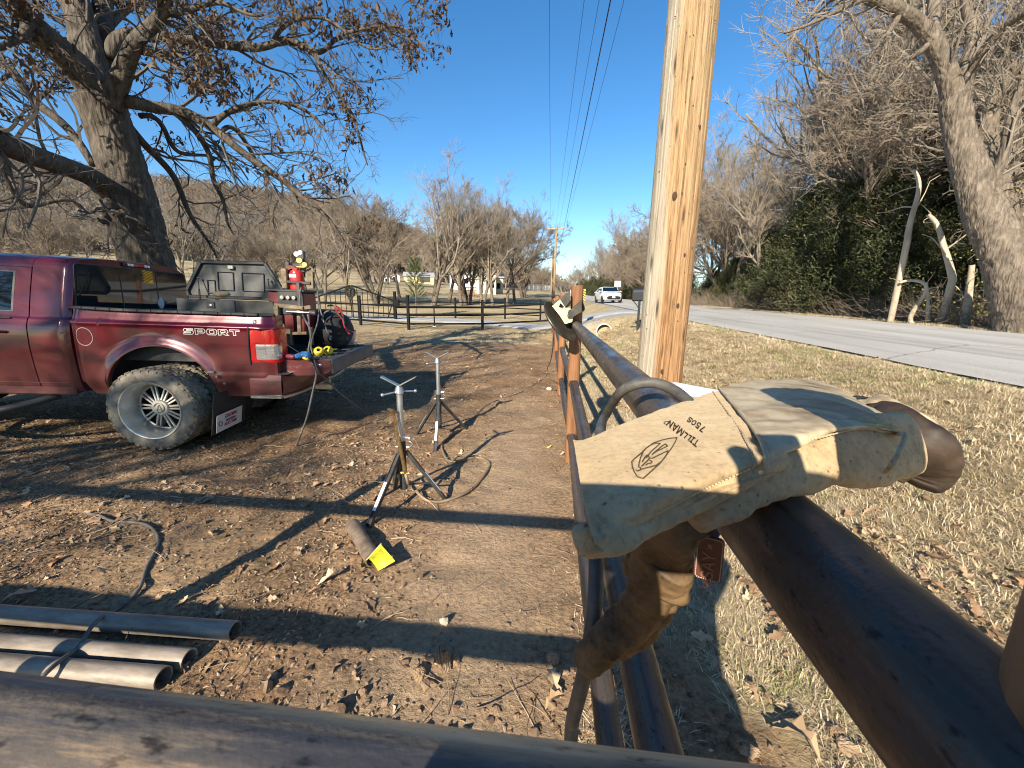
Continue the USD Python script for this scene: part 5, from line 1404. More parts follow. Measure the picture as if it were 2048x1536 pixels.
wsq = np.array([[((2 * q - 1) * (0.76 - 0.16 * t), 1.13 + 0.80 * t - 0.02 - 0.03 * (1 - (2 * q - 1) ** 2), 1.01 + 0.425 * t + 0.012) for q in np.linspace(0, 1, 7)] for t in np.linspace(0.08, 0.97, 5)])
obj('windscreen', xf(grid_mesh(wsq), MC), dark_glass, car, smooth=True)
for s in (1, -1):
    sw = np.array([[(s * (0.985 - 0.255 * t) * 0.80 * 1.005 + s * 0.02, 1.55 + 0.45 * t + (2.0 - 0.35 * t) * q, 1.04 + 0.36 * t) for q in np.linspace(0, 1, 6)] for t in np.linspace(0.0, 1, 4)])
    obj('side_window', xf(grid_mesh(sw), MC), dark_glass, car)
    obj('headlight', xf(ell(0.16, 0.09, 0.07, (s * 0.62, 0.14, 0.70), 2), MC), lens_clear, car, smooth=True)
    obj('mirror', xf(box(0.16, 0.10, 0.11, (s * 0.99, 1.45, 1.05), 0.03), MC), white_p, car)
    obj('fog_lamp', xf(box(0.16, 0.05, 0.08, (s * 0.62, 0.05, 0.40), 0.02), MC), car_black, car)
    for y in (0.80, 3.42):
        w_ = lathe([(0, 0.10), (0.20, 0.10), (0.22, 0.09), (0.32, 0.09), (0.325, -0.09), (0, -0.09)], 24, (s * 0.82, y, 0.325), 'x')
        wl_ = obj('wheel', xf(w_, MC), car_black, car, smooth=35)
        obj('hub', xf(lathe([(0, 0.015), (0.19, 0.015), (0.2, 0.0)], 16, (s * 0.82 + s * 0.10, y, 0.325), 'x'), MC), dull_chrome, wl_)
obj('grille', xf(box(0.62, 0.05, 0.09, (0, 0.055, 0.66), 0.02), MC), car_black, car)
obj('lower_intake', xf(box(1.25, 0.08, 0.17, (0, 0.06, 0.42), 0.04), MC), car_black, car)
obj('number_plate', xf(box(0.30, 0.015, 0.15, (0, 0.01, 0.50), 0.003), MC), plain('plate_pale', (0.6, 0.6, 0.58), 0.5), car)

# ================================================================== black fences and the gate by the drive
blk = plain('black_pipe_paint', (0.005, 0.005, 0.0055), 0.75, 0.0, specular_ior_level=0.2)


def black_fence(nm, pts, heights, rails, label, grow=0.065, rr=0.044):
    o = empty(nm, label=label, cat='fence')
    P3 = [np.array([x, y, float(base_z(x, y))]) for x, y in pts]
    for p, h in zip(P3, heights):
        obj('post', cat_([box(grow * 2, grow * 2, h + 0.3, (p[0], p[1], p[2] + h / 2 - 0.15), 0.012), box(grow * 2.3, grow * 2.3, 0.03, (p[0], p[1], p[2] + h), 0.008)]), blk, o)
    for a, b in zip(P3[:-1], P3[1:]):
        for h in rails:
            obj('rail', rod(a + [0, 0, h], b + [0, 0, h], rr, 8), blk, o, smooth=40)
    return o


def gxy(px, py, D):
    p = at_d(px, py, D); return (p[0], p[1])


f1 = [gxy(590, 652, 27.5), gxy(722, 650, 24.0), gxy(818, 665, 21.3), gxy(965, 662, 21.3), gxy(1106, 640, 19.5)]
f1[-1] = (-0.30, 21.5)
black_fence('black_fence', f1, [1.5, 1.62, 1.72, 1.52, 1.5], [0.30, 0.74, 1.16], 'black pipe fence on the near side of the drive')
f2 = [gxy(792, 630, 27.6), gxy(911, 635, 28.0), gxy(1010, 633, 28.6), (-1.2, 27.6)]
black_fence('black_fence', f2, [1.3, 1.45, 1.45, 1.4], [0.36, 0.78, 1.14], 'black pipe fence on the far side of the drive, right of the gate', 0.058, 0.038)
f3 = [gxy(560, 633, 31.0), gxy(622, 634, 29.0)]
black_fence('black_fence', f3, [1.4, 1.5], [0.4, 0.8, 1.2], 'short piece of black pipe fence left of the gate', 0.05, 0.03)
# keypad post beside the drive
kp = gxy(869, 652, 23.0); kz = float(base_z(*kp))
ko = empty('keypad_post', (kp[0], kp[1], kz), label='thin black post with a horizontal arm in front of the drive', cat='post')
obj('post', box(0.06, 0.06, 1.12, (0, 0, 0.54), 0.006), blk, ko)
obj('arm', box(0.42, 0.10, 0.11, (0.08, 0, 1.10), 0.02), blk, ko)
obj('base', lathe([(0.0, 0.04), (0.10, 0.04), (0.12, 0.0), (0.12, -0.1)], 12), plain('pale_base', (0.45, 0.42, 0.32), 0.9), ko)
# two leaved gate, rising to the middle
ga, gb = np.array(gxy(622, 634, 28.8)), np.array(gxy(788, 634, 27.3))
gt = empty('driveway_gate', label='black picket gate rising to a peak in the middle behind the drive', cat='gate')
gmid = (ga + gb) / 2


def gate_h(t):
    return 1.20 + 0.92 * (1 - abs(2 * t - 1) ** 1.0)


def gpt(t, z):
    p = ga + (gb - ga) * t
    return np.array([p[0], p[1], float(base_z(*p)) * 0 + gz0 + z])


gz0 = float(base_z(*gmid)) + 0.02
for t0_, t1_ in ((0.0, 0.492), (0.508, 1.0)):
    ts = np.linspace(t0_, t1_, 9)
    lf = obj('leaf_frame', cat_([tube(np.array([gpt(t, gate_h(t)) for t in ts]), 0.045, 8), rod(gpt(t0_, 0.12), gpt(t1_, 0.12), 0.04, 8), rod(gpt(t0_, 0.1), gpt(t0_, gate_h(t0_)), 0.03, 8), rod(gpt(t1_, 0.1), gpt(t1_, gate_h(t1_)), 0.03, 8), rod(gpt(t0_, 0.95), gpt(t1_, 0.95), 0.034, 8)]), blk, gt, smooth=40)
    for t in np.linspace(t0_, t1_, 9)[1:-1]:
        obj('picket', rod(gpt(t, 0.12), gpt(t, gate_h(t)), 0.021, 6), blk, lf)
for t, h in ((0.0, 1.45), (1.0, 1.75)):
    p = ga + (gb - ga) * (t + (0.02 if t else -0.02))
    obj('gate_post', cat_([box(0.15, 0.15, h + 0.3, (p[0], p[1], gz0 + h / 2 - 0.15), 0.01), box(0.19, 0.19, 0.04, (p[0], p[1], gz0 + h), 0.01)]), blk, gt)
obj('opener', cat_([bar(gpt(0.985, 0.95), gpt(0.93, 0.15), 0.06, 0.06), box(0.24, 0.2, 0.5, gpt(1.05, 1.0), 0.02)]), blk, gt)
wr_ = empty('wreath', label='dark round wreath hanging on the middle of the gate', cat='wreath')
wc = gpt(0.5, 1.70) + [0, -0.08, 0]
rngw = np.random.default_rng(3)
a = rngw.uniform(0, 2 * np.pi, 900); rr2 = 0.27 + rngw.normal(0, 0.045, 900)
cw = np.stack([wc[0] + rr2 * np.cos(a), wc[1] + rngw.normal(0, 0.04, 900), wc[2] + rr2 * np.sin(a)], -1)
dd = rngw.normal(0, 1, (900, 3)); dd /= np.linalg.norm(dd, axis=1, keepdims=True)
e2 = np.cross(dd, rngw.normal(0, 1, (900, 3))); e2 /= np.linalg.norm(e2, axis=1, keepdims=True)
tri = np.stack([cw - dd * .05, cw + e2 * .018, cw + dd * .05, cw - e2 * .018], 1).reshape(-1, 3)
fq = (np.array([[0, 1, 2], [0, 2, 3]])[None] + 4 * np.arange(900)[:, None, None]).reshape(-1, 3)
obj('foliage', trimesh.Trimesh(tri, fq, process=False), plain('wreath_green', (0.022, 0.024, 0.014), 0.8), wr_, kind='stuff')
obj('ring', tube(np.stack([wc[0] + 0.27 * np.cos(np.linspace(0, 2 * np.pi, 25)), np.full(25, wc[1]), wc[2] + 0.27 * np.sin(np.linspace(0, 2 * np.pi, 25))], -1), 0.03, 6), brown_steel, wr_)
obj('bow', cat_([ell(0.10, 0.05, 0.05, wc + [-0.08, -0.05, -0.36], 2), ell(0.07, 0.05, 0.09, wc + [0.04, -0.05, -0.42], 2)]), plain('dark_ribbon', (0.02, 0.015, 0.014), 0.7), wr_)

# ================================================================== houses beyond the trees
cream_w = mottled('cream_siding', [(0.3, (0.52, 0.48, 0.36)), (0.7, (0.62, 0.58, 0.46))], scale=2, rough=0.8)
white_w = mottled('white_siding', [(0.3, (0.60, 0.60, 0.57)), (0.7, (0.70, 0.70, 0.67))], scale=2, rough=0.8)
roof_m = plain('grey_roof', (0.33, 0.33, 0.33), 0.8)
shutter = plain('dark_shutter', (0.05, 0.05, 0.055), 0.6)
redwood = mottled('redwood_deck', [(0.3, (0.20, 0.10, 0.06)), (0.7, (0.36, 0.20, 0.13))], scale=4, rough=0.9)


def house(name, x0, x1, pyt, pyb, D, wallm, label, cat, gable=True, depth=6.0, wins=(), door=None, roofh=0.9):
    mid = on_land((x0 + x1) / 2, pyb); D = math.hypot(mid[0], mid[1])
    A, Bq = at_d(x0, pyb, D), at_d(x1, pyb, D)
    zb = mid[2]; zt = at_d((x0 + x1) / 2, pyt, D)[2]; sc_ = D / 90.0; roofh = roofh * sc_; depth = depth * sc_; wins = [(a_, b_, c_ * sc_, d_ * sc_) for a_, b_, c_, d_ in wins]; door = (door[0], door[1] * sc_, door[2] * sc_) if door else None
    u = (Bq - A)[:2]; L = np.linalg.norm(u); u /= L; nrm_ = np.array([-u[1], u[0]])
    M = np.eye(4); M[:2, 0] = u; M[:2, 1] = nrm_; M[:3, 3] = [A[0], A[1], zb]
    o = empty(name, mat4=M, label=label, cat=cat)
    h = zt - zb
    obj('wall', box(L, depth, h + 0.8, (L / 2, depth / 2, h / 2 - 0.4)), wallm, o)
    if gable:
        rp = [(-0.3, h - 0.05), (L / 2, h + roofh), (L + 0.3, h - 0.05), (L + 0.3, h + 0.07), (L / 2, h + roofh + 0.13), (-0.3, h + 0.07)]
        m = man(extr([rp], depth + 0.6)); v = m.vertices.copy(); m.vertices = np.stack([v[:, 0], v[:, 2] - 0.3, v[:, 1]], -1); m.fix_normals()
        obj('roof', m, roof_m, o)
        g2 = man(extr([[(0, h), (L, h), (L / 2, h + roofh)]], 0.1)); v = g2.vertices.copy(); g2.vertices = np.stack([v[:, 0], v[:, 2] + 0.02, v[:, 1]], -1); g2.fix_normals()
        obj('gable', g2, wallm, o)
    else:
        rp = [(-0.3, h - 0.02), (depth / 2, h + roofh), (depth + 0.3, h - 0.02), (depth + 0.3, h + 0.1), (depth / 2, h + roofh + 0.12), (-0.3, h + 0.1)]
        m = man(extr([rp], L + 0.5)); v = m.vertices.copy(); m.vertices = np.stack([v[:, 2] - 0.25, v[:, 0], v[:, 1]], -1); m.fix_normals()
        obj('roof', m, roof_m, o)
    for (wx, wz, ww_, wh_) in wins:
        f = obj('window', box(ww_ + 0.12, 0.06, wh_ + 0.12, (wx * L, -0.02, wz * h), 0.01), white_w, o)
        obj('pane', box(ww_, 0.02, wh_, (wx * L, -0.06, wz * h)), dark_glass, f)
    if door:
        obj('door', box(door[1], 0.08, door[2], (door[0] * L, -0.02, door[2] / 2 + 0.2), 0.01), shutter, o)
    return o, M, L, h


house('mobile_home', 900, 962, 548, 580, 95.0, white_w, 'long white mobile home seen between the bare trunks', 'house', gable=False, wins=((0.16, .55, 0.9, 0.9), (0.5, .55, 1.2, 1.0), (0.8, .55, .9, .9)), roofh=0.7)
hm, M_, L_, h_ = house('cream_house', 950, 992, 549, 588, 84.0, cream_w, 'cream house gable with a red deck beyond the bare trees', 'house', wins=((0.62, .5, 0.8, 1.5), (0.82, .5, 0.8, 1.5)), door=(0.3, 0.9, 2.0), roofh=0.8)
hm2, M2, L2, h2_ = house('cream_house', 992, 1006, 556, 588, 85.0, cream_w, 'low cream wing at the right end of the house', 'house', wins=((0.4, .5, 0.8, 1.2),), gable=False, roofh=0.4)
house('yellow_building', 808, 868, 553, 566, 120.0, mottled('yellow_siding', [(0.3, (0.55, 0.45, 0.22)), (0.7, (0.66, 0.55, 0.30))], scale=2, rough=0.8), 'pale yellow long building behind the small pine', 'building', gable=False, roofh=1.0, door=(0.7, 2.2, 1.6))
house('white_shed', 784, 800, 553, 562, 125.0, white_w, 'small white shed left of the small pine', 'shed', wins=((0.3, .5, .7, .7),), roofh=0.6, depth=4)
house('white_shed', 768, 780, 556, 564, 128.0, white_w, 'smallest white shed at the left edge of the group', 'shed', wins=((0.5, .5, .7, .6),), roofh=0.5, depth=4)
# deck in front of the cream house
dk = empty('wooden_deck', label='reddish wooden deck with railing in front of the cream house', cat='deck')
dm_ = on_land(935, 593); Dd = math.hypot(dm_[0], dm_[1])
da, db = at_d(916, 593, Dd), at_d(952, 593, Dd)
zd0, zd1 = dm_[2], at_d(935, 574, Dd)[2]
for t in np.linspace(0, 1, 8):
    p = da + (db - da) * t
    obj('deck_post', box(0.14, 0.14, zd1 - zd0 + 0.6, (p[0], p[1], (zd0 + zd1) / 2 - 0.3), 0.01), redwood, dk)
for z in (zd0 + 0.35, (zd0 + zd1) / 2 + 0.2, zd1 - 0.05):
    obj('deck_rail', bar((da[0], da[1], z), (db[0], db[1], z), 0.08, 0.14), redwood, dk)
obj('deck_floor', bar((da[0], da[1] + 1.5, zd0 + 0.3), (db[0], db[1] + 1.5, zd0 + 0.3), 3.0, 0.16), redwood, dk)
# white ranch fence beside the road, far off
wf = empty('white_fence', label='white plank fence beside the road in the distance', cat='fence')
wa, wb = on_land(1058, 580), on_land(1098, 579)
for k, t in enumerate(np.linspace(0, 1, 6)):
    p = wa + (wb - wa) * t
    obj('post', box(0.2, 0.2, 1.9, (p[0], p[1], p[2] + 0.65), 0.01), white_w, wf)
for q in (0.45, 0.9, 1.35):
    obj('plank', bar((wa[0], wa[1] - 0.12, wa[2] + q), (wb[0], wb[1] - 0.12, wb[2] + q), 0.05, 0.2), white_w, wf)
# pale house on the hill
house('hill_house', 436, 446, 455, 460, 330.0, white_w, 'tiny white house high on the wooded hill', 'house', wins=((0.3, .5, 1, 1), (0.7, .5, 1, 1)), roofh=1.2)
# a white straightedge lying across the top rail behind the glove
a, b = at_z(1340, 771, 1.462), at_z(1432, 789, 1.462)
obj('straightedge', cat_([bar(a, b + (b - a) * 0.6, 0.030, 0.012, 0.003), bar(a + [0.0, -0.036, 0], b + (b - a) * 0.6 + [0, -0.036, 0], 0.028, 0.012, 0.003), bar(a + [0.0, -0.018, -0.003], b + (b - a) * 0.6 + [0, -0.018, -0.003], 0.01, 0.005)]), plain('white_plastic', (0.72, 0.72, 0.74), 0.4),
    label='white plastic straightedge lying across the top rail behind the glove', cat='straightedge')
# ================================================================== the welding gloves on the top rail
suede = mat('tan_suede', {
    't': ('texture_coordinate', {}), 'n': ('noise_texture', {'scale': 22.0, 'detail': 7, 'roughness': 0.7}), 'n2': ('noise_texture', {'scale': 900.0, 'detail': 3}), 'n3': ('noise_texture', {'scale': 140.0, 'detail': 4, 'roughness': 0.7}), 'v': ('voronoi_texture', {'scale': 95.0}),
    'r': ('rgb_ramp', {'ramp': [(0.26, (0.26, 0.162, 0.083)), (0.42, (0.375, 0.258, 0.142)), (0.6, (0.46, 0.335, 0.195)), (0.78, (0.52, 0.40, 0.25))]}),
    'sp': ('map_range', {'from_min': 0.07, 'from_max': 0.17, 'to_min': 0.35, 'to_max': 1.0, 'clamp': True}),
    'r3': ('rgb_ramp', {'ramp': [(0.32, (0.6, 0.57, 0.53)), (0.5, (1.0, 1.0, 1.0)), (0.7, (1.12, 1.1, 1.06))]}),
    'c': ('mix', {'mix_type': 'multiply', 'fac': 0.75}), 'c2': ('mix', {'mix_type': 'multiply', 'fac': 1.0}),
    'ad': ('math', {'math_type': 'multiply_add', 'value2': 0.6}), 'b': ('bump', {'strength': 0.55, 'distance': 0.0016}),
    'p': ('principled_bsdf', {'roughness': 0.95, 'sheen_weight': 0.25, 'sheen_roughness': 0.5, 'sheen_tint': (0.9, 0.75, 0.5), 'specular_ior_level': 0.15})},
    [('t.object', 'n.vector'), ('t.object', 'n2.vector'), ('t.object', 'n3.vector'), ('t.object', 'v.vector'), ('n.fac', 'r.fac'), ('n3.fac', 'r3.fac'), ('v.distance', 'sp.value'),
     ('r.color', 'c.color1'), ('r3.color', 'c.color2'), ('c.color', 'c2.color1'), ('sp.result', 'c2.color2'), ('c2.color', 'p.base_color'), ('n3.fac', 'ad.value1'), ('n2.fac', 'ad.value3'), ('ad.value', 'b.height'), ('b.normal', 'p.normal')])
grain = mat('cream_leather', {
    't': ('texture_coordinate', {}), 'm': ('mapping', {'scale': (1.0, 0.35, 1.0), 'rotation': (0, 0, 0.6)}), 'n': ('noise_texture', {'scale': 16.0, 'detail': 6, 'roughness': 0.65}), 'n3': ('noise_texture', {'scale': 60.0, 'detail': 5, 'roughness': 0.7}), 'n4': ('noise_texture', {'scale': 300.0, 'detail': 3}),
    'r': ('rgb_ramp', {'ramp': [(0.27, (0.10, 0.062, 0.038)), (0.40, (0.31, 0.235, 0.145)), (0.52, (0.47, 0.38, 0.245)), (0.7, (0.56, 0.47, 0.325))]}),
    'r3': ('rgb_ramp', {'ramp': [(0.3, (0.72, 0.69, 0.64)), (0.55, (1.0, 1.0, 1.0))]}), 'c': ('mix', {'mix_type': 'multiply', 'fac': 0.8}),
    'b': ('bump', {'strength': 0.5, 'distance': 0.002}), 'p': ('principled_bsdf', {'roughness': 0.55, 'specular_ior_level': 0.35})},
    [('t.object', 'm.vector'), ('m.vector', 'n.vector'), ('m.vector', 'n3.vector'), ('t.object', 'n4.vector'), ('n.fac', 'r.fac'), ('n3.fac', 'r3.fac'), ('r.color', 'c.color1'), ('r3.color', 'c.color2'), ('c.color', 'p.base_color'), ('n3.fac', 'b.height'), ('b.normal', 'p.normal')])
brown_leather = mat('brown_glove_leather', {
    't': ('texture_coordinate', {}), 'n': ('noise_texture', {'scale': 24.0, 'detail': 6, 'roughness': 0.7}), 'n3': ('noise_texture', {'scale': 130.0, 'detail': 5, 'roughness': 0.7}),
    'r': ('rgb_ramp', {'ramp': [(0.30, (0.020, 0.012, 0.007)), (0.42, (0.082, 0.050, 0.024)), (0.55, (0.150, 0.094, 0.045)), (0.75, (0.22, 0.145, 0.075))]}),
    'b': ('bump', {'strength': 0.45, 'distance': 0.002}), 'p': ('principled_bsdf', {'roughness': 0.62, 'specular_ior_level': 0.3})},
    [('t.object', 'n.vector'), ('t.object', 'n3.vector'), ('n.fac', 'r.fac'), ('r.color', 'p.base_color'), ('n3.fac', 'b.height'), ('b.normal', 'p.normal')])
dark_leather = mottled('dark_glove_leather', [(0.3, (0.012, 0.008, 0.005)), (0.6, (0.045, 0.027, 0.015)), (0.8, (0.09, 0.055, 0.030))], scale=24, rough=0.65, bump=0.4, bscale=120, bdist=0.001)
thread = plain('glove_thread', (0.50, 0.40, 0.24), 0.8)
ink_b = plain('glove_print', (0.055, 0.045, 0.03), 0.9)


class Sheet:
    """a smooth leather surface through a net of points given as pixel and height"""
    def __init__(self, net):
        A = np.array([[at_z(*p) for p in row] for row in net])            # (nu, nv, 3)
        self.u = np.linspace(0, 1, A.shape[0]); self.v = np.linspace(0, 1, A.shape[1])
        self.s = [RectBivariateSpline(self.u, self.v, A[..., k], kx=min(3, A.shape[0] - 1), ky=min(3, A.shape[1] - 1)) for k in range(3)]

    def __call__(self, u, v):
        return np.stack([s.ev(u, v) for s in self.s], -1)

    def normal(self, u, v):
        du = np.stack([s.ev(u, v, dx=1) for s in self.s], -1); dv = np.stack([s.ev(u, v, dy=1) for s in self.s], -1)
        n = np.cross(du, dv); n /= np.linalg.norm(n, axis=-1, keepdims=True) + 1e-12
        return n * np.sign(np.sum(n * (CAM - self(u, v)), -1, keepdims=True))


def leather(S, nu, nv, th, wr=0.0, seed=0, ragged=None, u0=0.0, u1=1.0):
    """a closed piece of leather th thick over the sheet S, with creases"""
    u, v = np.meshgrid(np.linspace(u0, u1, nu), np.linspace(0, 1, nv), indexing='ij')
    if ragged:
        u = u + ragged * (1 - np.abs(u - u0) / (u1 - u0)) ** 6 * fbm(np.stack([v * 30, 0 * v, 0 * v], -1), 3, seed + 9)
    X, n = S(u, v), S.normal(u, v)
    d = wr * fbm(X * 16 + seed, 3, seed)[..., None] + wr * 0.35 * fbm(X * 60 + seed, 2, seed + 1)[..., None]
    T_ = X + n * d
    e = np.minimum(np.minimum(u - u0, u1 - u) * (nu - 1) / (u1 - u0), np.minimum(v, 1 - v) * (nv - 1))
    rim = np.clip(e / 2.0, 0, 1)[..., None] ** 0.5
    top, bot = T_ - n * th * 0.5 * (1 - rim), T_ - n * (th - th * 0.5 * (1 - rim))
    a, b = grid_mesh(top), grid_mesh(bot)
    b.faces = b.faces[:, ::-1]
    m = cat_([a, b]); N = nu * nv
    idx = np.arange(N).reshape(nu, nv)
    loop = np.r_[idx[0, :-1], idx[:-1, -1], idx[-1, :0:-1], idx[:0:-1, 0]]
    nx = np.roll(loop, -1)
    q = np.stack([loop, loop + N, nx + N, nx], -1)
    return trimesh.Trimesh(m.vertices, np.vstack([m.faces, q[:, [0, 1, 2]], q[:, [0, 2, 3]]]), process=False)


def sausage(pts, nring=48, sides=40, wr=0.004, seed=0, flat=None):
    """a padded leather finger: (px, py, z, half width in metres, half thickness) stations"""
    P_ = np.array([at_z(p[0], p[1], p[2]) for p in pts]); Rw = np.array([p[3] for p in pts]); Rt = np.array([p[4] for p in pts])
    d = np.r_[0, np.cumsum(np.linalg.norm(np.diff(P_, axis=0), axis=1))]; d /= d[-1]
    t = np.linspace(0, 1, nring)
    from scipy.interpolate import PchipInterpolator
    c = CubicSpline(d, P_)(t); rw = PchipInterpolator(d, Rw)(t); rt = PchipInterpolator(d, Rt)(t)
    end = np.sqrt(np.clip(1 - ((t - 0.97) / 0.03).clip(0, 1) ** 2, 0.0, 1)); st = np.sqrt(np.clip(1 - ((0.03 - t) / 0.03).clip(0, 1) ** 2, 0.0, 1))
    k = np.maximum(np.minimum(end, st), 0.02)
    T_ = np.gradient(c, axis=0); T_ /= np.linalg.norm(T_, axis=1, keepdims=True)
    toC = CAM - c; nrm = toC - T_ * np.sum(toC * T_, 1, keepdims=True); nrm /= np.linalg.norm(nrm, axis=1, keepdims=True)
    w = np.cross(T_, nrm)
    a = np.arange(sides + 1) * 2 * np.pi / sides
    ca, sa_ = np.cos(a), np.sin(a)
    sq = 0.8
    X = c[:, None] + (k * rw)[:, None, None] * (np.sign(ca) * np.abs(ca) ** sq)[None, :, None] * w[:, None] + (k * rt)[:, None, None] * (np.sign(sa_) * np.abs(sa_) ** sq)[None, :, None] * nrm[:, None]
    r_ = X - c[:, None]; r_ = r_ / (np.linalg.norm(r_, axis=-1, keepdims=True) + 1e-9)
    fold = -np.abs(fbm(np.stack([X[..., 0] * 34 + X[..., 2] * 20, X[..., 1] * 34 - X[..., 2] * 16, X[..., 2] * 34], -1) * 0.55 + seed, 3, seed + 8)) * 2.2 + 0.25
    dsp = wr * 0.75 * fold + wr * fbm(X * np.array([26, 26, 26]) + seed, 3, seed) + wr * 0.7 * fbm(np.stack([t[:, None] * 22 + 0 * a, ca[None] * 1.2 + 0 * t[:, None], sa_[None] * 1.2 + 0 * t[:, None]], -1) + seed, 2, seed + 5) + wr * 0.4 * fbm(X * 90, 2, seed + 2)
    return grid_mesh(X + r_ * dsp[..., None])


def seam(S, path, off=0.0015, r=0.0011, n=60, dash=False):
    uv = spline(np.array([(a, b, 0) for a, b in path], float), n)
    p = S(uv[:, 0], uv[:, 1]) + S.normal(uv[:, 0], uv[:, 1]) * off
    if not dash:
        return tube(p, r, 6)
    return cat_([tube(p[i:i + 2], r, 5) for i in range(0, n - 1, 2)])


# ---- upper glove: gauntlet cuff to the left, hand to the right
cuff_net = [[(1147, 876, 1.478), (1153, 930, 1.480), (1166, 1000, 1.478), (1196, 1082, 1.472)],
            [(1186, 869, 1.478), (1200, 935, 1.486), (1222, 1010, 1.482), (1262, 1062, 1.466)],
            [(1254, 841, 1.478), (1280, 915, 1.490), (1305, 985, 1.488), (1340, 1020, 1.472)],
            [(1340, 810, 1.474), (1370, 880, 1.492), (1400, 945, 1.494), (1425, 975, 1.482)],
            [(1442, 774, 1.464), (1488, 830, 1.490), (1530, 885, 1.500), (1545, 922, 1.492)]]
hand_net = [[(1436, 776, 1.463), (1482, 832, 1.491), (1525, 888, 1.500), (1542, 925, 1.490)],
            [(1500, 762, 1.452), (1540, 815, 1.492), (1570, 862, 1.505), (1590, 900, 1.496)],
            [(1580, 757, 1.440), (1610, 800, 1.492), (1640, 845, 1.510), (1660, 874, 1.502)],
            [(1652, 766, 1.432), (1680, 800, 1.484), (1706, 838, 1.506), (1722, 858, 1.500)],
            [(1712, 793, 1.425), (1740, 815, 1.468), (1766, 845, 1.496), (1780, 862, 1.492)],
            [(1768, 822, 1.420), (1788, 838, 1.452), (1806, 858, 1.478), (1815, 872, 1.476)]]
g1 = empty('welding_glove', label='tan leather welding glove lying across the top rail, its printed cuff to the left', cat='glove')
SC, SH = Sheet(cuff_net), Sheet(hand_net)
obj('cuff', leather(SC, 90, 70, 0.0035, 0.006, 3, ragged=0.012), suede, g1, smooth=60)
# the under layer of the cuff, folded round at the near edge
und = [[(x + (6 if j == 0 else 2), y + 6 + j * 4, z - 0.006 - 0.014 * math.sin(math.pi * min(1, (j + .0) / 3))) for j, (x, y, z) in enumerate(row)] for row in cuff_net]
SU = Sheet(und)
obj('cuff_lining', leather(SU, 60, 40, 0.003, 0.004, 8), suede, g1, smooth=60)
fold = [(1192, 1078, 1.468, 0.008, 0.006), (1225, 1078, 1.464, 0.011, 0.008), (1270, 1056, 1.463, 0.012, 0.009), (1340, 1018, 1.467, 0.012, 0.009), (1425, 976, 1.474, 0.012, 0.009), (1500, 938, 1.484, 0.012, 0.009), (1560, 912, 1.487, 0.010, 0.008)]
obj('cuff_fold', sausage(fold, 60, 24, 0.003, 4), suede, g1, smooth=True)
curl = [(1180, 1055, 1.462, 0.012, 0.007), (1186, 1078, 1.456, 0.014, 0.010), (1200, 1092, 1.450, 0.010, 0.008), (1222, 1094, 1.452, 0.006, 0.005)]
obj('cuff_corner', sausage(curl, 30, 20, 0.003, 6), suede, g1, smooth=True)
obj('hand_back', leather(SH, 90, 60, 0.004, 0.009, 12), grain, g1, smooth=60)
und2 = [[(x + 3, y + 8 + j * 3, z - 0.012 - 0.010 * math.sin(math.pi * (j + .4) / 3.8)) for j, (x, y, z) in enumerate(row)] for row in hand_net]
obj('palm', leather(Sheet(und2), 60, 40, 0.004, 0.006, 14), grain, g1, smooth=60)
obj('seam_welt', cat_([seam(SC, [(0.985, 0.0), (0.99, 0.35), (0.985, 0.7), (0.96, 1.0)], 0.003, 0.0022), seam(SC, [(0.955, 0.02), (0.955, 0.4), (0.945, 0.75), (0.92, 0.97)], 0.0012, 0.0008, 80, True)]), grain, g1, smooth=True)
obj('stitching', cat_([seam(SC, [(0.10, 0.90), (0.4, 0.92), (0.7, 0.93), (0.93, 0.95)], 0.001, 0.0007, 110, True), seam(SH, [(0.05, 0.93), (0.4, 0.95), (0.8, 0.96)], 0.001, 0.0007, 90, True)]), thread, g1, kind='stuff')
obj('finger', sausage([(1770, 846, 1.448, 0.028, 0.014), (1812, 868, 1.448, 0.031, 0.016), (1842, 893, 1.436, 0.033, 0.018), (1853, 920, 1.414, 0.032, 0.018), (1846, 950, 1.388, 0.029, 0.017), (1833, 974, 1.370, 0.021, 0.013)], 60, 40, 0.006, 21), dark_leather, g1, smooth=True)
obj('finger_back', sausage([(1740, 812, 1.450, 0.024, 0.013), (1788, 838, 1.444, 0.026, 0.014), (1836, 864, 1.432, 0.026, 0.014), (1864, 890, 1.412, 0.024, 0.014), (1871, 915, 1.392, 0.018, 0.012), (1866, 936, 1.374, 0.010, 0.008)], 50, 36, 0.005, 27), grain, g1, smooth=True)
obj('finger', sausage([(1700, 805, 1.440, 0.018, 0.012), (1745, 822, 1.434, 0.019, 0.013), (1790, 846, 1.424, 0.019, 0.013), (1818, 880, 1.405, 0.017, 0.013), (1820, 915, 1.375, 0.016, 0.012), (1808, 940, 1.352, 0.012, 0.010)], 50, 30, 0.005, 23), dark_leather, g1, smooth=True)
obj('finger', sausage([(1768, 862, 1.458, 0.017, 0.012), (1800, 900, 1.440, 0.016, 0.012), (1806, 936, 1.416, 0.014, 0.011), (1790, 955, 1.40, 0.010, 0.008)], 40, 28, 0.004, 25), dark_leather, g1, smooth=True)
# print on the cuff: word, model and crest, laid on the leather
inv = {}
uu, vv = np.meshgrid(np.linspace(0, 1, 120), np.linspace(0, 1, 90), indexing='ij')
def pix(p):
    d = np.asarray(p) - CAM
    return np.stack([CX + FPX * (d @ _r) / (d @ _f), CY - FPX * (d @ _u) / (d @ _f)], -1)
from scipy.interpolate import LinearNDInterpolator
_pp = pix(SC(uu, vv)).reshape(-1, 2)
U_OF = LinearNDInterpolator(_pp, np.stack([uu.ravel(), vv.ravel()], -1))


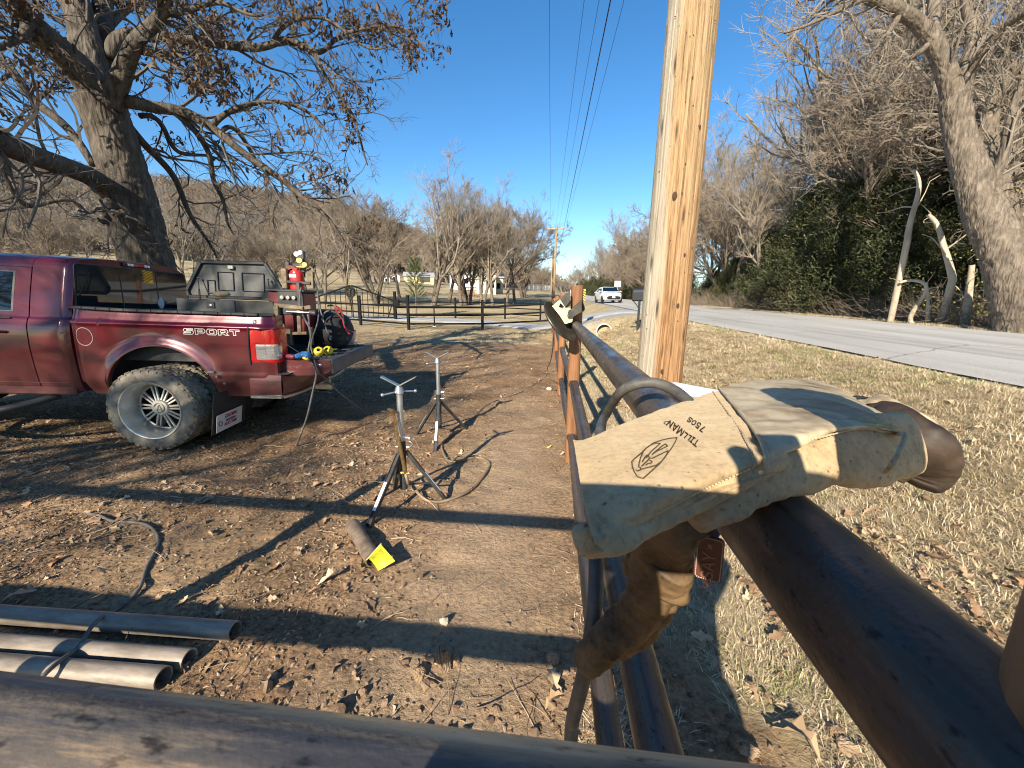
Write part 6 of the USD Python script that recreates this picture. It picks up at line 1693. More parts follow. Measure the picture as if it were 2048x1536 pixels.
def on_cuff(q, off):
    uv = U_OF(q)
    uv = np.nan_to_num(uv, nan=0.5)
    X, n = SC(uv[:, 0], uv[:, 1]), SC.normal(uv[:, 0], uv[:, 1])
    d = 0.006 * fbm(X * 16 + 3, 3, 3)[..., None] + 0.006 * 0.35 * fbm(X * 60 + 3, 2, 4)[..., None]
    return X + n * (d + off)


def print_text(txt, org, ex, ey, bold=True):
    """org: pixel of the baseline start; ex, ey: pixel vectors of one cap height along and up"""
    t_ = meshkit.text_mesh(txt, 1.0, 0.01, bold=bold)
    m = man(to_man(t_).refine_to_length(0.3)) if False else t_.subdivide_to_size(0.5, max_iter=6) if hasattr(t_, 'subdivide_to_size') else t_
    v = m.vertices
    q = np.array(org) + v[:, :1] * np.array(ex) + v[:, 1:2] * np.array(ey)
    return trimesh.Trimesh(on_cuff(q, 0.0010), m.faces, process=False)


def print_line(pts, r=0.00055):
    q = np.array(pts, float)
    q = np.vstack([np.linspace(a, b, 6)[:-1] for a, b in zip(q[:-1], q[1:])] + [q[-1:]])
    return tube(on_cuff(q, 0.0008), r, 5)


obj('print', print_text('TILLMAN', (1401, 886), (-9.9, -7.3), (-7.5, 11.0)), ink_b, g1)
obj('print', print_text('750S', (1413, 857), (-9.6, -6.6), (-6.5, 9.6)), ink_b, g1)
Z6 = lambda x, y: (1250 + x / 9.6, 820 + y / 9.6)
crest = [[(1000, 548), (880, 560), (700, 600), (540, 660), (420, 740), (330, 830), (130, 1005), (140, 1090), (175, 1200), (235, 1300), (350, 1335), (420, 1270), (640, 1050), (790, 880), (900, 740), (960, 650), (1000, 548)],
         [(680, 655), (560, 665), (440, 720), (350, 820), (300, 930), (270, 1040), (262, 1100)], [(680, 655), (560, 760), (450, 860), (460, 920), (520, 925), (640, 875), (830, 790), (800, 860), (720, 960), (600, 1060), (480, 1100), (310, 1150)],
         [(520, 860), (640, 790), (820, 715), (780, 665), (700, 720), (520, 860)], [(330, 1000), (400, 900), (430, 870), (420, 920), (370, 930)], [(320, 1090), (470, 930)], [(470, 960), (520, 980), (490, 1030), (440, 1030), (400, 1060)],
         [(262, 1100), (300, 1120), (300, 1160), (240, 1190), (215, 1170)]]
obj('crest', cat_([print_line([Z6(*p) for p in c]) for c in crest]), ink_b, g1, kind='stuff')
a = np.linspace(0, 2 * np.pi, 17)
obj('print', print_line([(1250 + 800 / 9.6 + 5.5 * math.cos(q), 820 + 255 / 9.6 + 3.2 * math.sin(q)) for q in a], 0.0004), ink_b, g1)

# ---- lower glove: gauntlet rolled towards the right, hand and fingers hanging down on the yard side
g2 = empty('welding_glove', label='second tan welding glove under the first, with brown fingers hanging down beside the rail', cat='glove')
roll = [(1818, 888, 1.466, 0.034, 0.017), (1780, 892, 1.470, 0.036, 0.018), (1700, 909, 1.474, 0.032, 0.018), (1620, 926, 1.474, 0.0235, 0.017), (1540, 952, 1.470, 0.0225, 0.015), (1462, 980, 1.464, 0.021, 0.013), (1405, 1016, 1.452, 0.020, 0.012), (1370, 1045, 1.438, 0.016, 0.010)]
obj('cuff', sausage(roll, 90, 48, 0.007, 31), suede, g2, smooth=True)
hem = [at_z(*p) for p in ((1795, 846, 1.492), (1806, 868, 1.500), (1800, 900, 1.502), (1786, 926, 1.494), (1768, 944, 1.482))]
obj('hem', hose(hem, 0.0022, 40, 8), suede, g2, smooth=True)
obj('palm', sausage([(1500, 972, 1.460, 0.016, 0.010), (1432, 996, 1.450, 0.020, 0.013), (1354, 1044, 1.434, 0.025, 0.016), (1326, 1094, 1.395, 0.027, 0.018), (1318, 1145, 1.360, 0.029, 0.018), (1308, 1185, 1.338, 0.028, 0.016)], 60, 44, 0.008, 35), brown_leather, g2, smooth=True)
obj('finger', sausage([(1335, 1120, 1.385, 0.026, 0.016), (1314, 1165, 1.350, 0.025, 0.016), (1290, 1208, 1.318, 0.022, 0.015), (1255, 1246, 1.290, 0.020, 0.014), (1216, 1280, 1.268, 0.0185, 0.013), (1180, 1316, 1.242, 0.017, 0.012), (1163, 1332, 1.228, 0.012, 0.009)], 80, 40, 0.007, 37), brown_leather, g2, smooth=True)
obj('finger', sausage([(1318, 1150, 1.352, 0.022, 0.013), (1308, 1200, 1.318, 0.021, 0.013), (1290, 1240, 1.288, 0.019, 0.012), (1252, 1272, 1.262, 0.018, 0.012), (1222, 1300, 1.24, 0.014, 0.010)], 60, 32, 0.006, 39), brown_leather, g2, smooth=True)
obj('finger', sausage([(1352, 1052, 1.425, 0.018, 0.013), (1352, 1088, 1.395, 0.016, 0.012), (1342, 1118, 1.370, 0.012, 0.010)], 40, 28, 0.005, 41), brown_leather, g2, smooth=True)
obj('thumb', sausage([(1345, 1065, 1.420, 0.020, 0.010), (1298, 1085, 1.395, 0.019, 0.009), (1275, 1120, 1.362, 0.013, 0.007), (1262, 1150, 1.335, 0.007, 0.005)], 40, 28, 0.005, 43), brown_leather, g2, smooth=True)

# ================================================================== welding cable over the rail, leather fob
cab_pts = [at_z(1420, 842, 1.455), at_z(1372, 800, 1.470), at_z(1340, 776, 1.480), at_z(1300, 765, 1.484), at_z(1262, 772, 1.474), at_z(1232, 796, 1.440), at_z(1212, 830, 1.380), at_d(1200, 872, 0.66) * 1.0, at_d(1194, 960, 0.56), at_d(1192, 1090, 0.47), at_d(1190, 1200, 0.42), at_d(1172, 1330, 0.40), at_d(1150, 1420, 0.42), at_d(1142, 1500, 0.44), at_d(1150, 1620, 0.40)]
lead_mat = mottled('worn_black_cable', [(0.3, (0.035, 0.032, 0.028)), (0.6, (0.10, 0.092, 0.078)), (0.78, (0.22, 0.20, 0.17))], scale=30, rough=0.5, bump=0.2, bscale=160, bdist=0.001)
obj('welding_cable', hose(cab_pts, 0.0092, 160, 14), lead_mat, label='thick black welding cable looped over the top rail behind the glove', cat='cable', smooth=True)
fobd = 0.52
fo = empty('leather_fob', label='dark brown stitched leather fob stamped SAY hanging below the glove', cat='fob')
fob_mat = mottled('fob_leather', [(0.3, (0.045, 0.014, 0.010)), (0.7, (0.12, 0.040, 0.024))], scale=25, rough=0.5, bump=0.4, bscale=140, bdist=0.001)
fc, ftop = at_d(1418, 1116, fobd), at_d(1423, 1063, fobd)
fup = ftop - fc; fup /= np.linalg.norm(fup)
fn = CAM - fc; fn -= fup * (fn @ fup); fn /= np.linalg.norm(fn); fr2 = np.cross(fup, fn)
MF = np.eye(4); MF[:3, 0] = fr2; MF[:3, 1] = fup; MF[:3, 2] = fn; MF[:3, 3] = fc
sc = np.linalg.norm(at_d(1442, 1115, fobd) - at_d(1387, 1115, fobd)) / 2
shp = sg.box(-sc * 0.62, -sc * 1.45, sc * 0.62, sc * 1.55).buffer(sc * 0.36)
obj('leather', xf(trimesh.creation.extrude_polygon(shp, 0.004, engine='earcut'), MF), fob_mat, fo)
st = shp.buffer(-sc * 0.12).exterior
stl = np.array([st.interpolate(q, normalized=True).coords[0] for q in np.linspace(0, 1, 121)])
obj('stitching', xf(cat_([tube(np.c_[stl[i:i + 2], [0.0045, 0.0045]], 0.0006, 5) for i in range(0, 120, 2)]), MF), plain('pale_thread', (0.55, 0.42, 0.34), 0.8), fo, kind='stuff')
t_ = meshkit.text_mesh('SAY', sc * 0.85, 0.0008, bold=True); t_.apply_translation([-t_.bounds.mean(0)[0], -t_.bounds.mean(0)[1], 0]); t_.apply_transform(rot([0, 0, 1], 90)); t_.apply_translation([-0.04 * sc, -0.5 * sc, 0.0042])
obj('lettering', xf(t_, MF), plain('stamped_leather', (0.20, 0.085, 0.05), 0.6), fo)
star = sg.Polygon([((0.30 if k % 2 else 0.12) * sc * math.cos(k * math.pi / 4), (0.45 if k % 2 else 0.15) * sc * math.sin(k * math.pi / 4) + sc * 1.15) for k in range(8)])
obj('emblem', xf(xf(trimesh.creation.extrude_polygon(star, 0.0008, engine='earcut'), None, (0, 0, 0.0042)), MF), '/World/Looks/stamped_leather', fo)
obj('strap', bar(fc + fup * sc * 1.7, fc + fup * sc * 4.2 + [0.03, 0.02, 0], 0.014, 0.003), fob_mat, fo)
obj('strap_end', bar(fc - fup * sc * 1.6, fc - fup * sc * 2.3, 0.010, 0.004), fob_mat, fo)
# ================================================================== trees
def bark(name, dark, light, scale=1.0, z=0.22):
    return mat(name, {
        't': ('texture_coordinate', {}), 'm': ('mapping', {'scale': (1, 1, z)}), 'n': ('noise_texture', {'scale': 16.0 * scale, 'detail': 7, 'roughness': 0.7, 'distortion': 0.4}), 'v': ('voronoi_texture', {'scale': 13.0 * scale, 'feature': 'distance_to_edge'}),
        'n2': ('noise_texture', {'scale': 2.2, 'detail': 4}), 'r': ('rgb_ramp', {'ramp': [(0.3, dark), (0.65, light)]}), 'r2': ('map_range', {'from_min': 0.3, 'from_max': 0.7, 'to_min': 0.75, 'to_max': 1.2}), 'c': ('mix', {'mix_type': 'multiply', 'fac': 1.0}),
        'ad': ('math', {'math_type': 'multiply_add', 'value2': 1.6}), 'b': ('bump', {'strength': 0.9, 'distance': 0.025}), 'p': ('principled_bsdf', {'roughness': 0.9, 'specular_ior_level': 0.2})},
        [('t.object', 'm.vector'), ('m.vector', 'n.vector'), ('m.vector', 'v.vector'), ('t.object', 'n2.vector'), ('n.fac', 'r.fac'), ('n2.fac', 'r2.value'), ('r.color', 'c.color1'), ('r2.result', 'c.color2'), ('c.color', 'p.base_color'), ('v.distance', 'ad.value1'), ('n.fac', 'ad.value3'), ('ad.value', 'b.height'), ('b.normal', 'p.normal')])


oak_bark = bark('oak_bark', (0.030, 0.025, 0.021), (0.135, 0.112, 0.088))
tan_bark = bark('tan_bark', (0.050, 0.040, 0.031), (0.22, 0.178, 0.135))
grey_twig = mottled('grey_twigs', [(0.3, (0.145, 0.118, 0.088)), (0.7, (0.275, 0.230, 0.175))], scale=0.8, rough=0.9)
brown_twig = mottled('brown_twigs', [(0.3, (0.125, 0.096, 0.068)), (0.7, (0.245, 0.195, 0.142))], scale=0.8, rough=0.9)
dark_twig = mottled('dark_twigs', [(0.3, (0.05, 0.042, 0.036)), (0.7, (0.13, 0.11, 0.09))], scale=1.2, rough=0.9)


def unit(v):
    return v / (np.linalg.norm(v, axis=-1, keepdims=True) + 1e-12)


def grow(rng, start, d, L, r, K, wander, lift):
    """polylines from start along d; lift bends them up (+) or down (-)"""
    N = len(start)
    pts = np.zeros((N, K, 3)); pts[:, 0] = start
    cur = unit(d)
    for k in range(1, K):
        cur = unit(cur + rng.normal(0, wander, (N, 3)) + np.array([0, 0, 1.0]) * np.asarray(lift).reshape(-1, 1) / K)
        pts[:, k] = pts[:, k - 1] + cur * (L / (K - 1))[:, None]
    R = r[:, None] * np.linspace(1, 0.42, K)[None]
    return pts, R


def spawn(rng, pts, R, n, ang, lenf, rf, tmin=0.25, L0=None, tmax=1.0):
    """n children on each polyline"""
    N, K, _ = pts.shape
    t = rng.uniform(tmin, tmax, (N, n)); t.sort(1)
    f = t * (K - 1); i = np.clip(f.astype(int), 0, K - 2); w = (f - i)[..., None]
    ar = np.arange(N)[:, None]
    p = pts[ar, i] * (1 - w) + pts[ar, i + 1] * w
    rr = (R[ar, i] * (1 - w[..., 0]) + R[ar, i + 1] * w[..., 0])
    tan = unit(pts[ar, i + 1] - pts[ar, i])
    q = unit(np.cross(tan, rng.normal(0, 1, (N, n, 3))))
    a = rng.normal(ang, 0.16, (N, n, 1))
    d = tan * np.cos(a) + q * np.sin(a)
    L = (L0[:, None] if L0 is not None else np.linalg.norm(np.diff(pts, axis=1), axis=2).sum(1)[:, None]) * lenf * (1.15 - 0.55 * t) * rng.uniform(0.6, 1.25, (N, n))
    return p.reshape(-1, 3), d.reshape(-1, 3), L.ravel(), np.minimum(rr * rf, rr * 0.9).ravel()


def bare_tree(seed, H, fork=0.3, spread=0.55, n=(9, 7, 7, 6), twig=0.010, lean=(0, 0), trunk_r=None, upness=0.6, stems=1):
    """(trunk, branches) of a leafless tree standing at the origin"""
    rng = np.random.default_rng(seed)
    r0 = trunk_r or H * 0.018
    tr, br = [], []
    st = np.zeros((stems, 3)); st[:, :2] = rng.normal(0, 0.18 * (stems > 1), (stems, 2)); st[:, 2] = -0.3
    d = np.zeros((stems, 3)); d[:, 2] = 1; d[:, :2] = rng.normal(0, 0.10 + 0.12 * (stems > 1), (stems, 2)) + np.array(lean)
    P0, R0 = grow(rng, st, d, np.full(stems, H * 0.80) * rng.uniform(0.85, 1.0, stems), np.full(stems, r0), 12, 0.06, 0.25)
    R0 = r0 * np.linspace(1, 0.16, 12)[None] * np.ones((stems, 1)); R0[:, 0] *= 1.35
    tr.append(tubes(P0, R0, 9))
    L = np.full(stems, H)
    p, d, l, r = spawn(rng, P0, R0, n[0], spread * 1.05, 0.52, 0.62, fork, L)
    P1, R1 = grow(rng, p, d, l, r, 8, 0.12, upness)
    br.append(tubes(P1, R1, 6, False))
    p, d, l, r = spawn(rng, P1, R1, n[1], 0.65, 0.50, 0.62, 0.2)
    P2, R2 = grow(rng, p, d, l, np.maximum(r, twig * 1.5), 6, 0.15, upness * 0.7)
    br.append(tubes(P2, R2, 4, False))
    p, d, l, r = spawn(rng, P2, R2, n[2], 0.7, 0.52, 0.6, 0.15)
    P3, R3 = grow(rng, p, d, l, np.maximum(r, twig), 4, 0.16, upness * 0.4)
    br.append(tubes(P3, R3, 3, False))
    p, d, l, r = spawn(rng, P3, R3, n[3], 0.7, 0.62, 0.65, 0.15)
    P4, R4 = grow(rng, p, d, np.maximum(l, 0.25), np.maximum(r, twig * 0.75), 3, 0.16, 0.1)
    br.append(tubes(P4, R4, 3, False))
    return cat_(tr), cat_(br), P4[:, -1], P3


def make_proto(name, seed, H, trunk_mat, twig_mat, **k):
    o = proto(name)
    t, b, tips, _ = bare_tree(seed, H, **k)
    m1 = usdkit.mesh(stage, str(o.GetPath()) + '/trunk', t, trunk_mat, smooth=True)
    m2 = usdkit.mesh(stage, str(o.GetPath()) + '/crown', b, twig_mat)
    m2.GetPrim().SetCustomDataByKey('kind', 'stuff')
    return o


TREES = [make_proto('bare_tree_a', 11, 12.0, tan_bark, grey_twig, n=(11, 7, 7, 6), twig=0.011, fork=0.28),
         make_proto('bare_tree_b', 12, 13.0, tan_bark, grey_twig, n=(12, 7, 7, 5), twig=0.011, fork=0.22, spread=0.42, upness=0.9, stems=2),
         make_proto('bare_tree_c', 13, 11.0, tan_bark, brown_twig, n=(13, 8, 7, 6), twig=0.012, fork=0.16, spread=0.75, upness=0.3),
         make_proto('bare_tree_d', 14, 14.0, tan_bark, grey_twig, n=(12, 8, 6, 6), twig=0.011, fork=0.35, spread=0.5, upness=0.7),
         make_proto('bare_tree_e', 15, 10.0, oak_bark, brown_twig, n=(13, 8, 8, 5), twig=0.012, fork=0.18, spread=0.85, upness=0.15, stems=3)]
TREES.append(make_proto('sparse_tree', 18, 13.0, tan_bark, grey_twig, n=(8, 5, 4, 3), twig=0.009, fork=0.3, spread=0.6, upness=0.5))
HT = [12.0, 13.0, 11.0, 14.0, 10.0, 13.0]
rng = np.random.default_rng(77)


def plant(px_, py_, top, kind, label, cat='tree', group=None, name='bare_tree', rz=None, D=None):
    """a tree whose foot lies under a pixel and whose top reaches the row top"""
    q = on_land(px_, py_) if D is None else at_d(px_, py_, D)
    D_ = math.hypot(q[0], q[1])
    zg = float(base_z(q[0], q[1]))
    H = at_d(px_, top, D_)[2] - zg
    s = H / (HT[kind] * 0.97)
    return copy_of(TREES[kind], name, (q[0], q[1], zg - 0.1), rng.uniform(0, 6.28) if rz is None else rz, (s * 0.95, s * 0.95, s), label, cat, group)


# the row behind the drive, each with its own place
mid = [(650, 604, 392, 2, 'low bare tree at the left end of the row behind the gate'), (700, 612, 372, 0, 'wide bare tree behind the left half of the gate'), (757, 612, 355, 4, 'leaning bare tree behind the right half of the gate'),
       (800, 596, 390, 2, 'bare tree behind the small pine, its crown in the row'), (868, 612, 338, 1, 'tallest slender bare tree of the row, right of the small pine'), (896, 607, 372, 3, 'bare tree with a straight trunk in front of the white mobile home'),
       (922, 612, 366, 0, 'bare tree in front of the red deck'), (938, 610, 378, 4, 'many stemmed bare tree beside the red deck'), (966, 613, 382, 1, 'slim bare tree in front of the cream house gable'), (985, 613, 388, 0, 'bare tree at the right corner of the cream house'),
       (1012, 611, 396, 2, 'dense bare tree right of the cream house'), (1030, 608, 404, 3, 'bare tree near the right end of the row'), (1048, 596, 392, 4, 'last dark bare tree of the row, nearest to the far poles'), (1086, 584, 512, 2, 'small far bare tree by the white plank fence')]
for x, y, t, k, lb in mid:
    plant(x, y, t, k, lb)
# farther field trees on the left
left = [(615, 588, 420, 2), (585, 592, 432, 0), (545, 590, 452, 4), (500, 585, 440, 2), (455, 578, 458, 0), (420, 590, 430, 3), (372, 585, 400, 1), (330, 580, 372, 0), (60, 560, 395, 2), (20, 570, 360, 0), (100, 575, 400, 4), (180, 570, 420, 2), (640, 575, 455, 1), (690, 568, 440, 2), (735, 566, 430, 3), (775, 570, 438, 0), (842, 566, 452, 2), (940, 575, 440, 0), (1000, 580, 430, 1), (560, 570, 470, 1), (480, 565, 478, 3)]
for q_, (x, y, t, k) in enumerate(sorted(left)):
    plant(x, y, t, k, (ORD[q_] if q_ < 20 else 'last') + ' from the left of the bare field trees below the wooded hill', group='field trees below the hill')

# small young pine by the drive
pine = empty('pine_tree', label='small young green pine beside the drive', cat='tree')
q = on_land(833, 634); Dp = math.hypot(q[0], q[1]); Hp = at_d(830, 520, Dp)[2] - q[2]
obj('trunk', tube(np.array([q + [0, 0, -0.1], q + [0.02, 0, Hp * 0.5], q + [-0.05, 0, Hp]]), [0.06, 0.045, 0.012], 8), tan_bark, pine, smooth=True)
rp = np.random.default_rng(4); ndl = []
for k in range(56):
    h = 0.30 + 0.70 * (k / 56) ** 0.9; a = k * 2.4
    Lb = Hp * 0.26 * (1.15 - h) * rp.uniform(0.7, 1.1) + 0.12
    if h < 0.45: Lb *= 0.8
    b0 = q + np.array([0, 0, Hp * h]); dirn = unit(np.array([math.cos(a), math.sin(a), 0.55]))
    m = 85
    tt = rp.uniform(0.3, 1.05, m)[:, None]
    c = b0 + dirn * Lb * tt + np.array([0, 0, 0.12]) * tt ** 2
    dd = unit(dirn * 0.9 + rp.normal(0, 0.55, (m, 3)))
    s_ = unit(np.cross(dd, rp.normal(0, 1, (m, 3)))) * 0.011
    ndl.append(np.stack([c - s_, c + s_, c + dd * rp.uniform(0.12, 0.24, (m, 1))], 1))
ndl = np.vstack(ndl); F3 = np.arange(len(ndl) * 3).reshape(-1, 3)
obj('crown', trimesh.Trimesh(ndl.reshape(-1, 3), F3, process=False), mottled('pine_needles', [(0.3, (0.035, 0.055, 0.015)), (0.7, (0.13, 0.15, 0.045))], scale=3, rough=0.6), pine, kind='stuff')

# ------------------------------------------------------------------ the wooded hill
def small_tree(seed, H):
    t, b, _, _ = bare_tree(seed, H, n=(7, 5, 4, 3), twig=0.05, fork=0.2, spread=0.7, upness=0.3)
    return cat_([t, b])


wood_proto = [small_tree(31 + k, 9.0) for k in range(4)]
pi_ = UsdGeom.PointInstancer.Define(stage, '/World/hillside_wood')
tag(pi_, 'far bare wood covering the low hill at the left', 'wood', None, 'stuff')
hill_tw = [mottled('hill_twigs_%s' % n, [(0.3, a), (0.7, b)], scale=0.5, rough=0.95) for n, a, b in (('grey', (0.17, 0.14, 0.11), (0.27, 0.225, 0.18)), ('brown', (0.18, 0.13, 0.085), (0.29, 0.215, 0.145)), ('rust', (0.16, 0.10, 0.06), (0.24, 0.16, 0.10)), ('pale', (0.20, 0.18, 0.15), (0.30, 0.27, 0.23)))]
for k, m in enumerate(wood_proto):
    usdkit.mesh(stage, f'/World/hillside_wood/kinds/bare_tree_{k}', m, hill_tw[k])
pi_.CreatePrototypesRel().SetTargets([f'/World/hillside_wood/kinds/bare_tree_{k}' for k in range(4)])
rng2 = np.random.default_rng(8)
az = rng2.uniform(-1.12, 0.02, 9000); Dh = 135 + 420 * rng2.uniform(0, 1, 9000) ** 1.4
hx, hyy = Dh * np.sin(az), Dh * np.cos(az)
keep = fbm(np.stack([hx * 0.012, hyy * 0.012, 0 * hx], -1), 3, 3) > -0.16
keep &= (Dh > 190) | (rng2.uniform(0, 1, 9000) < 0.75)
keep &= (az < -0.10) | (Dh > 260)
hx, hyy, Dh = hx[keep], hyy[keep], Dh[keep]
n_ = len(hx)
pi_.CreatePositionsAttr(Vt.Vec3fArray.FromNumpy(np.stack([hx, hyy, base_z(hx, hyy) - 0.4], -1).astype(np.float32)))
pi_.CreateProtoIndicesAttr(Vt.IntArray.FromNumpy(rng2.choice(4, n_, p=(0.4, 0.25, 0.12, 0.23)).astype(np.int32)))
sc_ = rng2.uniform(0.75, 1.35, n_)
pi_.CreateScalesAttr(Vt.Vec3fArray.FromNumpy(np.stack([sc_ * 1.15, sc_ * 1.15, sc_], -1).astype(np.float32)))
th = rng2.uniform(0, 2 * np.pi, n_)
pi_.CreateOrientationsAttr(Vt.QuathArray([Gf.Quath(float(math.cos(a / 2)), 0, 0, float(math.sin(a / 2))) for a in th]))

# ------------------------------------------------------------------ the wood along the right of the road
def verge_tree(x, y, H, kind, label=None, group=None, name='bare_tree', rz=None):
    s = H / (HT[kind] * 0.97)
    return copy_of(TREES[kind], name, (x, y, float(base_z(x, y)) - 0.1), rng.uniform(0, 6.28) if rz is None else rz, (s, s, s), label, 'tree', group)


GW = 'bare trees of the wood across the road'
WOOD = [(14.6, 15.5, 11, 0), (16.5, 18.5, 13, 3), (14.4, 21.0, 10.5, 2), (18.0, 23.0, 14, 1), (15.0, 26.0, 12, 0), (19.0, 28.0, 13, 2), (16.0, 31.5, 12, 3), (13.8, 35.0, 10, 4), (18.5, 36.0, 14, 0), (14.6, 41, 11, 2), (17.5, 44, 13, 1), (13.6, 48, 11, 0),
                     (15.5, 53, 12, 3), (13.4, 58, 11, 2), (16.5, 62, 13, 0), (13.8, 68, 11, 4), (15.5, 74, 12, 1), (13.0, 80, 11, 2), (15.5, 87, 12, 0), (12.8, 95, 11, 3), (15, 103, 12, 2), (12.5, 112, 11, 0), (14.5, 122, 12, 1), (12, 134, 11, 2), (13.5, 147, 12, 0), (11.5, 162, 12, 3), (12.5, 180, 13, 2), (10.5, 200, 12, 0), (11, 225, 13, 1), (9.5, 255, 13, 2), (9, 290, 13, 0),
                     (21, 17, 13, 0), (24, 20, 14, 3), (22.5, 26, 13, 2), (26, 30, 15, 0), (23, 36, 14, 1), (19, 14.0, 12, 2), (23, 13, 13, 1), (28, 16, 14, 0), (27, 11, 14, 3), (22, 9, 12, 2), (24.5, 44, 14, 3), (22, 52, 14, 0), (22, 62, 14, 2), (21, 74, 13, 3), (30, 24, 15, 2), (33, 14, 15, 1),
                     (12.4, 41.5, 7.5, 2), (12.1, 54.5, 7, 4), (12.3, 64, 7.5, 2), (11.8, 76, 7.5, 4), (11.6, 90, 8, 2), (17.2, 12.6, 10, 4), (15.6, 11.2, 9, 2), (12.6, 26, 8.5, 3), (12.4, 30.5, 8.5, 3), (13.4, 13.2, 7, 1)]
front = sorted([w for w in WOOD if w[0] - road_x(w[1]) < 15.2], key=lambda w: w[1]); back = sorted([w for w in WOOD if w[0] - road_x(w[1]) >= 15.2], key=lambda w: w[1])
for nm_, row in (('front row', front), ('back row', back)):
    for q_, (x, y, H, k) in enumerate(row):
        verge_tree(x, y, H * (1.25 if row is back else 1.08), k, f'{ORD[q_]} bare tree from the near end in the {nm_} across the road' if q_ < 20 else f'{ORD[q_ - 20]} of the distant bare trees in the {nm_} along the road', GW)
# far end of the road
for q_, (x, y, H, k) in enumerate(sorted([(-9, 330, 13, 0), (-2, 380, 14, 2), (4, 360, 13, 3), (-16, 300, 12, 1), (12, 400, 14, 0), (-7, 200, 9, 2), (-6.5, 150, 8, 4), (-24, 260, 12, 0), (-30, 320, 13, 2), (20, 330, 13, 2), (-14, 230, 10, 2)], key=lambda w: w[0] / w[1])):
    verge_tree(x, y, H, k, ORD[q_] + ' from the left of the small bare trees where the road runs out of sight', 'bare trees at the far end of the road')


# cedars
def cedar(seed, H, W):
    rng = np.random.default_rng(seed)
    tri = []
    nb = 150
    for k in range(nb):
        h = (k + rng.uniform(0, 1)) / nb
        hz = 0.06 + 0.94 * h
        Lb = W * (1 - hz) ** 0.6 * rng.uniform(0.65, 1.15) + 0.12
        a = rng.uniform(0, 2 * np.pi)
        dirn = np.array([math.cos(a), math.sin(a), rng.uniform(0.1, 0.55)])
        b0 = np.array([0, 0, H * hz * 0.94])
        m = int(85 + 150 * (1 - hz))
        t = rng.uniform(0.25, 1.0, (m, 1)) ** 0.8
        c = b0 + dirn * Lb * t + rng.normal(0, 0.10 + 0.05 * W, (m, 3)) * (0.5 + t)
        dd = unit(dirn * 0.5 + np.array([0, 0, 0.35]) + rng.normal(0, 0.5, (m, 3)))
        s_ = unit(np.cross(dd, rng.normal(0, 1, (m, 3)))) * rng.uniform(0.008, 0.018, (m, 1))
        L_ = rng.uniform(0.09, 0.26, (m, 1))
        tri.append(np.stack([c - s_, c + s_, c + dd * L_], 1)); tri.append(np.stack([c - s_ * 0.7 + dd * L_ * 0.2, c + dd * L_ * 0.8 + s_ * 3.4, c + dd * L_ * 1.0], 1))
    tri = np.vstack(tri)
    tm = tube(np.array([[0, 0, -0.3], [0.05, 0, H * 0.5], [0, 0.04, H * 0.95]]), [H * 0.022, H * 0.015, 0.01], 8)
    return tm, trimesh.Trimesh(tri.reshape(-1, 3), np.arange(len(tri) * 3).reshape(-1, 3), process=False)


cedar_green = mat('cedar_green', {
    't': ('texture_coordinate', {}), 'n': ('noise_texture', {'scale': 0.9, 'detail': 5}), 'r': ('rgb_ramp', {'ramp': [(0.3, (0.028, 0.036, 0.013)), (0.48, (0.058, 0.070, 0.024)), (0.6, (0.095, 0.095, 0.038)), (0.72, (0.14, 0.105, 0.055))]}),
    'd': ('principled_bsdf', {'roughness': 0.7}), 'tr': ('translucent_bsdf', {}), 'mx': ('mix_closure', {'fac': 0.25})},
    [('t.object', 'n.vector'), ('n.fac', 'r.fac'), ('r.color', 'd.base_color'), ('r.color', 'tr.color'), ('d.BSDF', 'mx.closure1'), ('tr.BSDF', 'mx.closure2')], surface='mx.closure')
CED = []
for k, (H, W) in enumerate(((5.5, 1.7), (4.6, 1.9), (6.5, 1.6))):
    o = proto('cedar_%s' % 'abc'[k])
    t, c = cedar(50 + k, H, W)
    usdkit.mesh(stage, str(o.GetPath()) + '/trunk', t, tan_bark, smooth=True)
    m2 = usdkit.mesh(stage, str(o.GetPath()) + '/crown', c, cedar_green); m2.GetPrim().SetCustomDataByKey('kind', 'stuff')
    CED.append(o)
CEDARS = [(13.4, 28.5, 0.95, 0), (13.9, 26.3, 1.15, 1), (13.2, 24.2, 1.05, 2), (14.1, 22.2, 1.4, 1), (13.3, 20.6, 1.2, 1), (15.2, 20.4, 1.35, 2), (14.3, 18.6, 1.25, 0), (16.2, 24.4, 1.3, 0), (13.6, 20.6, 0.95, 1), (14.9, 19.2, 1.0, 0), (13.9, 17.6, 0.95, 2), (15.2, 16.3, 1.1, 1), (16.6, 15.2, 1.15, 0), (15.6, 14.0, 1.0, 1), (17.5, 13.2, 1.2, 2), (18.6, 11.6, 1.2, 0), (17.2, 10.4, 1.1, 1), (19.5, 9.6, 1.3, 2), (17.5, 18.0, 1.25, 2), (19, 15.5, 1.3, 0), (21, 13.4, 1.45, 2), (22.5, 10.8, 1.4, 0),
                     (13.4, 23.6, 0.75, 1), (13.2, 45, 0.8, 1), (13.0, 49.5, 0.85, 0), (12.8, 55, 0.9, 1), (13.6, 38, 0.7, 1), (13.0, 61, 0.9, 2), (12.9, 67, 0.9, 1), (12.6, 73, 0.9, 0), (13.4, 33.5, 0.75, 0), (13.9, 28.6, 0.8, 1), (12.2, 82, 0.9, 1), (12.0, 90, 1.0, 0), (11.8, 100, 1.0, 1), (11.6, 112, 1.1, 0), (11.4, 125, 1.1, 1), (11.2, 140, 1.2, 0), (10.9, 160, 1.2, 1), (10.6, 185, 1.3, 0), (10.2, 215, 1.3, 1)]
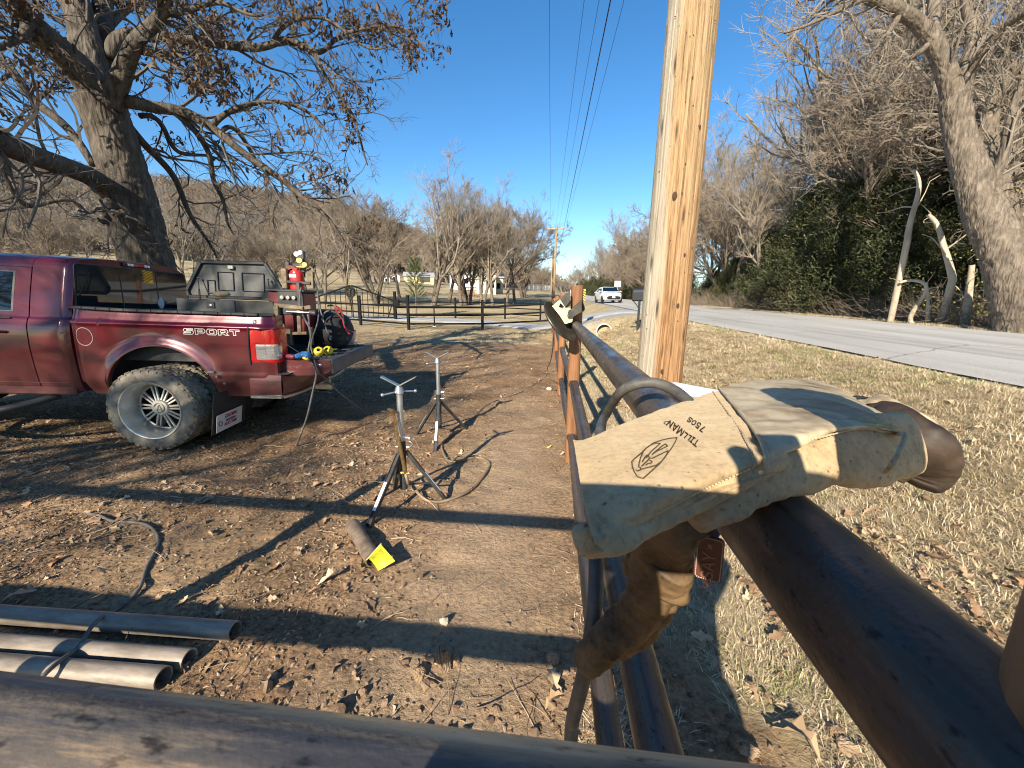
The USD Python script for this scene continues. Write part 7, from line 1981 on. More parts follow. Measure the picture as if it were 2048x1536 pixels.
for q_, (x, y, s, k) in enumerate(sorted(CEDARS, key=lambda w: w[0] / w[1], reverse=True)):
    copy_of(CED[k], 'cedar_tree', (x, y, float(base_z(x, y)) - 0.05), rng.uniform(0, 6.28), (s * 1.12, s * 1.12, s), f'{ORD[q_]} dark green cedar counted leftwards from the big leaning roadside tree' if q_ < 20 else f'{ORD[q_ - 20] if q_ < 40 else "farthest"} of the small distant cedars along the road into the distance', 'tree', 'cedars across the road')

# tangled brush at the wood's edge
rb = np.random.default_rng(21)
nb = 5200
by = 8.0 + 40 * rb.uniform(0, 1, nb) ** 1.6; bx_ = 11.9 + road_x(by) + np.abs(rb.normal(0, 1.6, nb)) + 0.3 * rb.uniform(0, 1, nb)
bz = base_z(bx_, by) - 0.05
d = np.stack([rb.normal(-0.15, 0.5, nb), rb.normal(0, 0.5, nb), np.full(nb, 1.0)], -1)
Lb = rb.uniform(0.4, 1.9, nb)
Pb, Rb = grow(rb, np.stack([bx_, by, bz], -1), d, Lb, rb.uniform(0.004, 0.010, nb), 5, 0.25, -0.5)
p_, d_, l_, r_b = spawn(rb, Pb, Rb, 3, 0.8, 0.45, 0.7, 0.3)
Pc, Rc = grow(rb, p_, d_, l_, np.maximum(r_b, 0.003), 3, 0.25, -0.2)
obj('roadside_brush', cat_([tubes(Pb, Rb, 3, False), tubes(Pc, Rc, 3, False)]), brown_twig, label='tangle of dry brush and vines along the edge of the wood', cat='brush', kind='stuff')
# yellowing creeper in the brush
nl = 700
cl_ = np.array([[13.0, 14.2, 1.9], [13.2, 14.6, 3.0], [12.5, 15.6, 1.5], [12.4, 13.6, 1.4], [13.3, 14.3, 3.8]])[rb.integers(0, 5, nl)] + rb.normal(0, 1, (nl, 3)) * [0.3, 0.45, 0.45]
dd = unit(rb.normal(0, 1, (nl, 3))); e2 = unit(np.cross(dd, rb.normal(0, 1, (nl, 3))))
qv = np.stack([cl_ - dd * .05, cl_ + e2 * .03, cl_ + dd * .05, cl_ - e2 * .03], 1).reshape(-1, 3)
fq = (np.array([[0, 1, 2], [0, 2, 3]])[None] + 4 * np.arange(nl)[:, None, None]).reshape(-1, 3)
obj('creeper', trimesh.Trimesh(qv, fq, process=False), mottled('yellow_green_leaf', [(0.3, (0.20, 0.20, 0.03)), (0.7, (0.42, 0.38, 0.07))], scale=2, rough=0.6), label='yellow green creeper leaves in the brush across the road', cat='creeper', kind='stuff')
# pale dead trunks in the brush
pale = mottled('pale_dead_wood', [(0.3, (0.26, 0.21, 0.145)), (0.7, (0.56, 0.48, 0.36))], scale=5, rough=0.9, stretch=(1, 1, 0.2), bump=0.4)
for pts, r, lb in (([(1932, 640), (1936, 600), (1941, 560), (1944, 530)], 0.12, 'pale broken dead trunk standing in the brush'), ([(1980, 664), (1995, 630), (2006, 595), (2016, 560)], 0.10, 'pale dead trunk leaning right at the foot of the big roadside tree'),
                   ([(1905, 560), (1896, 520), (1884, 480), (1868, 440), (1856, 430)], 0.10, 'pale crooked trunk rising out of the dark cedars'), ([(1838, 634), (1842, 600), (1850, 568), (1836, 562), (1800, 566)], 0.07, 'pale hooked dead stem low in the brush'), ([(1857, 640), (1856, 600), (1852, 565)], 0.06, 'short pale stick upright in the brush'),
                   ([(1815, 480), (1822, 440), (1832, 405), (1838, 372), (1826, 340)], 0.09, 'pale twisted trunk left of the big roadside tree')):
    D_ = 18.2
    P_ = [at_d(x, y, D_) for x, y in pts]
    P_[0][2] = min(P_[0][2], float(base_z(P_[0][0], P_[0][1])) - 0.1) if pts[0][1] > 600 else P_[0][2]
    o = empty('dead_trunk', label=lb, cat='dead trunk')
    c = spline(P_, 16)
    if pts[0][1] <= 600:
        c = np.vstack([[c[0][0] + 0.2, c[0][1] + 0.3, float(base_z(c[0][0], c[0][1])) - 0.1], c])
    obj('trunk', tube(c, np.linspace(r, r * 0.55, len(c)), 9), pale, o, smooth=True)
    rr_ = np.random.default_rng(int(pts[0][0]))
    p_, d_, l_, q_ = spawn(rr_, c[None], np.linspace(r, r * .5, len(c))[None], 5, 0.9, 0.35, 0.3, 0.4)
    Pq, Rq = grow(rr_, p_, d_, l_, q_, 5, 0.25, 0.1)
    obj('limbs', tubes(Pq, Rq, 4, False), pale, o, kind='stuff')


# ------------------------------------------------------------------ two big trees, limb by limb
def limb_points(spec, D0):
    """spec: (px, py, r_px, dD) rows -> points and radii"""
    P_, R_ = [], []
    for px, py, rp_, dD in spec:
        p = at_d(px, py, D0 + dD); zc = (p - CAM) @ _f
        P_.append(p); R_.append(rp_ * zc / FPX * 0.86)
    return np.array(P_), np.array(R_)


def bark_limb(P_, R_, seed, furrow=0.10, sides=40, step=0.035):
    d = np.r_[0, np.cumsum(np.linalg.norm(np.diff(P_, axis=0), axis=1))]
    n = int(max(12, d[-1] / step)); t = np.linspace(0, d[-1], n)
    from scipy.interpolate import PchipInterpolator
    c = CubicSpline(d, P_)(t) if len(P_) > 2 else P_[0] + (P_[-1] - P_[0]) * (t / d[-1])[:, None]
    r = PchipInterpolator(d, R_)(t)
    m = tubes(c[None], r[None], sides, True)
    V = m.vertices.reshape(n, sides, 3)
    a = np.arange(sides) * 2 * np.pi / sides
    A, T_ = np.meshgrid(a, t); Rr = r[:, None] * np.ones_like(A)
    pn = np.stack([np.cos(A) * 3.2, np.sin(A) * 3.2, T_ * 2.2], -1)
    rid = 1 - 2 * np.abs(fbm(pn * 2.1 + seed, 2, seed) * 2)
    lump = fbm(np.stack([np.cos(A), np.sin(A), T_ * 1.1], -1) + seed, 3, seed + 1)
    out = V - c[:, None]
    V = c[:, None] + out * (1 + furrow * rid + 0.16 * lump)[..., None]
    m.vertices = V.reshape(-1, 3)
    return m, c, r


def big_tree(name, specs, D0, seed, label, bark_m, twig_m, leaf_zone=None, n2=1.0, droop=0.0, thick=0.16):
    o = empty(name, label=label, cat='tree')
    rg = np.random.default_rng(seed)
    trunk_m, limb_c = [], []
    lm, tw_ = [], []
    for k, (nm, spec) in enumerate(specs):
        P_, R_ = limb_points(spec, D0)
        big = R_.max() > 0.10
        m, c, r = bark_limb(P_, R_, seed + k, 0.11 if big else 0.05, 44 if R_.max() > 0.2 else (24 if big else 10), 0.03 if R_.max() > 0.2 else 0.06)
        obj('trunk' if nm == 'trunk' else 'limb', m, bark_m, o, smooth=True)
        if nm != 'trunk':
            limb_c.append((c, r, nm))
    ends = []
    for c, r, nm in limb_c:
        L = np.linalg.norm(np.diff(c, axis=0), axis=1).sum()
        n1 = max(4, int(L * 5.2 * n2))
        t0 = 0.15
        p, d, l, rr = spawn(rg, c[None], r[None], n1, 0.75, 1.0, 0.42, t0, np.array([1.35 if L > 2 else 0.9]))
        l = np.clip(l, 0.4, 1.9)
        P1, R1 = grow(rg, p, d, l, np.clip(rr, 0.007, 0.028), 7, 0.22, droop)
        tw_.append(tubes(P1, R1, 4, False))
        p, d, l, rr = spawn(rg, P1, R1, 5, 0.7, 0.50, 0.6, 0.2)
        P2, R2 = grow(rg, p, d, l, np.clip(rr, 0.0045, 0.012), 5, 0.22, droop)
        tw_.append(tubes(P2, R2, 3, False))
        p, d, l, rr = spawn(rg, P2, R2, 4, 0.7, 0.55, 0.7, 0.2)
        P3, R3 = grow(rg, p, d, np.maximum(l, 0.12), np.full(len(l), 0.0035), 3, 0.2, droop)
        tw_.append(tubes(P3, R3, 3, False))
        ends.append((P2[:, -1], P3[:, -1], nm))
    obj('twigs', cat_(tw_), twig_m, o, kind='stuff')
    return o, ends, limb_c


oak_specs = [
    ('trunk', [(322, 660, 52, 0.0), (304, 560, 48, 0.0), (290, 512, 46, 0.0), (270, 430, 45, 0), (240, 320, 43, 0), (214, 240, 41, 0), (196, 195, 43, 0)]),
    ('a', [(200, 205, 34, 0.0), (160, 140, 30, -0.2), (105, 88, 26, -0.5), (52, 35, 22, -0.9), (5, -25, 18, -1.3), (-60, -110, 12, -1.8)]),
    ('b', [(200, 190, 33, 0.1), (180, 120, 30, 0.2), (166, 60, 26, 0.3), (150, -10, 22, 0.4), (130, -120, 16, 0.6)]),
    ('b2', [(206, 180, 26, 0.2), (208, 110, 22, 0.5), (205, 50, 19, 0.8), (208, -20, 16, 1.1), (230, -120, 11, 1.5)]),
    ('d', [(216, 210, 24, -0.2), (238, 165, 19, -0.4), (255, 120, 16, -0.7), (275, 80, 14, -1.0), (310, 45, 12, -1.3), (333, 5, 10, -1.6), (345, -60, 8, -1.8)]),
    ('e', [(226, 120, 15, 0.2), (255, 72, 14, 0.1), (340, 76, 11, 0.0), (430, 85, 9.5, -0.2), (500, 95, 8, -0.4), (540, 90, 7, -0.5), (575, 80, 6.5, -0.6), (612, 96, 6, -0.7), (640, 104, 5, -0.8), (672, 78, 4, -0.9), (720, 60, 3.4, -1.0), (780, 52, 2.6, -1.1), (832, 72, 1.8, -1.2)]),
    ('e2', [(606, 92, 5, -0.7), (634, 118, 4.5, -0.8), (650, 150, 4, -0.9), (684, 196, 3.4, -1.0), (708, 240, 3, -1.1), (722, 285, 2.4, -1.15), (735, 330, 1.6, -1.2)]),
    ('e3', [(545, 90, 5, -0.5), (590, 40, 4.5, -0.9), (640, 35, 4, -1.2), (680, 55, 3, -1.5), (720, 88, 2.4, -1.7), (770, 95, 1.8, -1.9)]),
    ('e4', [(620, 60, 5, -0.4), (590, 20, 5, -0.3), (560, -20, 4.5, -0.2), (530, -70, 3, 0)]),
    ('f', [(222, 205, 15, -0.1), (262, 204, 13, -0.3), (308, 214, 11.5, -0.5), (352, 220, 10.5, -0.7), (395, 237, 9.5, -0.9), (440, 268, 8.5, -1.1), (483, 303, 7.5, -1.3), (527, 334, 6.8, -1.5), (571, 365, 6, -1.7), (606, 395, 5.2, -1.9), (650, 430, 4.2, -2.1), (685, 479, 3.2, -2.2), (722, 522, 2.0, -2.3)]),
    ('g', [(352, 222, 6.5, -0.7), (395, 268, 6, -0.5), (420, 316, 5.4, -0.4), (427, 360, 4.8, -0.3), (444, 395, 4, -0.3), (452, 430, 3, -0.3), (468, 470, 1.8, -0.3)]),
    ('h', [(420, 257, 7, -1.0), (448, 230, 6, -1.2), (490, 211, 5.2, -1.5), (549, 203, 4.4, -1.8), (615, 224, 3.4, -2.1), (652, 262, 2, -2.3)]),
    ('i', [(248, 240, 9, 0.1), (272, 270, 8, 0.3), (292, 292, 7.5, 0.4), (318, 318, 7, 0.5), (344, 348, 6.4, 0.6), (361, 383, 5.6, 0.7), (379, 427, 4.6, 0.8), (405, 467, 3.4, 0.9), (434, 516, 2, 1.0)]),
    ('j', [(226, 392, 24, 0.0), (200, 366, 20, -0.3), (150, 341, 19, -0.8), (92, 320, 20, -1.4), (38, 300, 23, -2.0), (-30, 272, 27, -2.7), (-160, 230, 26, -3.6)]),
    ('k', [(186, 330, 7, 0.3), (150, 274, 8, 0.6), (110, 234, 8.5, 0.9), (70, 203, 9, 1.1), (42, 166, 9, 1.3), (-10, 122, 10, 1.6)]),
    ('l', [(-12, 300, 9, -2.2), (10, 336, 7.5, -2.2), (27, 380, 6, -2.1), (50, 409, 5, -2.0), (102, 404, 3.8, -1.9), (172, 422, 2, -1.8)]),
    ('m', [(222, 405, 12, -0.2), (216, 432, 9, -0.5), (205, 444, 5, -0.7), (196, 436, 2, -0.8)]),
    ('n', [(280, 232, 6, 0.2), (330, 262, 5, 0.5), (352, 300, 4.5, 0.7), (392, 310, 3.4, 0.9), (440, 322, 2, 1.1)]),
    ('o', [(440, 268, 5, -1.1), (474, 262, 4.5, -0.9), (500, 300, 4, -0.8), (520, 330, 3, -0.7), (560, 350, 2, -0.6)]),
    ('p', [(60, 40, 10, -0.9), (30, 80, 8, -1.3), (-10, 100, 6, -1.6), (-60, 130, 5, -2)]),
    ('q', [(260, 100, 8, -0.6), (310, 110, 6.5, -1.0), (362, 140, 5, -1.4), (400, 172, 4, -1.7), (430, 182, 2.2, -1.9)]),
    ('s', [(150, 30, 12, 0.4), (110, -20, 10, 0.8), (60, -90, 8, 1.2)]),
    ('u', [(335, 10, 8, -1.5), (380, 20, 6, -1.8), (430, 5, 5, -2.0), (480, 22, 3.6, -2.3), (530, 30, 2, -2.5)]),
    ('v', [(210, 60, 10, 0.8), (250, 20, 8, 1.2), (300, -10, 6, 1.6), (380, -40, 4, 2.0)]),
]
oak, ends, olc = big_tree('oak_tree', oak_specs, 9.9, 5, 'huge oak with furrowed trunk and clinging brown leaves rising behind the pickup', oak_bark, dark_twig, n2=1.0, droop=-0.12)


def oak_leaf_mesh(c, ax, side, L, W, curl):
    """lobed leaves as folded strips: c base, ax along, side across"""
    n = len(c)
    nrm_ = np.cross(ax, side)
    st = [(0.0, 0.05), (0.25, 0.55), (0.40, 0.30), (0.58, 1.0), (0.72, 0.45), (0.86, 0.62), (1.0, 0.08)]
    rows = []
    for t, w in st:
        mid = c + ax * (L * t)[:, None] + nrm_ * (curl * L * (t - t * t) * 1.2)[:, None]
        off = side * (W * w)[:, None] + nrm_ * (np.abs(curl) * W * w * 0.7)[:, None]
        rows += [mid - side * (W * w)[:, None] + nrm_ * (np.abs(curl) * W * w * 0.7)[:, None], mid, mid + off]
    V = np.stack(rows, 1)
    k = len(st)
    f = []
    for i in range(k - 1):
        for j in (0, 1):
            a, b, c_, d_ = 3 * i + j, 3 * i + j + 1, 3 * i + 4 + j, 3 * i + 3 + j
            f += [[a, b, c_], [a, c_, d_]]
    F_ = (np.array(f)[None] + (np.arange(n) * 3 * k)[:, None, None]).reshape(-1, 3)
    return trimesh.Trimesh(V.reshape(-1, 3), F_, process=False)


rl = np.random.default_rng(15)
lc = []
dens = {'a': .85, 'b': .95, 'b2': .9, 'd': .85, 'e': .8, 'e2': .12, 'e3': .75, 'e4': .9, 'f': .45, 'g': .12, 'h': .7, 'i': .3, 'j': .25, 'k': .5, 'l': .05, 'm': .1, 'n': .6, 'o': .25, 'p': .8, 'q': .8, 's': .9, 'u': .8, 'v': .9}
for p2, p3, nm in ends:
    keep = (1.35 * fbm(p3 * 1.7, 2, 4) + 0.5 + rl.normal(0, 0.05, len(p3))) > (1 - 0.56 * dens.get(nm, 0.3))
    lc.append(p3[keep])
lc = np.vstack(lc)
rep = np.repeat(np.arange(len(lc)), 4)
c = lc[rep] + rl.normal(0, 0.045, (len(rep), 3))
ax = unit(np.stack([rl.normal(0, 0.6, len(rep)), rl.normal(0, 0.6, len(rep)), rl.normal(-0.75, 0.45, len(rep))], -1)); sd = unit(np.cross(ax, rl.normal(0, 1, ax.shape)))
leaf_m = mat('dead_oak_leaves', {
    't': ('geometry', {}), 'r': ('rgb_ramp', {'ramp': [(0.0, (0.085, 0.050, 0.026)), (0.4, (0.165, 0.100, 0.054)), (0.75, (0.27, 0.172, 0.095)), (1.0, (0.46, 0.33, 0.20))]}),
    'd': ('principled_bsdf', {'roughness': 0.6}), 'tr': ('translucent_bsdf', {}), 'mx': ('mix_closure', {'fac': 0.25})},
    [('t.random_per_island', 'r.fac'), ('r.color', 'd.base_color'), ('r.color', 'tr.color'), ('d.BSDF', 'mx.closure1'), ('tr.BSDF', 'mx.closure2')], surface='mx.closure')
obj('leaves', oak_leaf_mesh(c, ax, sd, rl.uniform(0.07, 0.14, len(rep)), rl.uniform(0.018, 0.036, len(rep)), rl.normal(0, 0.5, len(rep))), leaf_m, oak, kind='stuff')
print('oak leaves', len(rep))

right_specs = [
    ('trunk', [(2075, 700, 62, 0.2), (2052, 625, 52, 0.1), (2030, 555, 44, 0.0), (2003, 492, 38, -0.05), (1968, 420, 34, -0.1), (1944, 350, 30, -0.1), (1926, 296, 27, -0.1), (1915, 240, 25, -0.1), (1908, 196, 25, -0.1)]),
    ('a', [(1910, 205, 21, -0.1), (1898, 160, 19, -0.2), (1888, 130, 18, -0.3), (1862, 78, 16, -0.6), (1835, 45, 14, -0.9), (1808, 26, 13, -1.2), (1770, 8, 12, -1.6), (1735, -6, 11, -2.0), (1640, -30, 9, -2.8)]),
    ('a2', [(1886, 120, 14, -0.3), (1872, 65, 12, 0.0), (1868, 10, 11, 0.3), (1866, -60, 9, 0.5)]),
    ('b', [(1912, 210, 17, 0.0), (1926, 170, 16, 0.2), (1938, 120, 15, 0.3), (1947, 90, 13, 0.4), (1942, 40, 12, 0.6), (1936, -20, 10, 0.8)]),
    ('c', [(1932, 150, 11, 0.2), (1960, 115, 10, 0.0), (1992, 70, 9, -0.3), (2020, 45, 8, -0.5), (2060, 22, 7, -0.8)]),
    ('d', [(1735, -4, 7, -2.0), (1700, 10, 5, -2.4), (1660, 30, 4, -2.8), (1620, 48, 3, -3.2), (1570, 66, 2, -3.6)]),
    ('e', [(1800, 25, 7, -1.2), (1780, 60, 5, -1.6), (1752, 95, 4, -2.0), (1735, 125, 2.4, -2.3)]),
    ('g', [(1860, 80, 6, -0.6), (1830, 110, 5, -1.0), (1800, 120, 4, -1.4), (1765, 135, 2.4, -1.8)]),
    ('h', [(1770, 8, 7, -1.6), (1750, -30, 6, -2), (1700, -50, 5, -2.5)]),
    ('i', [(1960, 400, 12, 0.2), (1985, 360, 10, 0.3), (2010, 300, 9, 0.4), (2020, 240, 8, 0.4), (2040, 180, 7, 0.4)]),
]
rt_, rends, _ = big_tree('roadside_tree', right_specs, 16.2, 9, 'large leaning bare tree with pale furrowed bark at the right, beyond the road', tan_bark, grey_twig, n2=1.1, droop=-0.05)
# second stem behind it, and a hanging twig
for sp_, lb, Dq in (([(2040, 560, 28, 0), (2010, 430, 22, 0.2), (1982, 320, 19, 0.3), (1976, 260, 16, 0.4), (1990, 200, 13, 0.5), (2030, 130, 11, 0.6)], 'second bare trunk close behind the large leaning roadside tree', 18.0),):
    big_tree('roadside_tree', [('limb', sp_)], Dq, 19, lb, tan_bark, grey_twig, n2=1.4)
# trees that stand behind the photographer and shade the truck and the left of the yard
for (x, y, H, k, lb) in [(-10.4, -6.5, 12.0, 5, 'slender bare tree standing well behind the photographer at the left'), (-10.3, -4.2, 11.5, 2, 'wide bare tree behind and left of the photographer'), (-16.8, -9.0, 13.5, 2, 'tall bare tree behind the others at the back left'), (-12.6, -13.5, 16.0, 5, 'tallest bare tree farthest behind the photographer')]:
    verge_tree(x, y, H, k, lb)
# ================================================================== ground cover
def instancer(path, label, cat, protos, pos, idx, quats, scales):
    pi = UsdGeom.PointInstancer.Define(stage, path)
    tag(pi, label, cat, None, 'stuff')
    tg_ = []
    for k, (m, mt, sm) in enumerate(protos):
        q = f'{path}/kinds/piece_{k:03d}'
        usdkit.mesh(stage, q, m, mt, smooth=sm); tg_.append(q)
    pi.CreatePrototypesRel().SetTargets(tg_)
    pi.CreatePositionsAttr(Vt.Vec3fArray.FromNumpy(np.asarray(pos, np.float32)))
    pi.CreateProtoIndicesAttr(Vt.IntArray.FromNumpy(np.asarray(idx, np.int32)))
    q = np.asarray(quats, float)
    pi.CreateOrientationsAttr(Vt.QuathArray([Gf.Quath(float(a), float(b), float(c), float(d)) for a, b, c, d in q]))
    pi.CreateScalesAttr(Vt.Vec3fArray.FromNumpy(np.asarray(scales, np.float32)))


def quat(yaw, tx, ty):
    """yaw about z after small tilts about x and y"""
    cy, sy = np.cos(yaw / 2), np.sin(yaw / 2); cx, sx = np.cos(tx / 2), np.sin(tx / 2); cz, sz = np.cos(ty / 2), np.sin(ty / 2)
    a = np.stack([cx * cz, sx * cz, cx * sz, sx * sz], -1)            # x then y
    return np.stack([cy * a[:, 0] - sy * a[:, 3], cy * a[:, 1] - sy * a[:, 2], cy * a[:, 2] + sy * a[:, 1], cy * a[:, 3] + sy * a[:, 0]], -1)


rc = np.random.default_rng(101)
inst_leaf = lambda nm, st: mat(nm, {'o': ('object_info', {}), 'r': ('rgb_ramp', {'ramp': st}), 't': ('texture_coordinate', {}), 'n': ('noise_texture', {'scale': 30.0, 'detail': 4}), 'r2': ('map_range', {'from_min': 0.3, 'from_max': 0.7, 'to_min': 0.75, 'to_max': 1.15}), 'c': ('mix', {'mix_type': 'multiply', 'fac': 1.0}), 'p': ('principled_bsdf', {'roughness': 0.7, 'specular_ior_level': 0.3})},
                              [('o.random', 'r.fac'), ('t.object', 'n.vector'), ('n.fac', 'r2.value'), ('r.color', 'c.color1'), ('r2.result', 'c.color2'), ('c.color', 'p.base_color')])
litter_mat = inst_leaf('leaf_litter', [(0.0, (0.13, 0.075, 0.040)), (0.3, (0.24, 0.145, 0.080)), (0.6, (0.36, 0.24, 0.14)), (0.85, (0.48, 0.35, 0.22)), (1.0, (0.40, 0.20, 0.09))])
chip_mat = inst_leaf('litter_chips', [(0.0, (0.10, 0.062, 0.036)), (0.35, (0.21, 0.135, 0.080)), (0.7, (0.33, 0.235, 0.145)), (1.0, (0.46, 0.36, 0.24))])
soil_mat = inst_leaf('soil_clods', [(0.0, (0.115, 0.070, 0.042)), (0.5, (0.19, 0.122, 0.074)), (1.0, (0.27, 0.185, 0.118))])


def leaf_proto(seed, L=0.10):
    r = np.random.default_rng(seed)
    one = lambda v: np.array([v], float)
    m = oak_leaf_mesh(one([-L / 2, 0, 0.004]), one([1, 0, 0.0]), one([0, 1.0, 0.0]), one(L), one(L * r.uniform(0.20, 0.32)), one(r.uniform(-0.5, 0.9)))
    v = m.vertices
    v[:, 2] += 0.10 * L * np.sin(v[:, 0] / L * 5 + seed) + 0.9 * r.uniform(0.3, 1) * v[:, 1] ** 2 / L
    v[:, 1] += r.uniform(-0.8, 0.8) * v[:, 0] ** 2 / L
    v[:, 2] -= v[:, 2].min() * 0.6
    return m


def chip_proto(seed):
    r = np.random.default_rng(seed)
    n = 6; a = np.sort(r.uniform(0, 2 * np.pi, n)); rad = r.uniform(0.5, 1.0, n)
    v = np.stack([rad * np.cos(a) * 0.016, rad * np.sin(a) * 0.007, r.normal(0, 0.0025, n)], -1)
    v = np.vstack([v, [[0, 0, 0.004]]])
    f = [[i, (i + 1) % n, n] for i in range(n)]
    return trimesh.Trimesh(v, f, process=False)


def rough_lump(seed, n=26, sub=1, jag=0.12):
    r = np.random.default_rng(seed)
    p = unit(r.normal(0, 1, (n, 3))) * r.uniform(0.62, 1.0, (n, 1))
    m = trimesh.convex.convex_hull(p)
    for _ in range(sub):
        m = m.subdivide()
    v = m.vertices
    m.vertices = v * (1 + jag * 2.2 * fbm(v * 2.2 + seed * 7, 3, seed) + jag * r.normal(0, 0.35, len(v)))[:, None]
    return m


def clod_proto(seed):
    m = rough_lump(seed, 18, 1, 0.16)
    m.vertices = m.vertices * [0.55, 0.45, 0.36]
    return m


def stick_proto(seed):
    r = np.random.default_rng(seed)
    P_, R_ = grow(r, np.zeros((1, 3)), np.array([[1.0, 0, 0.05]]), np.array([0.16]), np.array([0.0022]), 6, 0.16, 0.0)
    return tubes(P_, R_, 4)


def scatter(n, xr, yr, dens, power=1.0):
    x = rc.uniform(*xr, n); y = yr[0] + (yr[1] - yr[0]) * rc.uniform(0, 1, n) ** power
    k = rc.uniform(0, 1, n) < dens(x, y)
    return x[k], y[k]


def litter_density(x, y):
    path = np.exp(-((x + 0.35) / 0.62) ** 2) * sstep(7, 4.5, y)
    d = sstep(-0.28, 0.25, fbm(np.stack([x * 0.9, y * 0.9, 0 * x], -1), 3, 61))
    return (0.12 + 0.88 * d * sstep(-0.4, -2.0, x + 0.35 * y * 0.2)) * (1 - 0.88 * path) * sstep(0.45, 0.15, x - 0.65 * sstep(2.4, 1.1, y)) * np.maximum(0.25, yard_mask(x, y))


# chips and shreds
x, y = scatter(170000, (-8.5, 1.1), (0.35, 13.0), litter_density, 1.8)
n = len(x); s = rc.uniform(0.35, 1.35, n) * (1 + 0.06 * y)
instancer('/World/leaf_shreds', 'shreds of dead leaves and bark scattered over the dirt yard', 'leaf litter', [(chip_proto(k), chip_mat, False) for k in range(7)], np.stack([x, y, ground_z(x, y) + 0.003], -1), rc.integers(0, 7, n), quat(rc.uniform(0, 6.28, n), rc.normal(0, 0.45, n), rc.normal(0, 0.45, n)), np.stack([s, s, s], -1))
print('chips', n)
x, y = scatter(9500, (-11, 0.5), (0.5, 17.0), litter_density, 1.35)
x2, y2 = scatter(1500, (-10, 2.0), (13.0, 21.0), lambda a, b: 0.75 * sstep(-0.1, 0.2, fbm(np.stack([a * 0.5, b * 0.5, 0 * a], -1), 2, 7)))
# a drift of leaves in the dip between fence and road
x3 = rc.normal(1.75, 0.42, 1700); y3 = rc.uniform(0.5, 6.5, 1700); x3 = x3 + 0.16 * np.sin(y3 * 1.6); k3 = (fbm(np.stack([x3 * 1.6, y3 * 1.6, 0 * x3], -1), 2, 70) > -0.03) & (x3 > 0.6); x3, y3 = x3[k3], y3[k3]
x4, y4 = scatter(900, (0.4, 4.3), (0.5, 14), lambda a, b: 0.5 + 0 * a)
drift0 = len(x) + len(x2)
x, y = np.r_[x, x2, x3, x4], np.r_[y, y2, y3, y4]
n = len(x); s = rc.uniform(0.38, 1.05, n)
z = ground_z(x, y) + 0.006; z[drift0:] += rc.uniform(0.015, 0.05, n - drift0)
instancer('/World/fallen_leaves', 'dry brown oak leaves lying on the dirt and in the dip beside the road', 'fallen leaves', [(leaf_proto(200 + k), litter_mat, False) for k in range(8)], np.stack([x, y, z], -1), rc.integers(0, 8, n), quat(rc.uniform(0, 6.28, n), rc.normal(0, 0.35, n), rc.normal(0, 0.35, n)), np.stack([s, s, s], -1))
print('leaves', n)
# clods of soil
def clod_density(x, y):
    d = sstep(-0.15, 0.25, fbm(np.stack([x * 1.1, y * 1.1, 0 * x], -1), 3, 91))
    dug = np.exp(-(((x + 0.75) / 0.5) ** 2 + ((y - 0.95) / 0.42) ** 2)) + 0.7 * np.exp(-((x - 0.18) / 0.22) ** 2) * sstep(3.0, 1.0, y)
    path = np.exp(-((x + 0.35) / 0.5) ** 2) * sstep(7, 3.5, y)
    return np.clip(0.03 + 0.42 * d * (1 - 0.8 * path) + 0.9 * dug, 0, 1) * sstep(0.55, 0.3, x - 0.62 * sstep(2.4, 1.1, y))


x, y = scatter(66000, (-7, 1.2), (0.4, 9.0), clod_density, 1.9)
n = len(x); dug = np.exp(-(((x + 0.75) / 0.5) ** 2 + ((y - 0.95) / 0.42) ** 2))
s = np.exp(rc.normal(-4.45, 0.55, n)) * (1 + 1.1 * dug)
instancer('/World/soil_clods', 'small clods of dry soil all over the dirt yard', 'clods', [(clod_proto(k), soil_mat, False) for k in range(7)], np.stack([x, y, ground_z(x, y) + s * 0.08], -1), rc.integers(0, 7, n), quat(rc.uniform(0, 6.28, n), rc.normal(0, 0.5, n), rc.normal(0, 0.5, n)), np.stack([s, s, s], -1))
print('clods', n)
x, y = scatter(2600, (-7, 0.5), (0.5, 10.0), lambda a, b: 0.35 + 0.6 * litter_density(a, b), 1.6)
n = len(x); s = rc.uniform(0.5, 1.6, n)
instancer('/World/dry_stalks', 'thin dry stalks and twigs lying on the dirt', 'twigs', [(stick_proto(k), chip_mat, False) for k in range(6)], np.stack([x, y, ground_z(x, y) + 0.006], -1), rc.integers(0, 6, n), quat(rc.uniform(0, 6.28, n), rc.normal(0, 0.1, n), rc.normal(0, 0.1, n)), np.stack([s, s, s], -1))

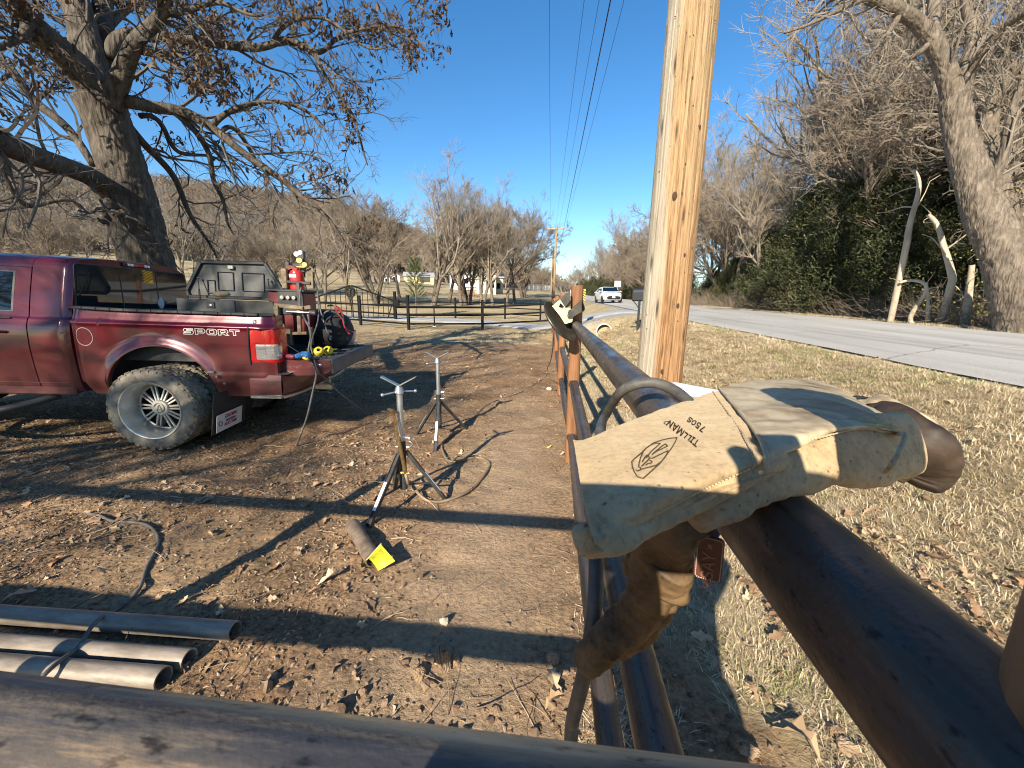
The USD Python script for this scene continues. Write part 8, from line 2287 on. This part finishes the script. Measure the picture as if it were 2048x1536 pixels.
# dry grass on the verge
def tuft(seed, n, R, h, lie):
    r = np.random.default_rng(seed)
    b = np.stack([r.normal(0, R, n), r.normal(0, R, n), np.full(n, -0.01)], -1)
    a = r.uniform(0, 2 * np.pi, n); ln = r.uniform(0.45, 1.0, n) * h; w = r.uniform(0.0011, 0.0026, n)
    out = np.stack([np.cos(a), np.sin(a), 0 * a], -1); sd = np.stack([-np.sin(a), np.cos(a), 0 * a], -1)
    l = np.clip(r.normal(lie, 0.25, n), 0.05, 1.3)[:, None]
    m1 = b + out * (ln[:, None] * 0.35 * l) + np.array([0, 0, 1.0]) * (ln[:, None] * 0.42 * (1.15 - l * 0.6))
    m2 = m1 + out * (ln[:, None] * 0.45 * l) + np.array([0, 0, 1.0]) * (ln[:, None] * (0.34 - 0.40 * l)); m2[:, 2] = np.maximum(m2[:, 2], 0.004)
    V = np.stack([b - sd * w[:, None], b + sd * w[:, None], m1 - sd * w[:, None] * .8, m1 + sd * w[:, None] * .8, m2], 1).reshape(-1, 3)
    f = np.array([[0, 1, 3], [0, 3, 2], [2, 3, 4]])
    return trimesh.Trimesh(V, (f[None] + 5 * np.arange(n)[:, None, None]).reshape(-1, 3), process=False)


straw = inst_leaf('dry_grass', [(0.0, (0.32, 0.24, 0.14)), (0.4, (0.49, 0.385, 0.235)), (0.75, (0.63, 0.52, 0.345)), (1.0, (0.47, 0.37, 0.21))])
green_g = inst_leaf('green_grass', [(0.0, (0.10, 0.135, 0.03)), (1.0, (0.25, 0.26, 0.075))])


def grass_density(x, y):
    rx = x - road_x(y)
    n_ = fbm(np.stack([x * 0.55, y * 0.55, 0 * x], -1), 3, 141)
    edge_ = sstep(0.30, 0.72, rx - 0.58 * sstep(2.4, 1.1, y) + 0.35 * fbm(np.stack([x * 1.6, y * 1.6, 0 * x], -1), 2, 33)) * sstep(ROAD_L + 0.02, ROAD_L - 0.5, rx)
    return edge_ * np.clip(0.72 + 1.0 * n_, 0.15, 1)


def green_patch(x, y):
    return fbm(np.stack([x * 0.8, y * 0.8, 0 * x], -1), 3, 151) + 0.10 * np.exp(-((x - 1.0) / 0.35) ** 2)


x, y = scatter(30000, (0.15, 4.8), (0.35, 7.5), grass_density, 1.25)
xb, yb = scatter(11000, (0.3, 4.9), (7.0, 17.0), grass_density, 1.1)
xc, yc = scatter(3500, (-9, 0.6), (15.0, 20.5), lambda a, b: 0.5 + fbm(np.stack([a * 0.6, b * 0.6, 0 * a], -1), 2, 5), 1.0)
xd, yd = scatter(2600, (10.9, 12.4), (6.0, 34.0), lambda a, b: sstep(ROAD_R + 0.1, ROAD_R + 0.5, a - road_x(b)), 1.3)
xe, ye = scatter(1200, (0.2, 0.5), (0.4, 5.0), lambda a, b: 0.25 + 0 * a)
sz = np.r_[np.ones(len(x)) * 1.0, np.ones(len(xb)) * 1.55, np.ones(len(xc)) * 1.3, np.ones(len(xd)) * 1.9, np.ones(len(xe)) * 0.8]
x, y = np.r_[x, xb, xc, xd, xe], np.r_[y, yb, yc, yd, ye]
n = len(x); s = sz * rc.uniform(0.65, 1.25, n)
isg = rc.uniform(0, 1, n) < np.clip((green_patch(x, y) - 0.12) * 2.0, 0.01, 0.22)
idx = np.where(isg, 8 + rc.integers(0, 3, n), rc.integers(0, 8, n))
instancer('/World/verge_grass', 'dry straw coloured grass with green patches on the verge between fence and road', 'grass', [(tuft(300 + k, 42, 0.045, 0.115, 0.75 + 0.06 * k), straw, False) for k in range(8)] + [(tuft(330 + k, 30, 0.04, 0.10, 0.5), green_g, False) for k in range(3)],
          np.stack([x, y, ground_z(x, y)], -1), idx, quat(rc.uniform(0, 6.28, n), rc.normal(0, 0.1, n), rc.normal(0, 0.1, n)), np.stack([s, s, s * rc.uniform(0.6, 1.1, n)], -1))
print('grass', n)

# stones and clods that stand out one by one
stone_pale = mottled('pale_stone', [(0.3, (0.34, 0.28, 0.20)), (0.7, (0.50, 0.44, 0.34))], scale=14, rough=0.9, bump=0.5)
clod_m = mottled('clod_soil', [(0.3, (0.20, 0.13, 0.075)), (0.7, (0.36, 0.25, 0.155))], scale=18, rough=0.95, bump=0.8)
for (px, py, w, h, mt, lb, seed) in ((888, 1248, 0.045, 0.05, stone_pale, 'small pale stone alone on the bare dirt', 1), (838, 1355, 0.07, 0.075, clod_m, 'lump of soil left of the tall clod near the front rail', 2), (884, 1338, 0.085, 0.15, clod_m, 'tallest tan clod of soil standing near the front rail', 3), (912, 1325, 0.05, 0.06, clod_m, 'grey clod just right of the tallest clod', 4),
                                     (1106, 1322, 0.075, 0.055, clod_m, 'rounded clod near the lower rails below the hanging glove', 5), (1128, 1345, 0.05, 0.03, clod_m, 'flat clod beside the lowest rail', 6), (990, 1425, 0.05, 0.035, clod_m, 'small clod just above the front rail', 7), (1098, 780, 0.10, 0.09, stone_pale, 'white stone beside the second fence post', 8),
                                     (1495, 1500, 0.09, 0.05, clod_m, 'brown clod at the bottom between the rails', 9), (1665, 1470, 0.07, 0.05, clod_m, 'tan clod beside the big dead leaf under the top rail', 10), (1690, 1500, 0.10, 0.05, clod_m, 'broken flat clod under the top rail', 11), (645, 880, 0.05, 0.035, stone_pale, 'small pale pebble left of the nearer pipe stand', 12)):
    q = gnd(px, py)
    m = rough_lump(900 + seed, 30, 3, 0.20); v = m.vertices
    m.vertices = v * [w * 0.55, w * 0.45, h * 0.6] + q + [0, 0, h * 0.28]
    obj('stone' if mt is stone_pale else 'soil_clod', m, mt, smooth=20, label=lb, cat='stone' if mt is stone_pale else 'clod')
# single big leaves
for (px, py, L_, yaw, lb, seed) in ((1595, 1490, 0.17, 2.2, 'large tan lobed leaf lying at the bottom right under the top rail', 1), (1095, 897, 0.10, 0.3, 'single yellow leaf on the dirt left of the fence', 2), (1108, 1375, 0.14, 1.9, 'pale lobed leaf by the foot of the lowest rail', 3), (660, 1165, 0.13, 0.8, 'pale lobed leaf left of the yellow tag', 4), (1385, 1222, 0.13, 2.7, 'grey lobed leaf in the shade between the rails', 5), (40, 1195, 0.13, 0.9, 'tan leaf at the left edge above the pipes', 6), (900, 1480, 0.10, 0.2, 'tan leaf close to the front rail', 7), (1105, 1405, 0.10, 0.7, 'tan dry leaf below the pale lobed leaf', 8)):
    q = gnd(px, py)
    m = leaf_proto(700 + seed, L_); m.apply_transform(rot([0, 0, 1], math.degrees(yaw))); m.apply_transform(rot([1, 0, 0], 8 * (-1) ** seed)); m.apply_translation(q + [0, 0, 0.012])
    obj('oak_leaf', m, plain('big_leaf_%s' % 'abcdefgh'[seed - 1], ((0.40, 0.27, 0.15), (0.55, 0.42, 0.12), (0.48, 0.35, 0.21), (0.50, 0.38, 0.23), (0.34, 0.25, 0.16), (0.44, 0.30, 0.15), (0.42, 0.28, 0.16), (0.38, 0.24, 0.13))[seed - 1], 0.7), label=lb, cat='leaf')
# ================================================================== the photographer, standing where the picture is taken from
def body(joints, bones, refine=0.02, it=14):
    B = m3.Manifold()
    for a, b in bones:
        pa, ra = joints[a]; pb, rb_ = joints[b]
        sa_ = m3.Manifold.sphere(ra, 20).translate(pa); sb = m3.Manifold.sphere(rb_, 20).translate(pb)
        B = B + m3.Manifold.batch_hull([sa_, sb])
    m = man(B.refine_to_length(refine))
    m.merge_vertices()
    trimesh.smoothing.filter_taubin(m, iterations=it)
    return m


bxp, byp = 0.07, -0.42
J = {'pelvis': ((bxp, byp, 1.01), 0.155), 'belly': ((bxp, byp + 0.01, 1.18), 0.150), 'chest': ((bxp, byp, 1.37), 0.155), 'neck': ((bxp, byp, 1.555), 0.062), 'head0': ((bxp, byp + 0.02, 1.655), 0.080),
     'shL': ((bxp - 0.19, byp, 1.48), 0.075), 'shR': ((bxp + 0.20, byp, 1.49), 0.075), 'elL': ((-0.20, -0.20, 1.31), 0.052), 'elR': ((0.24, -0.25, 1.37), 0.056),
     'wrL': ((-0.055, -0.088, 1.500), 0.044), 'wrR': ((0.120, -0.092, 1.525), 0.046), 'paL': ((-0.048, -0.052, 1.552), 0.045), 'paR': ((0.086, -0.052, 1.596), 0.050),
     'hipL': ((bxp - 0.10, byp, 0.97), 0.11), 'hipR': ((bxp + 0.10, byp, 0.97), 0.11), 'knL': ((bxp - 0.12, byp + 0.02, 0.51), 0.066), 'knR': ((bxp + 0.12, byp + 0.01, 0.51), 0.066),
     'anL': ((bxp - 0.13, byp - 0.01, 0.09), 0.048), 'anR': ((bxp + 0.13, byp - 0.03, 0.09), 0.048), 'toL': ((bxp - 0.15, byp + 0.17, 0.045), 0.042), 'toR': ((bxp + 0.15, byp + 0.15, 0.045), 0.042)}
bones = [('pelvis', 'belly'), ('belly', 'chest'), ('chest', 'neck'), ('neck', 'head0'), ('chest', 'shL'), ('chest', 'shR'), ('shL', 'elL'), ('shR', 'elR'), ('elL', 'wrL'), ('elR', 'wrR'), ('wrL', 'paL'), ('wrR', 'paR'), ('pelvis', 'hipL'), ('pelvis', 'hipR'), ('hipL', 'knL'), ('hipR', 'knR'), ('knL', 'anL'), ('knR', 'anR'), ('anL', 'toL'), ('anR', 'toR')]
for s, h in ((-1, 'L'), (1, 'R')):
    hx = -0.1 if s < 0 else 0.084
    px_ = J['pa' + h][0]
    for k, dz in enumerate((0.022, 0.006, -0.010, -0.025)):
        n1, n2, n3 = f'f{h}{k}a', f'f{h}{k}b', f'f{h}{k}c'
        J[n1] = ((px_[0] + s * 0.020, -0.032, 1.610 + (0.058 if s > 0 else 0) + dz * 0.9 - 0.02), 0.0100); J[n2] = ((hx + s * 0.020, -0.008, 1.616 + (0.058 if s > 0 else 0) + dz), 0.0092); J[n3] = ((hx - s * 0.001, 0.0000 - 0.0035, 1.618 + (0.058 if s > 0 else 0) + dz * 0.9), 0.0078)
        bones += [('pa' + h, n1), (n1, n2), (n2, n3)]
    J['t' + h + 'a'] = ((px_[0] - s * 0.022, -0.040, 1.615 + (0.035 if s > 0 else 0)), 0.0115); J['t' + h + 'b'] = ((px_[0] - s * 0.03, -0.026, 1.640 + (0.05 if s > 0 else 0)), 0.0100)
    bones += [('pa' + h, 't' + h + 'a'), ('t' + h + 'a', 't' + h + 'b')]
person = empty('person', label='person in a dark jacket and cap holding up a phone to take the picture', cat='person')
bm = body(J, bones, 0.022, 8)
jacket = mottled('dark_jacket', [(0.3, (0.03, 0.032, 0.04)), (0.7, (0.07, 0.07, 0.08))], scale=12, rough=0.9)
obj('body', bm, jacket, person, smooth=True)
skin = plain('skin', (0.46, 0.28, 0.20), 0.5)
hm_ = ell(0.078, 0.100, 0.118, (bxp, byp + 0.04, 1.722), 3)
v = hm_.vertices; d = v - [bxp, byp + 0.04, 1.722]
v[:, 1] += 0.022 * np.exp(-((d[:, 0] / 0.016) ** 2 + ((d[:, 2] + 0.012) / 0.028) ** 2)) * (d[:, 1] > 0.05)
v[:, 1] -= 0.010 * (np.exp(-(((np.abs(d[:, 0]) - 0.032) / 0.016) ** 2 + ((d[:, 2] - 0.012) / 0.012) ** 2))) * (d[:, 1] > 0.04)
hm_.vertices = v
hd_ = obj('head', hm_, skin, person, smooth=True)
for s in (-1, 1):
    obj('ear', ell(0.010, 0.018, 0.030, (bxp + s * 0.080, byp + 0.03, 1.717), 2), skin, hd_, smooth=True)
    obj('eye', ell(0.012, 0.008, 0.009, (bxp + s * 0.032, byp + 0.129, 1.734), 2), plain('eye', (0.5, 0.5, 0.5), 0.2) if s < 0 else '/World/Looks/eye', hd_, smooth=True)
obj('mouth', ell(0.024, 0.006, 0.006, (bxp, byp + 0.131, 1.674), 2), plain('lips', (0.32, 0.14, 0.11), 0.5), hd_, smooth=True)
capm = lathe([(0.084, 0.0), (0.086, 0.03), (0.07, 0.065), (0.04, 0.085), (0.0, 0.09)], 28, (bxp, byp + 0.035, 1.757)); capm.vertices[:, 1] = byp + 0.035 + (capm.vertices[:, 1] - byp - 0.035) * 1.22
obj('cap', cat_([capm, ell(0.075, 0.075, 0.010, (bxp, byp + 0.16, 1.764), 2)]), jacket, person, smooth=True)
ph = empty('phone', label='dark phone held sideways by the photographer', cat='phone')
obj('phone_body', box(0.165, 0.0085, 0.080, (-0.012, -0.022, 1.610), 0.003), plain('phone_black', (0.02, 0.02, 0.022), 0.3), ph)
obj('camera_bump', box(0.04, 0.003, 0.04, (0.0, -0.0165, 1.622), 0.001), '/World/Looks/phone_black', ph)
